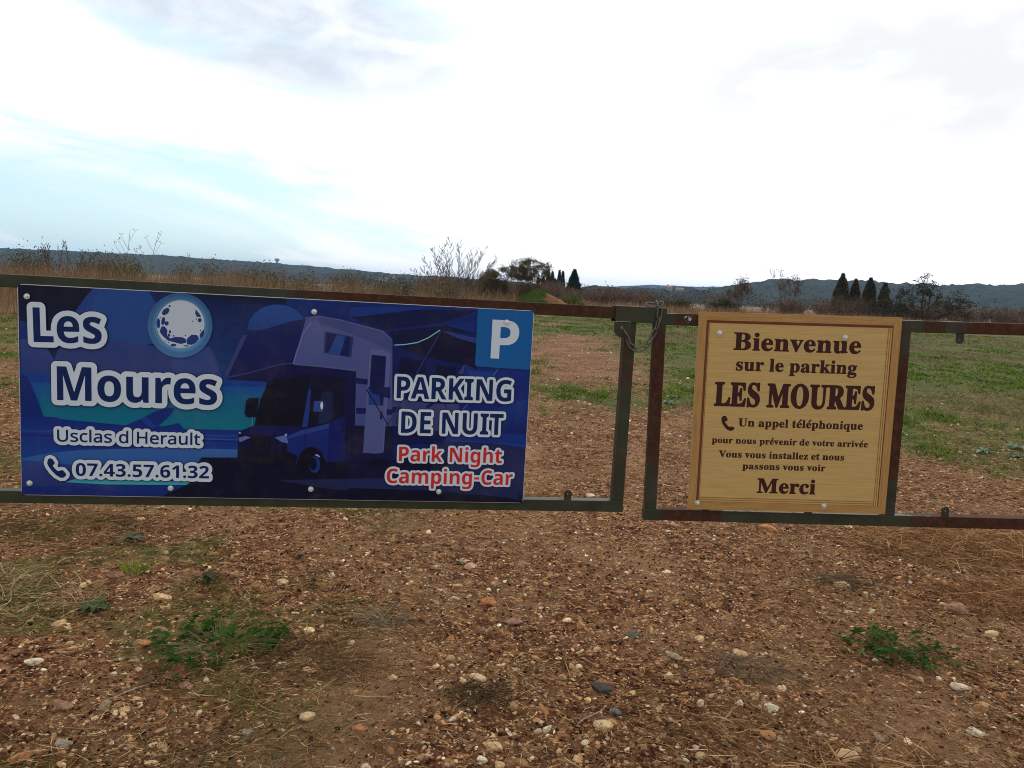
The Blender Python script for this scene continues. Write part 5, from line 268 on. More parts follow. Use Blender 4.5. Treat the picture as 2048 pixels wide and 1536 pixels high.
PICTURE = [
    ('2340,4132 2655,0 36,-1728 -1269,-16 -193,680', (10, 30, 92), (12, 62, 140)),
    ('2763,4132 2232,0 6,-246 -507,120 -468,-57 -774,103', (9, 20, 58), (12, 38, 98)),
    ('12,4132 1388,0 -344,-433 -395,-1000 -116,170 -172,245 -322,-30 -36,390', (9, 16, 42), (12, 30, 92)),
    ('29,3443 115,-26 86,-89 23,-377 -207,148', (22, 52, 138), (22, 52, 138)),
    ('1370,4132 1015,0 106,-184 106,-217 321,-209 -90,-390 -1092,-82 -984,-108 153,418 151,339 150,244', (30, 66, 152), (44, 72, 150)),
    ('1444,4132 -61,-274 -18,-412 41,-443 934,74 182,522 -61,379 -85,154', (32, 76, 162), (40, 76, 156)),
    ('646,2699 52,177 61,98 320,78 477,85 481,-9 607,-102 615,60 278,13 127,-255 103,-324 -36,-166 -3104,41', (48, 68, 142), (46, 62, 138)),
    ('1735,3018 453,-141 426,-14 31,-225 -214,23 -243,120 -393,143', (42, 64, 140), (42, 64, 140)),
    ('2813,2969 693,129 223,-547 -899,-3', (52, 74, 150), (52, 74, 150)),
    ('37,3083 335,15 145,-167 137,-248 -27,-272 -587,40', (52, 76, 152), (44, 60, 138)),
    ('34,2467 593,-40 3103,91 980,-93 19,-1038 -4710,-107', (18, 66, 160), (10, 40, 140)),
    ('212,2251 4437,72 -118,-606 -123,-289 -1450,-43 -2520,183 -99,335', (14, 82, 172), (0, 116, 150)),
    ('385,2033 4266,156 -120,-488 -123,-273 -1450,-43 -2520,183', (12, 96, 160), (0, 122, 150)),
    ('34,2419 121,-75 283,-760 -151,-198 -266,-9', (10, 40, 128), (10, 40, 128)),
    ('24,1555 473,31 178,-10 238,-122 179,-60 92,123 74,-85 469,-19 489,98 431,-53 310,76 94,-113 1357,7 6,-422 -4402,-115', (16, 44, 140), (16, 60, 160)),
    ('1864,1418 322,157 307,175 277,91 108,-12 -77,-135 -185,-187 -154,-104', (18, 44, 138), (18, 44, 138)),
    ('2216,1593 123,53 185,-192 -93,-52', (28, 60, 160), (28, 60, 160)),
    ('18,1274 802,1 1518,-15 1880,21 0,47 -1878,-21 -1518,14 -802,-2', (26, 66, 165), (26, 66, 165)),
    ('17,1200 1709,-50 2494,30 0,34 -2493,-31 -1708,49', (14, 36, 130), (14, 36, 130)),
    ('3270,1222 473,-13 476,0 0,30 -476,0 -471,13', (40, 84, 180), (40, 84, 180)),
    ('14,1034 1407,-11 2800,76 -1,41 -2798,-77 -1406,10', (20, 54, 150), (20, 54, 150)),
    ('12,891 2636,136 1478,6 14,-1020 -4128,-1', (18, 68, 165), (16, 44, 130)),
    ('21,745 496,110 601,81 1530,87 1453,-1 -17,-166 -685,-17 -155,-216 -1826,-92 -1398,171', (60, 104, 190), (28, 92, 180)),
    ('20,702 554,-32 1149,-99 -185,-203 -790,-149 -736,-48', (44, 68, 150), (40, 54, 136)),
    ('809,280 212,70 1318,1 906,-28 -94,-56 -1613,-19', (50, 160, 200), (70, 180, 205)),
    ('12,155 1099,55 610,-122 929,-51 -2638,-25', (20, 40, 130), (20, 40, 130)),
    ('5564,4132 1484,0 25,-701 -150,134 -1321,246 -105,-5', (14, 42, 128), (10, 26, 100)),
    ('6213,4132 3799,0 0,-1319 -2837,-114 -6,598 -248,262 -695,157', (12, 38, 122), (10, 28, 100)),
    ('6248,4018 1574,98 -939,-367 -627,0', (16, 54, 145), (16, 54, 145)),
    ('6254,3813 1316,226 1319,52 -732,-279 -1174,-218', (8, 20, 78), (8, 20, 78)),
    ('8032,3709 867,188 12,-243 -421,-53', (14, 44, 135), (14, 44, 135)),
    ('7048,3565 1176,185 658,-163 -799,53 -296,-218 -603,-124', (7, 16, 70), (7, 16, 70)),
    ('8635,2955 1377,-75 0,-1684 -1412,63 -67,734', (14, 44, 140), (10, 34, 120)),
    ('8723,2827 561,-10 -216,-307 -336,119', (18, 62, 160), (18, 62, 160)),
    ('8565,1994 661,22 786,262 0,-471 -765,-193 -666,47', (12, 60, 150), (12, 38, 130)),
    ('8126,1547 1886,-45 0,-289 -1611,74 -263,-7', (16, 52, 148), (16, 52, 148)),
    ('8399,1312 864,-9 743,-48 0,17 -743,47 -864,10', (36, 76, 170), (36, 76, 170)),
    ('8268,1317 995,-6 749,-108 0,-761 -2689,-21 641,317', (30, 40, 96), (38, 46, 104)),
    ('7123,3247 1512,-292 -99,-1029 -267,-643 -1168,-98 -47,429', (11, 26, 104), (9, 20, 84)),
    ('7306,3029 531,-43 -20,-294 -580,42', (8, 14, 62), (8, 14, 62)),
    ('8051,2914 407,-32 -20,-264 -409,49', (8, 14, 62), (8, 14, 62)),
    ('7064,2222 843,-118 653,6 -23,-217 52,-399 -1503,121', (62, 70, 138), (54, 62, 128)),
    ('7084,2009 276,3 5,-108 -289,-26', (12, 22, 90), (12, 22, 90)),
    ('7893,1998 221,157 -30,43 -221,-156', (10, 20, 86), (10, 20, 86)),
    ('8223,2145 146,-327 15,6 -146,327', (10, 20, 80), (10, 20, 80)),
    ('7239,1811 129,-3 0,14 -129,2', (14, 22, 84), (14, 22, 84)),
    ('7241,1765 129,-3 0,13 -129,3', (14, 22, 84), (14, 22, 84)),
    ('7242,1719 129,-3 1,13 -130,3', (14, 22, 84), (14, 22, 84)),
    ('7244,1672 129,-2 0,13 -129,3', (14, 22, 84), (14, 22, 84)),
    ('7169,3297 460,53 283,159 178,138 369,-86 413,-111 30,-599 -267,104 -704,100 -390,97', (10, 14, 56), (8, 12, 60)),
    ('8132,3629 737,-114 6,-118 -413,99', (46, 66, 150), (46, 66, 150)),
    ('8634,2971 -23,-215 -114,-4', (60, 70, 140), (60, 70, 140)),
    ('7169,3284 207,19 256,54 222,108 241,174 -11,16 -240,-173 -218,-106 -252,-53 -206,-19', (130, 190, 215), (130, 190, 215)),
    ('9338,2898 -108,-150 16,-12 108,150', (70, 110, 180), (70, 110, 180)),
    ('8735,2122 -94,-103 12,-12 94,103', (60, 120, 190), (60, 120, 190)),
    ('3399,845 761,13 903,-39 16,-790 -2460,-16 532,281 108,329', (7, 9, 40), (5, 10, 44)),
    ('3527,843 3637,58 32,-887 -3661,-2', (6, 9, 44), (6, 11, 48)),
    ('6310,866 2107,51 -243,-478 -1850,-38', (10, 14, 60), (10, 14, 60)),
    ('4887,402 2292,100 11,-316 -1189,43 -622,95', (30, 38, 88), (30, 38, 88)),
    ('6322,451 1000,4 2690,-13 0,-380 -3684,205', (34, 42, 100), (26, 36, 96)),
    ('6328,267 1657,-19 1678,-123 349,-70 -1,-43 -3674,0', (6, 10, 50), (4, 8, 36)),
    ('9922,60 -27,242 51,-241', (6, 10, 44), (6, 10, 44)),
    ('9956,61 -41,241 65,-241', (6, 10, 44), (6, 10, 44)),
    ('9983,61 -37,242 61,-241', (6, 10, 44), (6, 10, 44)),
    ('8288,101 56,239 -39,-239', (8, 14, 56), (8, 14, 56)),
    ('8322,101 55,240 -39,-239', (8, 14, 56), (8, 14, 56)),
    ('8361,102 56,240 -39,-240', (8, 14, 56), (8, 14, 56)),
    ('3744,12 -13,75 31,-75', (3, 6, 30), (3, 6, 30)),
    ('3822,12 5,102 13,-102', (3, 6, 30), (3, 6, 30)),
    ('3900,12 -10,129 28,-129', (3, 6, 30), (3, 6, 30)),
    ('3978,12 7,156 11,-156', (3, 6, 30), (3, 6, 30)),
    ('4057,12 -8,87 26,-87', (3, 6, 30), (3, 6, 30)),
    ('4135,12 11,114 7,-114', (3, 6, 30), (3, 6, 30)),
    ('4213,12 -4,141 23,-141', (3, 6, 30), (3, 6, 30)),
    ('4292,13 -20,167 38,-167', (3, 6, 30), (3, 6, 30)),
    ('4371,14 -2,97 20,-96', (3, 6, 30), (3, 6, 30)),
    ('4450,16 -17,122 35,-122', (3, 6, 30), (3, 6, 30)),
    ('4529,17 0,149 18,-149', (3, 6, 30), (3, 6, 30)),
    ('4608,18 -15,175 33,-174', (3, 6, 30), (3, 6, 30)),
    ('4687,20 4,103 14,-103', (3, 6, 30), (3, 6, 30)),
    ('4766,21 -11,129 30,-128', (3, 6, 30), (3, 6, 30)),
    ('4252,3453 4,65 12,65 21,63 30,60 38,57 45,53 52,47 58,41 63,35 67,27 70,20 72,12 72,4 72,-4 71,-13 69,-20 64,-29 60,-35 55,-42 47,-48 41,-54 33,-58 24,-61 15,-64 6,-66', (36, 82, 172), (30, 64, 150)),
    ('3822,2464 397,155 938,207 1243,-87 58,-1888 -209,-21 -2132,535 327,183 210,886', (11, 16, 82), (9, 12, 66)),
    ('4609,2433 324,340 224,47 1243,-87 11,-342 -840,220', (11, 14, 78), (11, 14, 78)),
    ('5157,2820 41,213 165,701 239,77 1321,-246 199,-195 64,-1769 -763,-8 -13,1128', (82, 92, 164), (70, 80, 152)),
    ('5602,3805 425,-56 902,-193 180,-171 15,-236 -472,199 -558,193 -428,103', (68, 78, 148), (68, 78, 148)),
    ('5166,2826 47,223 296,634 111,21 95,-181 39,-703', (88, 100, 170), (76, 88, 160)),
    ('4145,3331 890,329 352,88 -230,-913 -225,-25 -1037,-272', (20, 34, 104), (16, 24, 92)),
    ('3801,2479 306,768 58,104 88,16 -272,-634 -92,-214', (56, 64, 134), (56, 64, 134)),
    ('3840,2462 383,108 355,114 356,114 224,19 -1,25 -227,-20 -358,-114 -355,-114 -383,-108', (50, 60, 132), (50, 60, 132)),
    ('5168,2817 69,277 112,345 159,247 -17,12 -161,-251 -113,-347 -70,-278', (110, 128, 205), (110, 128, 205)),
    ('5364,3744 238,58 484,-59 834,-187 189,-168 12,14 -195,172 -836,187 -488,59 -241,-58', (92, 110, 180), (92, 110, 180)),
    ('5163,2803 585,-26 660,-48 2,22 -660,48 -586,26', (84, 98, 170), (84, 98, 170)),
    ('5767,3510 569,-89 -36,-424 -543,73', (38, 48, 118), (38, 48, 118)),
    ('5807,3478 468,-72 -28,-383 -457,67', (10, 22, 92), (10, 22, 92)),
    ('6005,3450 172,-30 -99,-392 -245,39', (34, 74, 162), (34, 74, 162)),
    ('6417,2588 261,-27 -12,-109 -245,16', (14, 24, 96), (14, 24, 96)),
    ('6436,1966 738,-11 4,-112 -738,1', (14, 24, 96), (14, 24, 96)),
    ('6423,1587 764,4 27,-738 -965,-13 -21,741', (8, 12, 56), (9, 16, 76)),
    ('6673,3186 263,-7 152,-63 15,-253 -86,-1829 -163,-23 -251,13', (92, 104, 172), (78, 90, 158)),
    ('6711,3074 298,-18 -26,-1027 -300,6', (12, 20, 84), (12, 20, 84)),
    ('6671,2401 236,-182 22,-185 -246,1', (28, 64, 150), (28, 64, 150)),
    ('7046,3115 -20,-1020 -21,-1034 23,-1 20,1035 19,1020', (90, 106, 180), (90, 106, 180)),
    ('6928,1900 -1,-161 44,-1 1,161', (10, 16, 70), (10, 16, 70)),
    ('6652,2401 458,17 8,-240 -369,99', (14, 22, 90), (14, 22, 90)),
    ('6619,2355 472,-740 19,12 -472,741', (10, 16, 74), (10, 16, 74)),
    ('8091,3620 -477,-931 -238,-500 -300,-569 20,-11 300,570 238,500 477,931', (40, 56, 140), (40, 56, 140)),
    ('4684,2436 284,89 527,90 -143,-1071 -937,-28 111,554', (9, 11, 42), (7, 8, 34)),
    ('4766,2047 448,236 242,25 -104,-764 -907,-27', (7, 9, 34), (7, 9, 34)),
    ('5547,2604 643,-47 -2,-772 -256,-143 -458,-103', (10, 12, 52), (8, 10, 44)),
    ('5747,2272 215,-8 0,-589 -305,-89', (18, 32, 84), (18, 32, 84)),
    ('5471,2318 52,-10 -49,-760 -121,-35', (34, 56, 150), (34, 56, 150)),
    ('5584,2076 183,13 0,-235 -190,6', (48, 76, 160), (48, 76, 160)),
    ('5770,1987 -2,-36 -7,-29 -11,-16 -12,0 -12,15 -8,29 -4,35 2,36 7,29 11,16 12,1 12,-16 8,-28', (200, 210, 225), (200, 210, 225)),
    ('4146,1413 268,125 938,-3 123,-9 -423,-204 -905,28', (12, 18, 92), (12, 18, 92)),
    ('4105,1364 735,-26 227,-3 28,-325 -985,6', (9, 11, 62), (9, 11, 62)),
    ('4357,1340 377,-14 -10,-293 -362,6', (6, 7, 40), (6, 7, 40)),
    ('5052,1322 363,129 487,174 304,160 28,-955 -378,-26 -76,192 -141,93 -154,2 -150,-139 -72,-210 -163,12', (22, 46, 138), (18, 36, 120)),
    ('5052,1322 302,143 548,160 -4,-96 -420,-124 -364,-122', (38, 66, 160), (38, 66, 160)),
    ('5902,1625 304,154 43,-949 -372,-19', (14, 26, 110), (14, 26, 110)),
    ('6155,1633 40,8 6,-215 -40,-1', (10, 16, 80), (10, 16, 80)),
    ('5414,1451 17,-368 16,1 -18,367', (10, 20, 90), (10, 20, 90)),
    ('4098,1032 997,-28 195,-85 -42,-181 -791,-15 -362,87', (7, 8, 38), (7, 8, 38)),
    ('5806,819 -5,-68 -17,-66 -29,-59 -39,-49 -47,-38 -53,-24 -56,-9 -56,7 -54,21 -49,36 -41,48 -31,57 -20,64 -8,68 5,68 17,65 29,59 38,49 47,37 53,24 56,10 56,-7 54,-21 48,-35 42,-47 31,-57 21,-65', (6, 7, 32), (6, 7, 32)),
    ('5743,753 -2,-39 -8,-37 -13,-33 -17,-28 -21,-22 -24,-13 -25,-5 -26,4 -24,12 -22,20 -19,28 -14,32 -10,37 -4,39 2,38 8,37 13,34 17,28 21,21 24,13 25,5 26,-3 24,-13 22,-20 19,-27 14,-33 10,-36', (24, 54, 145), (24, 54, 145)),
    ('5674,768 -1,-31 -5,-28 -9,-26 -11,-22 -14,-17 -16,-10 -18,-4 -17,3 -16,10 -15,16 -13,21 -10,25 -6,29 -3,30 1,30 5,29 9,26 12,21 14,17 16,10 17,4 17,-3 17,-9 15,-16 12,-21 10,-26 7,-28', (6, 8, 40), (6, 8, 40)),
    ('5637,945 44,-14 32,-29 20,24 -37,34 -50,16', (150, 160, 210), (150, 160, 210)),
    ('4107,1270 146,42 99,-29 -217,-107', (96, 116, 196), (96, 116, 196)),
    ('4825,1297 227,57 40,-171 -129,22', (92, 112, 194), (92, 112, 194)),
    ('4159,1372 -4,-11 -12,-7 -15,-1 -12,7 -5,11 5,11 11,7 15,1 12,-7', (140, 160, 215), (140, 160, 215)),
    ('5070,1361 -5,-13 -14,-9 -17,0 -13,7 -6,13 5,14 13,8 17,1 14,-8', (140, 160, 215), (140, 160, 215)),
    ('4251,2045 71,49 173,12 -38,-400 -195,-6 -37,77', (7, 9, 42), (7, 9, 42)),
    ('4373,1704 -12,-189 18,-1 12,189', (80, 150, 180), (80, 150, 180)),
    ('7129,835 -14,-28 -40,-24 -61,-17 -72,-7 -73,3 -62,14 -41,23 -16,27 14,28 40,24 61,17 72,7 72,-4 62,-14 42,-22', (5, 6, 36), (5, 6, 36)),
    ('3587,3523 -5,-84 -15,-83 -25,-81 -35,-77 -44,-73 -53,-65 -60,-59 -67,-50 -72,-40 -76,-31 -79,-20 -80,-9 -80,3 -79,13 -75,23 -72,34 -66,44 -60,53 -53,60 -44,68 -35,73 -25,78 -16,81 -5,83 5,83 16,82 25,80 35,76 44,71 52,65 59,57 66,50 70,40 75,31 78,20 79,10 80,-1 78,-12 75,-23 72,-33 67,-42 61,-52 53,-60 45,-67 37,-73 26,-78 17,-81', (52, 98, 160), (70, 124, 190)),
    ('3513,3543 -4,-73 -13,-71 -22,-70 -30,-67 -39,-62 -45,-57 -53,-50 -57,-43 -63,-35 -66,-27 -68,-17 -69,-8 -70,2 -68,11 -66,20 -62,30 -57,37 -52,46 -46,52 -38,58 -31,64 -22,67 -13,70 -5,71 5,72 13,71 22,69 30,66 38,61 45,56 52,50 57,43 61,35 65,26 68,18 69,8 68,-1 68,-10 66,-20 62,-28 58,-37 53,-45 46,-51 39,-58 32,-63 23,-68 14,-70', (62, 112, 176), (84, 144, 208)),
    ('3468,3541 -3,-67 -12,-65 -20,-64 -28,-61 -35,-57 -42,-52 -48,-46 -53,-40 -57,-32 -61,-24 -62,-16 -64,-7 -63,2 -63,10 -60,19 -57,26 -52,35 -48,41 -42,48 -35,53 -28,58 -20,62 -13,64 -4,65 4,66 12,65 21,63 27,60 35,57 42,51 47,46 52,39 56,32 60,24 62,16 63,8 63,-1 62,-10 60,-17 57,-27 53,-33 49,-41 42,-48 36,-53 28,-57 21,-62 13,-64', (80, 130, 190), (100, 162, 215)),
    ('3432,3539 -4,-62 -11,-61 -18,-60 -26,-57 -33,-53 -38,-48 -45,-43 -49,-37 -52,-30 -56,-22 -58,-15 -59,-7 -59,2 -57,9 -56,18 -53,25 -48,32 -45,39 -38,44 -33,50 -26,54 -18,57 -12,60 -4,61 4,61 11,61 19,59 26,56 32,53 38,48 44,42 48,37 52,29 55,23 58,15 58,7 58,-1 58,-9 55,-16 53,-25 49,-31 45,-38 39,-45 33,-49 27,-54 19,-57 12,-60', (186, 196, 208), (186, 196, 208)),
    ('2767,3815 8,-20 -2,-26 -12,-28 -22,-27 -26,-21 -28,-12 -25,-1 -18,10 -9,20 2,26 13,29 21,27 27,20 28,12 25,1', (36, 58, 140), (36, 58, 140)),
    ('2798,3863 -6,-17 -16,-7 -15,6 -7,16 7,16 15,8 16,-6', (36, 58, 140), (36, 58, 140)),
    ('2602,3515 -3,-44 -9,-36 -14,-20 -15,-1 -14,19 -9,35 -4,44 4,44 9,36 14,20 15,1 13,-19 10,-35', (36, 58, 140), (36, 58, 140)),
    ('2692,3560 -9,-35 -14,-26 -17,-13 -16,2 -12,17 -5,29 2,35 9,34 15,27 16,13 16,-2 12,-17 5,-29', (36, 58, 140), (36, 58, 140)),
    ('2761,3523 -4,-19 -11,-16 -16,-10 -18,-1 -16,8 -11,15 -4,19 4,20 11,16 16,9 18,1 16,-8 11,-15', (36, 58, 140), (36, 58, 140)),
    ('2625,3453 50,13 60,-71 -5,-107 56,-61 101,37 142,-4 65,-40 -8,-64 -97,-30 -122,30 -121,27 -101,91 -56,82', (36, 58, 140), (36, 58, 140)),
    ('2806,3360 -4,-20 -11,-13 -14,-1 -11,12 -4,20 4,20 11,13 14,0 11,-11', (36, 58, 140), (36, 58, 140)),
    ('2787,3304 5,-20 -4,-17 -13,-8 -16,3 -14,14 -6,20 5,17 13,9 16,-4', (36, 58, 140), (36, 58, 140)),
    ('2867,3282 -5,-12 -11,-6 -12,5 -4,12 4,12 12,5 11,-4', (36, 58, 140), (36, 58, 140)),
    ('2908,3101 -6,-13 -15,-10 -23,-6 -25,-1 -23,4 -16,9 -5,12 5,12 16,10 23,7 25,1 23,-5 15,-8', (36, 58, 140), (36, 58, 140)),
    ('2823,3212 -5,-11 -11,-5 -12,4 -5,10 5,11 11,5 12,-4', (36, 58, 140), (36, 58, 140)),
    ('3110,3242 81,79 102,-2 41,-66 -61,-89 -81,-46 -81,7 -17,53', (36, 58, 140), (36, 58, 140)),
    ('3424,3439 7,-96 -56,-88 -37,41 26,76', (36, 58, 140), (36, 58, 140)),
    ('3265,3824 65,-71 41,-72 -81,-4 -33,62', (36, 58, 140), (36, 58, 140)),
    ('3380,3617 -5,-21 -13,-16 -18,-7 -19,5 -13,15 -5,21 5,21 13,16 18,7 18,-5 14,-15', (36, 58, 140), (36, 58, 140)),
    ('3226,3588 -4,-9 -8,-4 -9,3 -4,9 4,9 9,5 8,-4', (36, 58, 140), (36, 58, 140)),
    ('3292,3634 -3,-9 -9,-4 -8,3 -4,9 4,9 8,4 9,-3', (36, 58, 140), (36, 58, 140)),
    ('3373,3413 -4,-11 -10,-5 -10,4 -4,10 4,11 10,5 10,-4', (36, 58, 140), (36, 58, 140)),
    ('3087,3301 -3,-9 -9,-4 -8,3 -4,9 4,9 8,4 9,-3', (36, 58, 140), (36, 58, 140)),
    ('2708,3170 -4,-7 -8,-4 -9,3 -3,7 3,8 9,4 8,-3', (36, 58, 140), (36, 58, 140)),
    ('2774,3142 -3,-8 -9,-4 -8,3 -4,7 4,8 8,4 9,-3', (36, 58, 140), (36, 58, 140)),
    ('2614,3632 -3,-9 -7,-4 -7,3 -3,9 3,9 7,4 7,-3', (36, 58, 140), (36, 58, 140)),
    ('2736,3860 -4,-8 -8,0 -4,7 4,7 8,1', (36, 58, 140), (36, 58, 140)),
    ('3040,3100 111,12 -40,-28 -61,-2', (36, 58, 140), (36, 58, 140)),
    ('8845,4085 4,20 11,17 17,10 20,0 1115,-11 0,-4 0,-12 0,-17 0,-20 0,-1119 0,-20 -8,-17 -18,-11 -20,-4 -1067,26 -21,4 -17,12 -11,17 -4,21', (12, 96, 178), (12, 96, 178)),
]
STONES = [
    (-1.595, 3.432, 0.096, 'tan', 1, 'blocky tan stone above the left mallow plant'),
    (-2.231, 4.575, 0.056, 'cream', 0, 'small cream stone just under the left end of the gate'),
    (-1.927, 3.677, 0.073, 'red', 0, 'reddish brown round stone left of the bright grass tuft'),
    (-2.37, 3.573, 0.045, 'orange', 1, 'orange stone standing at the left edge of the ground'),
    (-1.104, 3.721, 0.059, 'cream', 0, 'pale yellow stone under the middle of the blue sign'),
    (-1.875, 3.122, 0.057, 'tan', 0, 'tan rounded stone below the left grey green rosette'),
    (-1.758, 2.767, 0.066, 'white', 2, 'long white stone at the far left'),
    (-1.141, 2.668, 0.058, 'brown', 0, 'smooth brown round stone just below the left mallow plant'),
    (-1.44, 3.121, 0.063, 'brown', 0, 'brown round stone at the upper left of the mallow plant'),
    (-0.653, 2.513, 0.055, 'cream', 0, 'cream stone lying alone on bare dusty soil'),
    (-0.846, 2.866, 0.049, 'white', 1, 'white stone beside a flat tan one right of the mallow'),
    (-0.733, 2.83, 0.063, 'tan', 2, 'flat tan stone beside a white one right of the mallow'),
    (-0.824, 3.169, 0.052, 'cream', 0, 'cream oval stone right of the left mallow leaves'),
    (-1.451, 2.196, 0.066, 'orange', 1, 'large orange stone in the lower left corner'),
    (-1.348, 2.261, 0.053, 'grey', 1, 'grey tan stone near the lower left corner'),
    (-1.489, 2.486, 0.086, 'brown', 2, 'flat brown slab half buried at the lower left'),
    (-0.818, 2.4, 0.043, 'grey', 1, 'greyish stone sunk in the soil left of the cream one'),
    (-1.271, 2.478, 0.043, 'tan', 0, 'tan oval stone in the lower left gravel'),
    (-0.878, 3.836, 0.049, 'white', 1, 'small white stone under the campervan picture'),
    (-0.94, 2.841, 0.038, 'cream', 2, 'upright pointed cream stone below the mallow leaves'),
    (-1.375, 3.026, 0.031, 'white', 1, 'small white stone left of the mallow leaves'),
    (-1.438, 2.735, 0.027, 'white', 0, 'small round bright white pebble at the lower left'),
    (-1.447, 2.985, 0.064, 'orange', 2, 'narrow orange brown stone left of the mallow'),
    (-0.049, 3.575, 0.078, 'brick', 0, 'brick orange rounded stone in the centre of the track'),
    (-0.219, 4.167, 0.063, 'white', 2, 'flat white stone above a pinkish one'),
    (-0.178, 4.067, 0.061, 'pink', 0, 'pinkish stone just below a flat white one'),
    (-0.23, 3.658, 0.038, 'white', 0, 'small oval white stone left of the brick orange one'),
    (-0.063, 3.746, 0.048, 'white', 1, 'angular white stone above the brick orange one'),
    (-0.223, 3.819, 0.058, 'tan', 2, 'flat tan stone up left of the brick orange one'),
    (-0.073, 2.849, 0.076, 'cream', 2, 'long cream stone above the dark dry tuft'),
    (0.407, 2.802, 0.086, 'dark', 1, 'large dark grey angular stone'),
    (0.346, 2.729, 0.03, 'yellow', 0, 'small bright yellow stone beside the dark grey one'),
    (0.442, 2.661, 0.044, 'blue', 0, 'blue grey pebble right below the dark grey stone'),
    (0.374, 3.383, 0.049, 'orange', 0, 'small orange stone on the right of the track centre'),
    (0.601, 3.303, 0.062, 'green', 0, 'dark greenish stone beyond the orange one'),
    (0.75, 3.089, 0.067, 'olive', 2, 'olive tan oblong stone right of the track centre'),
    (0.687, 2.92, 0.055, 'cream', 1, 'lumpy cream stone below the olive oblong one'),
    (0.183, 2.507, 0.056, 'white', 3, 'pale weathered stone lying pointed towards the viewer'),
    (0.386, 2.553, 0.076, 'cream', 2, 'long knobbly cream stone near the bottom centre'),
    (0.001, 2.387, 0.067, 'tan', 2, 'broad tan stone near the bottom centre'),
    (-0.463, 2.489, 0.052, 'orange', 0, 'orange cream stone on the dusty wheel track'),
    (-0.4, 2.275, 0.039, 'white', 0, 'white stone at the bottom edge of the wheel track'),
    (-0.41, 2.838, 0.053, 'tan', 1, 'knobbly tan stone left of the long cream one'),
    (-0.626, 3.11, 0.05, 'white', 1, 'white stone cluster left of the track centre'),
    (0.234, 2.49, 0.035, 'orange', 0, 'orange tan pebble beside the pale weathered stone'),
    (0.063, 3.379, 0.076, 'redgrey', 2, 'flat dusky pink stone below the brick orange one'),
    (0.311, 2.44, 0.033, 'white', 0, 'white pebble right of the pale weathered stone'),
    (1.861, 4.032, 0.102, 'tan', 1, 'tan boulder like stone right of centre, largest on that side'),
    (2.329, 3.764, 0.119, 'brown', 0, 'large brown stone near the right edge'),
    (2.337, 3.495, 0.063, 'cream', 0, 'cream oval stone near the right edge above the mallow'),
    (1.049, 3.165, 0.076, 'tan', 0, 'round tan stone above a red brown one'),
    (1.031, 3.065, 0.063, 'red', 2, 'red brown stone under the round tan one'),
    (1.04, 2.727, 0.061, 'white', 1, 'bright white lumpy stone at the lower right'),
    (1.087, 2.869, 0.08, 'red', 2, 'flat reddish stone above the white lumpy one'),
    (0.965, 2.536, 0.066, 'orange', 1, 'orange tan stone below the white lumpy one'),
    (1.195, 2.424, 0.087, 'tan', 0, 'largest tan stone at the bottom right of centre'),
    (1.655, 2.499, 0.055, 'tan', 1, 'squarish tan stone near the lower right corner'),
    (1.744, 2.624, 0.066, 'white', 1, 'sharp edged greenish white stone at the lower right'),
    (1.875, 2.95, 0.072, 'white', 2, 'flat white stone below the right mallow plant'),
    (1.723, 3.018, 0.081, 'brown', 3, 'leaning brown stone just below the right mallow plant'),
    (0.922, 2.75, 0.049, 'white', 1, 'white stone left of the lumpy white one'),
    (2.772, 5.173, 0.093, 'white', 1, 'pinkish white stone under the bottom rail at right'),
    (1.789, 5.064, 0.142, 'orange', 2, 'orange flat stone just under the welcome sign'),
    (2.304, 3.855, 0.067, 'tan', 1, 'tan stone up left of the large brown one'),
    (1.732, 3.678, 0.041, 'cream', 0, 'cream pebble, left one of the small row of three'),
    (1.867, 3.716, 0.038, 'white', 0, 'white pebble, right one of the small row of three'),
    (1.201, 2.646, 0.082, 'brown', 3, 'long narrow brown stone lying slantwise at the bottom right'),
    (1.156, 2.58, 0.035, 'cream', 1, 'cream block stone beside the long narrow brown one'),
    (0.632, 5.667, 0.077, 'white', 1, 'white stone behind the left gate close to its lower lug'),
]
SIGN_BOLTS_L = [(0.0361, 0.7826), (1.1092, 0.7786), (1.8927, 0.7754), (0.0338, 0.0502), (0.5617, 0.04), (1.1133, 0.0464), (1.6418, 0.0454)]
SIGN_BOLTS_R = [(0.0915, 0.7651), (0.6246, 0.7617), (0.0398, 0.0284), (0.5902, 0.03)]

# ---------------------------------------------------------------- helpers
def new_mat(name, rough=0.85, spec=0.25):
    m = bpy.data.materials.new(name)
    m.use_nodes = True
    t = NT(m.node_tree)
    b = t.n['Principled BSDF']
    b.inputs['Roughness'].default_value = rough
    b.inputs['Specular IOR Level'].default_value = spec
    return m, t, b


def flat_mat(name, c, rough=0.8, spec=0.25, metal=0.0, var=0.0, scale=30):
    m, t, b = new_mat(name, rough, spec)
    b.inputs['Metallic'].default_value = metal
    if var:
        tcn = t.node('ShaderNodeTexCoord')
        f = t.noise(tcn.outputs['Object'], scale, 5)
        dark = tuple(v * (1 - var) for v in c[:3]) + (1,)
        light = tuple(min(1, v * (1 + var)) for v in c[:3]) + (1,)
        t.put(b.inputs['Base Color'], t.mix(t.mapr(f, 0.35, 0.65), dark, light))
    else:
        b.inputs['Base Color'].default_value = c
    return m


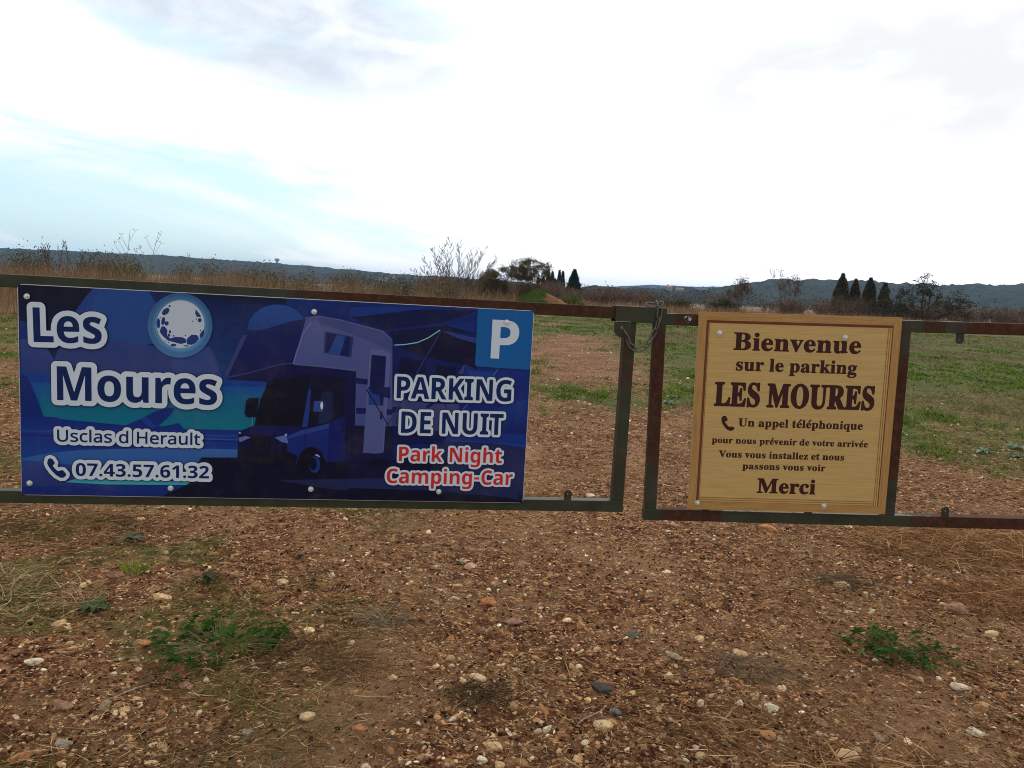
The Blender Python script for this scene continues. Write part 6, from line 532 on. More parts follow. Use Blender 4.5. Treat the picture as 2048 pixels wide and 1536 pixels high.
def attr_mat(name, rough=0.85, spec=0.2, bump=0.0, bscale=60, var=0.12, vscale=20, trans=0.0):
    """colour taken from the mesh's own per-piece colour, with a little grain"""
    m, t, b = new_mat(name, rough, spec)
    a = t.node('ShaderNodeAttribute', attribute_name='Col')
    tcn = t.node('ShaderNodeTexCoord')
    out = a.outputs['Color']
    if var:
        f = t.noise(tcn.outputs['Object'], vscale, 4)
        g = t.mapr(f, 0.32, 0.68, 1 - var, 1 + var, False)
        cc = t.node('ShaderNodeCombineColor')
        for i in range(3):
            t.put(cc.inputs[i], g)
        out = t.mix(1.0, out, cc.outputs[0], 'MULTIPLY')
    t.put(b.inputs['Base Color'], out)
    if bump:
        bn = t.node('ShaderNodeBump')
        bn.inputs['Strength'].default_value = 1.0
        bn.inputs['Distance'].default_value = bump
        t.put(bn.inputs['Height'], t.noise(tcn.outputs['Object'], bscale, 4))
        t.put(b.inputs['Normal'], bn.outputs[0])
    if trans:
        tr = t.node('ShaderNodeBsdfTranslucent')
        t.put(tr.inputs[0], out)
        ms = t.node('ShaderNodeMixShader')
        ms.inputs[0].default_value = trans
        t.l.new(b.outputs[0], ms.inputs[1])
        t.l.new(tr.outputs[0], ms.inputs[2])
        t.l.new(ms.outputs[0], t.n['Material Output'].inputs['Surface'])
    return m


def np_mesh(name, verts, faces, nper, mat, cols=None, smooth=False, attrs=None):
    """mesh from arrays: faces is (F, nper)"""
    me = bpy.data.meshes.new(name)
    verts = np.ascontiguousarray(verts, np.float32)
    faces = np.ascontiguousarray(faces, np.int32)
    nf = len(faces)
    me.vertices.add(len(verts))
    me.vertices.foreach_set('co', verts.ravel())
    me.loops.add(nf * nper)
    me.loops.foreach_set('vertex_index', faces.ravel())
    me.polygons.add(nf)
    me.polygons.foreach_set('loop_start', np.arange(nf, dtype=np.int32) * nper)
    me.polygons.foreach_set('loop_total', np.full(nf, nper, np.int32))
    me.polygons.foreach_set('use_smooth', np.full(nf, smooth))
    if cols is not None:
        a = me.color_attributes.new('Col', 'FLOAT_COLOR', 'POINT')
        c4 = np.ones((len(verts), 4), np.float32)
        c4[:, :3] = cols
        a.data.foreach_set('color', c4.ravel())
    for k, v in (attrs or {}).items():
        at = me.attributes.new(k, 'FLOAT', 'POINT')
        at.data.foreach_set('value', np.ascontiguousarray(v, np.float32))
    me.update(calc_edges=True)
    if mat:
        me.materials.append(mat)
    return me


def link(name, data, parent=None, loc=(0, 0, 0), mw=None):
    o = bpy.data.objects.new(name, data)
    col.objects.link(o)
    if mw is not None:
        o.matrix_world = mw
    else:
        o.location = loc
    if parent is not None:
        o.parent = parent
    return o


def tag(o, label, cat, group=None):
    o['label'] = label
    o['category'] = cat
    if group:
        o['group'] = group
    return o


def setting(o):
    o['kind'] = 'structure'
    return o


def stuff(o, label=None, cat=None):
    o['kind'] = 'stuff'
    if label:
        o['label'] = label
        o['category'] = cat
    return o


def thing(name, label, cat, loc=(0, 0, 0), mw=None, group=None):
    return tag(link(name, None, None, loc, mw), label, cat, group)


class Geo:
    """collects simple solids into one mesh"""
    def __init__(self):
        self.v = []
        self.f = []

    def box(self, x0, x1, y0, y1, z0, z1, bev=0.0):
        if bev <= 0:
            i = len(self.v)
            self.v += [(x, y, z) for z in (z0, z1) for y in (y0, y1) for x in (x0, x1)]
            self.f += [tuple(i + k for k in q) for q in
                       ((0, 2, 3, 1), (4, 5, 7, 6), (0, 1, 5, 4), (2, 6, 7, 3), (0, 4, 6, 2), (1, 3, 7, 5))]
            return self
        # chamfer all twelve edges
        import bmesh
        bm = bmesh.new()
        bmesh.ops.create_cube(bm, size=1.0)
        for q in bm.verts:
            q.co = Vector(((x0 + x1) / 2 + q.co.x * (x1 - x0), (y0 + y1) / 2 + q.co.y * (y1 - y0),
                           (z0 + z1) / 2 + q.co.z * (z1 - z0)))
        bmesh.ops.bevel(bm, geom=bm.edges[:], offset=bev, segments=2, affect='EDGES', profile=0.6)
        i = len(self.v)
        bm.verts.index_update()
        self.v += [tuple(q.co) for q in bm.verts]
        self.f += [tuple(i + q.index for q in f.verts) for f in bm.faces]
        bm.free()
        return self

    def prism(self, pts, y0, y1):
        """outline in x,z extruded along y, front face at y0"""
        i = len(self.v)
        n = len(pts)
        area = sum(pts[k][0] * pts[(k + 1) % n][1] - pts[(k + 1) % n][0] * pts[k][1] for k in range(n))
        if area < 0:
            pts = pts[::-1]
        self.v += [(x, y0, z) for x, z in pts] + [(x, y1, z) for x, z in pts]
        self.f.append(tuple(i + k for k in range(n)))
        self.f.append(tuple(i + n + k for k in reversed(range(n))))
        for k in range(n):
            a, b = i + k, i + (k + 1) % n
            self.f.append((b, a, a + n, b + n))
        return self

    def tube(self, path, r, sides=8, closed=False):
        P = [Vector(p) for p in path]
        n = len(P)
        i0 = len(self.v)
        up = Vector((0.13, 0.3, 0.9)).normalized()
        rr = r if isinstance(r, (list, tuple)) else [r] * n
        prev = None
        for k in range(n):
            a = P[k - 1] if (k > 0 or closed) else P[k]
            b = P[(k + 1) % n] if (k < n - 1 or closed) else P[k]
            t = (b - a).normalized()
            if prev is None:
                s = t.cross(up).normalized()
            else:
                s = (prev - t * prev.dot(t)).normalized()
            prev = s
            u = t.cross(s)
            for j in range(sides):
                an = 2 * math.pi * j / sides
                self.v.append(tuple(P[k] + (s * math.cos(an) + u * math.sin(an)) * rr[k]))
        m = n if closed else n - 1
        for k in range(m):
            for j in range(sides):
                a = i0 + k * sides + j
                b = i0 + k * sides + (j + 1) % sides
                c = i0 + ((k + 1) % n) * sides + (j + 1) % sides
                d = i0 + ((k + 1) % n) * sides + j
                self.f.append((a, b, c, d))
        if not closed:
            self.f.append(tuple(i0 + j for j in reversed(range(sides))))
            self.f.append(tuple(i0 + (n - 1) * sides + j for j in range(sides)))
        return self

    def lathe_y(self, prof, sides=16, cx=0, cz=0, rot=0.0):
        """profile of (radius, y) turned about the y axis"""
        i0 = len(self.v)
        for r, y in prof:
            for j in range(sides):
                a = 2 * math.pi * j / sides + rot
                self.v.append((cx + r * math.cos(a), y, cz + r * math.sin(a)))
        for k in range(len(prof) - 1):
            for j in range(sides):
                a = i0 + k * sides + j
                b = i0 + k * sides + (j + 1) % sides
                self.f.append((b, a, a + sides, b + sides))
        self.f.append(tuple(i0 + j for j in range(sides)))
        self.f.append(tuple(i0 + (len(prof) - 1) * sides + j for j in reversed(range(sides))))
        return self

    def build(self, name, mat, parent=None, smooth=False, loc=(0, 0, 0), mw=None):
        me = bpy.data.meshes.new(name)
        me.from_pydata(self.v, [], self.f)
        import bmesh
        bm = bmesh.new()
        bm.from_mesh(me)
        bmesh.ops.recalc_face_normals(bm, faces=bm.faces[:])
        bm.to_mesh(me)
        bm.free()
        if smooth:
            for p in me.polygons:
                p.use_smooth = True
        if mat:
            me.materials.append(mat)
        return link(name, me, parent, loc, mw)


# value noise used for placing and relief
def _hash(i, j, s):
    h = (i * 374761393 + j * 668265263 + s * 974711) & 0xFFFFFFFF
    h = ((h ^ (h >> 13)) * 1274126177) & 0xFFFFFFFF
    return ((h ^ (h >> 16)) & 0xFFFF) / 65535.0


def vnoise(x, y, s=0):
    xi = np.floor(x).astype(np.int64)
    yi = np.floor(y).astype(np.int64)
    fx = x - xi
    fy = y - yi
    fx = fx * fx * (3 - 2 * fx)
    fy = fy * fy * (3 - 2 * fy)
    a = _hash(xi, yi, s)
    b = _hash(xi + 1, yi, s)
    c = _hash(xi, yi + 1, s)
    d = _hash(xi + 1, yi + 1, s)
    return (a * (1 - fx) + b * fx) * (1 - fy) + (c * (1 - fx) + d * fx) * fy


def fbm(x, y, s=0, o=4):
    t = 0
    k = 1.0
    n = 0
    for i in range(o):
        t = t + k * vnoise(x * 2 ** i + 17.3 * i, y * 2 ** i - 9.1 * i, s + i)
        n += k
        k *= 0.5
    return t / n


def sstep(v, a, b):
    t = np.clip((v - a) / (b - a), 0, 1)
    return t * t * (3 - 2 * t)


def height(x, y, fine=True):
    x = np.asarray(x, float)
    y = np.asarray(y, float)
    z = 0.035 * (fbm(x * 0.9, y * 0.9, 1, 3) - 0.5)
    z = z - 0.020 * np.exp(-((x + 0.55 - 0.05 * y) / 0.22) ** 2) - 0.016 * np.exp(-((x - 1.05 - 0.05 * y) / 0.25) ** 2)
    z = z + 0.22 * (fbm(x * 0.045, y * 0.045, 31, 2) - 0.5) * sstep(y, 14, 40)
    if fine:
        near = 1 - sstep(y, 9, 16)
        z = z + (0.022 * (fbm(x * 7, y * 7, 5, 3) - 0.5) + 0.019 * (fbm(x * 30, y * 30, 9, 2) - 0.5)) * near * (1 - 0.7 * dust(x, y))
    return z


def grass_mask(x, y):
    """0 bare soil .. 1 grown over with green"""
    x = np.asarray(x, float)
    y = np.asarray(y, float)
    n = fbm(x * 0.55, y * 0.35, 21, 4) - 0.5
    n2 = fbm(x * 2.3, y * 1.6, 27, 3) - 0.5
    edge = 10.1 - 2.3 * sstep(x, 2.9, 4.4) - 0.6 * sstep(-x, 2, 5) * 1.0
    g = sstep(y + 3.2 * n + 1.4 * n2, edge - 0.5, edge + 1.0)
    # bare wheel track running on from the gate
    tr = np.exp(-((x - (0.052 * y + 0.55)) / (0.9 + 0.02 * y)) ** 2) * sstep(y, 12.2, 14.5) * (1 - sstep(y, 27, 33))
    g = g * (1 - np.clip(1.25 * tr + 1.2 * n2 * (tr > 0.15), 0, 1))
    tr2 = np.exp(-((x - (0.12 * y + 0.3)) / 0.8) ** 2) * sstep(y, 12, 14) * (1 - sstep(y, 18, 21))
    g = g * (1 - np.clip(0.8 * tr2, 0, 1))
    lft = 1 - 0.7 * sstep(x, 2.2, 4.2)
    g = g * (1 - 0.8 * lft * sstep(n, 0.07, 0.17)) * (1 - 0.7 * lft * sstep(n2, 0.09, 0.18) * (1 - sstep(y, 24, 40)))
    # thin scattered green in the foreground on the left
    f = sstep(fbm(x * 1.6, y * 1.9, 41, 3), 0.42, 0.58) * sstep(-x, 0.1, 1.3) * (1 - sstep(y, 5.5, 7.5))
    f2 = sstep(fbm(x * 1.1, y * 0.8, 45, 3), 0.52, 0.66) * sstep(-x, 2.0, 3.0) * sstep(y, 5.5, 7.5)
    return np.clip(np.maximum(np.maximum(g, 0.7 * f), 0.6 * f2), 0, 1)


def dust(x, y):
    """packed, dusty bits of the wheel tracks"""
    n = fbm(x * 2.4, y * 1.7, 83, 3) - 0.5
    d = np.exp(-((x + 0.62 - 0.10 * (y - 2.4)) / 0.22) ** 2) * (1 - sstep(y, 2.9, 3.9)) * 1.1
    d = d + 0.8 * np.exp(-((x - 1.55 - 0.1 * (y - 2.4)) / 0.3) ** 2) * (1 - sstep(y, 2.6, 3.4))
    d = d + 0.55 * np.exp(-((x + 0.35) / 0.3) ** 2) * sstep(y, 3.2, 4) * (1 - sstep(y, 4.6, 5.6))
    r = np.exp(-((x - 0.02 - 0.02 * y) / 0.14) ** 2) + np.exp(-((x - 0.75 - 0.12 * (y - 3)) / 0.13) ** 2)
    d = d + 0.45 * r * sstep(y, 3.0, 4.2) * (1 - sstep(y, 7, 9))
    return np.clip(d + 1.6 * n * (d > 0.1), 0, 1) * (y > 1)


def dry_edge(x):
    """distance at which the tall dry growth begins"""
    return np.interp(x, [-60, -15, -8, 0, 12, 36, 90], [19, 22, 34, 56, 72, 78, 80])


rng = np.random.default_rng(11)

# ================================================================ GROUND
gx = [0.0]
while gx[-1] < 2.6:
    gx.append(gx[-1] + 0.0165)
while gx[-1] < 2600:
    gx.append(gx[-1] + (gx[-1] - 2.6) * 0.07 + 0.0165)
gx = np.array([-v for v in gx[:0:-1]] + gx)
gy = [1.6]
while gy[-1] < 9000:
    gy.append(gy[-1] + max(0.015, 0.0062 * gy[-1] * max(1, gy[-1] / 7)))
gy = np.array([-3000, -800, -200, -60, -20, -8, -3, 0, 0.8, 1.3] + gy)
GX, GY = np.meshgrid(gx, gy)
GZ = height(GX, GY)
GZ = np.where(GY < 1.5, height(GX, GY, False), GZ)
GZ = GZ * (1 - sstep(np.hypot(GX, GY), 150, 400))
nx_, ny_ = len(gx), len(gy)
ii = (np.arange(ny_ - 1)[:, None] * nx_ + np.arange(nx_ - 1)[None]).ravel()
faces = np.stack([ii, ii + 1, ii + nx_ + 1, ii + nx_], 1)
xs, ys = GX.ravel(), GY.ravel()
gm = grass_mask(xs, ys)
dry = sstep(ys, dry_edge(xs) - 4, dry_edge(xs) + 3)

gmat, t, b = new_mat('soil', 0.97, 0.1)
pos = t.node('ShaderNodeNewGeometry').outputs['Position']
n1 = t.noise(pos, 1.3, 5)
n2 = t.noise(pos, 14, 6, 0.65)
n3 = t.noise(pos, 120, 5, 0.7)
n4 = t.noise(pos, 0.35, 4)
soil = t.ramp(n2, [(0.36, rgb(38, 21, 13)), (0.46, rgb(84, 50, 33)), (0.56, rgb(124, 83, 56)), (0.68, rgb(180, 144, 104))])
soil = t.mix(t.mapr(n1, 0.42, 0.66), soil, t.ramp(n3, [(0.3, rgb(72, 45, 29)), (0.7, rgb(160, 124, 88))]))
vor = t.node('ShaderNodeTexVoronoi')
t.put(vor.inputs['Vector'], pos)
vor.inputs['Scale'].default_value = 58
vr = t.node('ShaderNodeSeparateColor')
t.put(vr.inputs[0], vor.outputs['Color'])
peb = t.math('MULTIPLY', t.math('GREATER_THAN', vr.outputs[0], 0.45), t.mapr(vor.outputs['Distance'], 0.42, 0.30))
pebc = t.ramp(vr.outputs[1], [(0.0, rgb(104, 70, 46)), (0.5, rgb(156, 118, 80)), (0.85, rgb(202, 168, 128)), (1.0, rgb(226, 208, 178))])
soil = t.mix(t.math('MULTIPLY', peb, 0.8), soil, pebc)
du = t.node('ShaderNodeAttribute', attribute_name='dust').outputs['Fac']
soil = t.mix(t.math('MULTIPLY', du, 0.75), soil, t.ramp(n3, [(0.3, rgb(128, 94, 68)), (0.7, rgb(166, 130, 98))]))
ga = t.node('ShaderNodeAttribute', attribute_name='green').outputs['Fac']
da = t.node('ShaderNodeAttribute', attribute_name='dry').outputs['Fac']
grn = t.ramp(n2, [(0.3, rgb(38, 46, 18)), (0.5, rgb(62, 76, 28)), (0.7, rgb(98, 100, 52))])
grn = t.mix(t.mapr(n4, 0.56, 0.74), grn, rgb(96, 86, 58))
gf = t.math('MULTIPLY', ga, t.mapr(t.noise(pos, 9, 5, 0.7), 0.30, 0.52, 0.25, 0.95))
out = t.mix(gf, soil, grn)
out = t.mix(da, out, t.ramp(n2, [(0.3, rgb(96, 74, 54)), (0.7, rgb(138, 112, 84))]))
t.put(b.inputs['Base Color'], out)
bn = t.node('ShaderNodeBump')
bn.inputs['Strength'].default_value = 0.9
bn.inputs['Distance'].default_value = 0.016
hgt = t.math('ADD', t.math('MULTIPLY', n3, 0.6), t.math('MULTIPLY', peb, 0.5))
hgt = t.math('ADD', hgt, t.math('MULTIPLY', t.noise(pos, 45, 4, 0.7), 0.7))
t.put(bn.inputs['Height'], hgt)
t.put(b.inputs['Normal'], bn.outputs[0])
ground = setting(link('ground', np_mesh('ground', np.stack([xs, ys, GZ.ravel()], 1), faces, 4, gmat, smooth=True,
                                        attrs={'green': gm, 'dry': dry, 'dust': dust(xs, ys)})))

# ---------------------------------------------------------------- base shapes for stones
import bmesh


def ico(sub):
    if sub == 0:                          # eight-cornered crumb
        v = np.array([(x, y, z) for z in (-.62, .62) for y in (-.62, .62) for x in (-.62, .62)])
        f = np.array([(0, 2, 3), (0, 3, 1), (4, 5, 7), (4, 7, 6), (0, 1, 5), (0, 5, 4), (2, 6, 7), (2, 7, 3), (0, 4, 6), (0, 6, 2), (1, 3, 7), (1, 7, 5)])
        return v * np.random.default_rng(4).uniform(0.65, 1.35, v.shape), f
    bm = bmesh.new()
    bmesh.ops.create_icosphere(bm, subdivisions=sub, radius=1.0)
    v = np.array([q.co[:] for q in bm.verts])
    f = np.array([[q.index for q in p.verts] for p in bm.faces])
    bm.free()
    return v, f


def stone_shape(sub, kind, seed):
    v, f = ico(sub)
    g = np.random.default_rng(seed)
    d = g.normal(size=(5, 3))
    d /= np.linalg.norm(d, axis=1)[:, None]
    r = np.ones(len(v))
    for k in range(5):
        r += 0.10 * np.sin(v @ d[k] * (2.2 + k) + g.uniform(0, 6)) / (1 + 0.4 * k)
    v = v * r[:, None]
    if sub == 0:
        pass
    if sub > 0:                           # cut by random planes, harder for the angular kinds
        for k in range(11 if kind in (1, 3) else 7):
            n = g.normal(size=3)
            n /= np.linalg.norm(n)
            h = g.uniform(0.50, 0.82) if kind in (1, 3) else g.uniform(0.68, 0.95)
            s = v @ n
            v = v - np.outer(np.maximum(s - h, 0), n)
    sc = {0: (1, 0.80, 0.55), 1: (1, 0.76, 0.58), 2: (1, 0.62, 0.38), 3: (1, 0.45, 0.40)}[kind]
    return v * np.array(sc), f


def rotz(a):
    c, s = np.cos(a), np.sin(a)
    z = np.zeros_like(a)
    o = np.ones_like(a)
    return np.stack([np.stack([c, -s, z], -1), np.stack([s, c, z], -1), np.stack([z, z, o], -1)], -2)


SC = {'tan': (190, 156, 116), 'cream': (194, 168, 128), 'white': (200, 184, 158), 'red': (126, 90, 70),
      'orange': (168, 120, 80), 'brown': (142, 108, 84), 'grey': (150, 138, 122), 'brick': (160, 104, 70),
      'pink': (188, 150, 124), 'dark': (68, 66, 64), 'yellow': (214, 190, 118), 'blue': (104, 106, 108),
      'green': (88, 86, 74), 'olive': (146, 132, 102), 'redgrey': (136, 104, 90)}

# ---------------------------------------------------------------- gravel and crumbs of earth
pebmat = attr_mat('gravel_stone', 0.95, 0.1, bump=0.004, bscale=130, var=0.28, vscale=70)


def scatter(n, ymin, ymax, spread=0.77, p=1.0):
    """positions thicker near the gateway, thinner with distance"""
    u = rng.random(n)
    y = ymin * (ymax / ymin) ** (u ** p)
    x = (rng.random(n) * 2 - 1) * y * spread + 0.08
    return x, y


def build_pebbles(name, n, smin, smax, ymin, ymax, palette, weights, sub, expo, sink, seed0, p=1.0, mask=None, label=None):
    x, y = scatter(n, ymin, ymax, p=p)
    if mask is not None:
        k = rng.random(n) < mask(x, y)
        x, y = x[k], y[k]
    n = len(x)
    s = smin * (smax / smin) ** (rng.random(n) ** expo)
    z = height(x, y)
    pal = np.array([[s2l(c) for c in q] for q in palette])
    ci = rng.choice(len(palette), n, p=np.array(weights) / sum(weights))
    cc = pal[ci] * rng.uniform(0.6, 1.3, n)[:, None]
    V, F, Cc = [], [], []
    off = 0
    nk = 8
    var = rng.integers(0, nk, n)
    rot = rng.uniform(0, 6.283, n)
    tilt = rng.normal(0, 0.25, (n, 2))
    for k in range(nk):
        sv, sf = stone_shape(sub, (0, 1, 2, 1, 0, 2, 1, 3)[k], seed0 + k)
        m = np.where(var == k)[0]
        if not len(m):
            continue
        q = np.einsum('nij,vj->nvi', rotz(rot[m]), sv)
        q[:, :, 2] += q[:, :, 0] * tilt[m, 0][:, None] + q[:, :, 1] * tilt[m, 1][:, None]
        q = q * s[m][:, None, None] * 0.5
        q[:, :, 0] += x[m][:, None]
        q[:, :, 1] += y[m][:, None]
        q[:, :, 2] += (z[m] + s[m] * sink)[:, None]
        nv = len(sv)
        V.append(q.reshape(-1, 3))
        F.append((sf[None] + (off + np.arange(len(m)) * nv)[:, None, None]).reshape(-1, 3))
        Cc.append(np.repeat(cc[m], nv, 0))
        off += len(m) * nv
    me = np_mesh(name, np.concatenate(V), np.concatenate(F), 3, pebmat, np.concatenate(Cc), smooth=False)
    return stuff(link(name, me), label, 'gravel')


bare = lambda x, y: (1 - 0.75 * grass_mask(x, y)) * (1 - 0.75 * dust(x, y))
def clump(x, y):
    rut = np.exp(-((x - 0.02 - 0.02 * y) / 0.22) ** 2) + np.exp(-((x - 0.75 - 0.12 * (y - 3)) / 0.20) ** 2) + np.exp(-((x + 0.62 - 0.06 * y) / 0.16) ** 2)
    return np.clip(bare(x, y) * (0.42 + 0.35 * sstep(fbm(x * 2.2, y * 2.2, 71, 3), 0.36, 0.62) + 0.5 * np.clip(rut, 0, 1) * sstep(y, 3.0, 4.0)), 0, 1)


earth = [(98, 60, 40), (128, 83, 55), (68, 38, 25), (158, 112, 78), (112, 74, 51), (40, 23, 15)]
stony = [(172, 134, 94), (196, 162, 120), (144, 104, 72), (214, 188, 150), (232, 216, 190), (136, 118, 98), (178, 128, 84)]
build_pebbles('soil_crumbs', 40000, 0.006, 0.024, 2.0, 9.5, earth, [3, 3, 2, 2.4, 2, 1.5], 0, 1.5, 0.12, 100, 0.85, bare,
              'crumbs of reddish brown earth all over the track')
build_pebbles('gravel', 56000, 0.007, 0.029, 2.0, 11.0, stony, [4.5, 4, 4.5, 1.8, 0.5, 1.2, 1.5], 1, 1.35, 0.06, 200, 0.9, clump,
              'fine tan and white gravel mixed into the track')
build_pebbles('coarse_gravel', 4800, 0.018, 0.050, 2.0, 9.5, stony, [5.5, 4, 5, 1.6, 0.35, 1.5, 1.8], 2, 1.5, 0.05, 300, 0.9, clump,
              'coarser pebbles lying in the gravel of the track')
build_pebbles('far_gravel', 7000, 0.02, 0.07, 8, 34, stony, [4, 5, 4, 3, 2, 1, 1.5], 0, 1.6, 0.1, 400, 1.0,
              lambda x, y: (1 - 0.85 * grass_mask(x, y)), 'pebbles on the bare ground beyond the gate')

# ---------------------------------------------------------------- individual stones
for i, (x, y, s, key, kind, lab) in enumerate(STONES):
    v, f = stone_shape(3, kind, 900 + i)
    v = v * (1 + 0.05 * np.sin(v[:, :1] * 9 + i) * np.sin(v[:, 1:2] * 11) + 0.03 * np.sin(v[:, 2:] * 17 + v[:, :1] * 13))
    c = np.array([s2l(q) for q in SC[key]])
    g = np.random.default_rng(i)
    cols = c * (0.9 + 0.2 * g.random(len(v)))[:, None]
    v = v * s * 0.53
    o = link('stone', np_mesh('stone', v, f, 3, pebmat, cols, smooth=False))
    o.location = (x, y + s * 0.2, float(height(x, y)) + s * 0.05 + 0.002)
    o.rotation_euler = (g.normal(0, 0.10), g.normal(0, 0.12), {3: 0.9}.get(kind, g.uniform(-0.5, 0.5)))
    if 'leaning' in lab or 'slantwise' in lab:
        o.rotation_euler.z = -0.9
    if 'pointed towards' in lab:
        o.rotation_euler.z = 1.1
    tag(o, lab, 'stone')

# ================================================================ BLADES, STRAWS, LEAVES
def ribbons(P, D, L, W, bend, cols, seg=3, droop=None, tipc=None):
    """curved tapering ribbons. P base, D unit direction, L length, W width, bend = world offset at tip"""
    n = len(P)
    ref = rng.normal(size=(n, 3))
    ref[:, 2] *= 0.3
    side = np.cross(D, ref)
    side /= np.linalg.norm(side, axis=1)[:, None] + 1e-9
    V = np.zeros((n, 2 * seg + 1, 3))
    for k in range(seg):
        s = k / seg
        c = P + D * (L * s)[:, None] + bend * (L * s * s)[:, None]
        wd = side * (W * (1 - 0.75 * s) * 0.5)[:, None]
        V[:, 2 * k] = c - wd
        V[:, 2 * k + 1] = c + wd
    V[:, 2 * seg] = P + D * L[:, None] + bend * L[:, None]
    tri = []
    for k in range(seg - 1):
        a = 2 * k
        tri += [(a, a + 1, a + 3), (a, a + 3, a + 2)]
    a = 2 * (seg - 1)
    tri.append((a, a + 1, a + 2))
    tri = np.array(tri)
    nv = 2 * seg + 1
    F = (tri[None] + (np.arange(n) * nv)[:, None, None]).reshape(-1, 3)
    return V.reshape(-1, 3), F, np.repeat(cols, nv, 0)


def unit(v):
    return v / (np.linalg.norm(v, axis=1)[:, None] + 1e-9)


def pick(palette, n, lo=0.8, hi=1.2, weights=None):
    pal = np.array([[s2l(c) for c in q] for q in palette])
    if weights is not None:
        weights = np.array(weights) / sum(weights)
    return pal[rng.choice(len(pal), n, p=weights)] * rng.uniform(lo, hi, n)[:, None]


strawmat = attr_mat('dry_straw', 0.9, 0.15, var=0.1, vscale=8, trans=0.15)
grassmat = attr_mat('green_grass', 0.85, 0.08, var=0.1, vscale=5, trans=0.30)
leafmat = attr_mat('leaf', 0.75, 0.10, var=0.15, vscale=40, trans=0.22)
twigmat = attr_mat('bark', 0.95, 0.1, var=0.15, vscale=6)

# straw litter lying on the soil
def straw_density(x, y):
    d = 0.40 + 0.60 * sstep(fbm(x * 1.2, y * 1.2, 81, 4), 0.40, 0.62)
    d = d * (1 - 0.8 * sstep(grass_mask(x, y), 0.5, 1.0))
    d = d + 0.5 * sstep(x, 1.2, 2.4) * sstep(y, 3.3, 4.4) * (1 - sstep(y, 6, 9))
    return np.clip(d, 0, 1)


def litter(name, n, lmin, lmax, wmin, wmax, y0, y1, palette, weights, lab, lift=0.016):
    x, y = scatter(n, y0, y1, p=0.85)
    k = rng.random(n) < straw_density(x, y)
    x, y = x[k], y[k]
    n = len(x)
    a = rng.uniform(0, 6.283, n)
    D = np.stack([np.cos(a), np.sin(a), rng.normal(0.03, 0.14, n)], 1)
    L = rng.uniform(lmin, lmax, n) * rng.uniform(0.5, 1, n)
    W = rng.uniform(wmin, wmax, n) * np.clip(y / 4, 0.8, 2.2)
    P = np.stack([x, y, height(x, y) + rng.uniform(0.001, lift, n) + 0.003], 1)
    bend = rng.normal(0, 0.30, (n, 3))
    bend[:, 2] = rng.normal(0.0, 0.08, n) - D[:, 2] * 0.8
    V, F, C = ribbons(P, D, L, W, bend, pick(palette, n, 0.6, 1.3, weights), seg=3 if lmax > 0.1 else 2)
    return stuff(link(name, np_mesh(name, V, F, 3, strawmat, C)), lab, 'litter')


straw_cols = [(204, 166, 116), (172, 132, 88), (128, 92, 58), (222, 192, 146), (64, 40, 27), (134, 120, 100)]
litter('straw_litter', 76000, 0.03, 0.13, 0.0016, 0.0040, 2.0, 14, straw_cols, [2, 4, 4, 1, 3, 1.5], 'dry brown straw and stalks littering the track')
litter('chaff', 80000, 0.012, 0.045, 0.002, 0.0052, 2.0, 16, straw_cols, [2, 4, 4, 1, 4, 1], 'short broken bits of dry grass on the soil')


def heap(name, cx, cy, rx, ry, h, n, lab, pal, lmax=0.28, cat='dry grass', group=None, up=0.35, w0=0.0024, w1=0.0056):
    """a tangled tuft: its own object, origin at its foot"""
    r = np.sqrt(rng.random(n))
    a = rng.uniform(0, 6.283, n)
    x, y = rx * r * np.cos(a), ry * r * np.sin(a)
    top = h * (1 - r ** 2)
    th = rng.uniform(0, 6.283, n)
    D = unit(np.stack([np.cos(th) + 0.6 * np.cos(a) * r, np.sin(th) + 0.6 * np.sin(a) * r, np.abs(rng.normal(up, 0.3, n))], 1))
    L = rng.uniform(0.3, 1, n) * lmax
    P = np.stack([x, y, rng.random(n) * top + height(cx + x, cy + y) - float(height(cx, cy))], 1)
    bend = rng.normal(0, 0.35, (n, 3))
    bend[:, 2] = -np.abs(rng.normal(0.35, 0.25, n))
    V, F, C = ribbons(P, D, L, rng.uniform(w0, w1, n), bend, pick(pal, n, 0.7, 1.25))
    V[:, 2] = np.maximum(V[:, 2], 0.0)
    o = link(name, np_mesh(name, V, F, 3, strawmat, C), None, (cx, cy, float(height(cx, cy))))
    return tag(o, lab, cat, group)


hp = [(176, 134, 90), (198, 160, 114), (134, 96, 62), (98, 68, 46)]
heap('dry_grass_heap', 3.05, 4.85, 0.75, 0.42, 0.13, 2600, 'big tangled heap of dry brown grass under the right gate rail', hp, 0.34)
heap('dry_grass_heap', 2.75, 3.95, 0.42, 0.25, 0.05, 900, 'low reddish dry grass patch in front of the big heap', [(150, 108, 70), (178, 138, 94), (112, 76, 50)], 0.26)
heap('dry_grass_tuft', -0.52, 3.34, 0.10, 0.09, 0.04, 160, 'small grey dry tuft left of the brick orange stone', [(120, 104, 84), (150, 134, 108)], 0.16, up=0.6)
heap('dry_grass_tuft', -0.05, 2.72, 0.12, 0.07, 0.03, 240, 'dark matted tuft below the long cream stone', [(76, 66, 46), (104, 88, 62), (66, 54, 38)], 0.12)
heap('dry_grass_tuft', 1.88, 4.1, 0.16, 0.10, 0.04, 260, 'greyish dry tuft beside the big tan stone on the right', [(120, 104, 82), (96, 80, 62)], 0.2)
heap('dry_grass_tuft', 0.80, 2.62, 0.16, 0.09, 0.03, 200, 'pale straw tuft below the dark grey angular stone', hp, 0.16)
heap('dry_grass_tuft', -0.75, 2.95, 0.26, 0.18, 0.04, 520, 'brown withered stems below the left mallow plant', [(110, 82, 56), (92, 66, 46), (140, 110, 78)], 0.2)
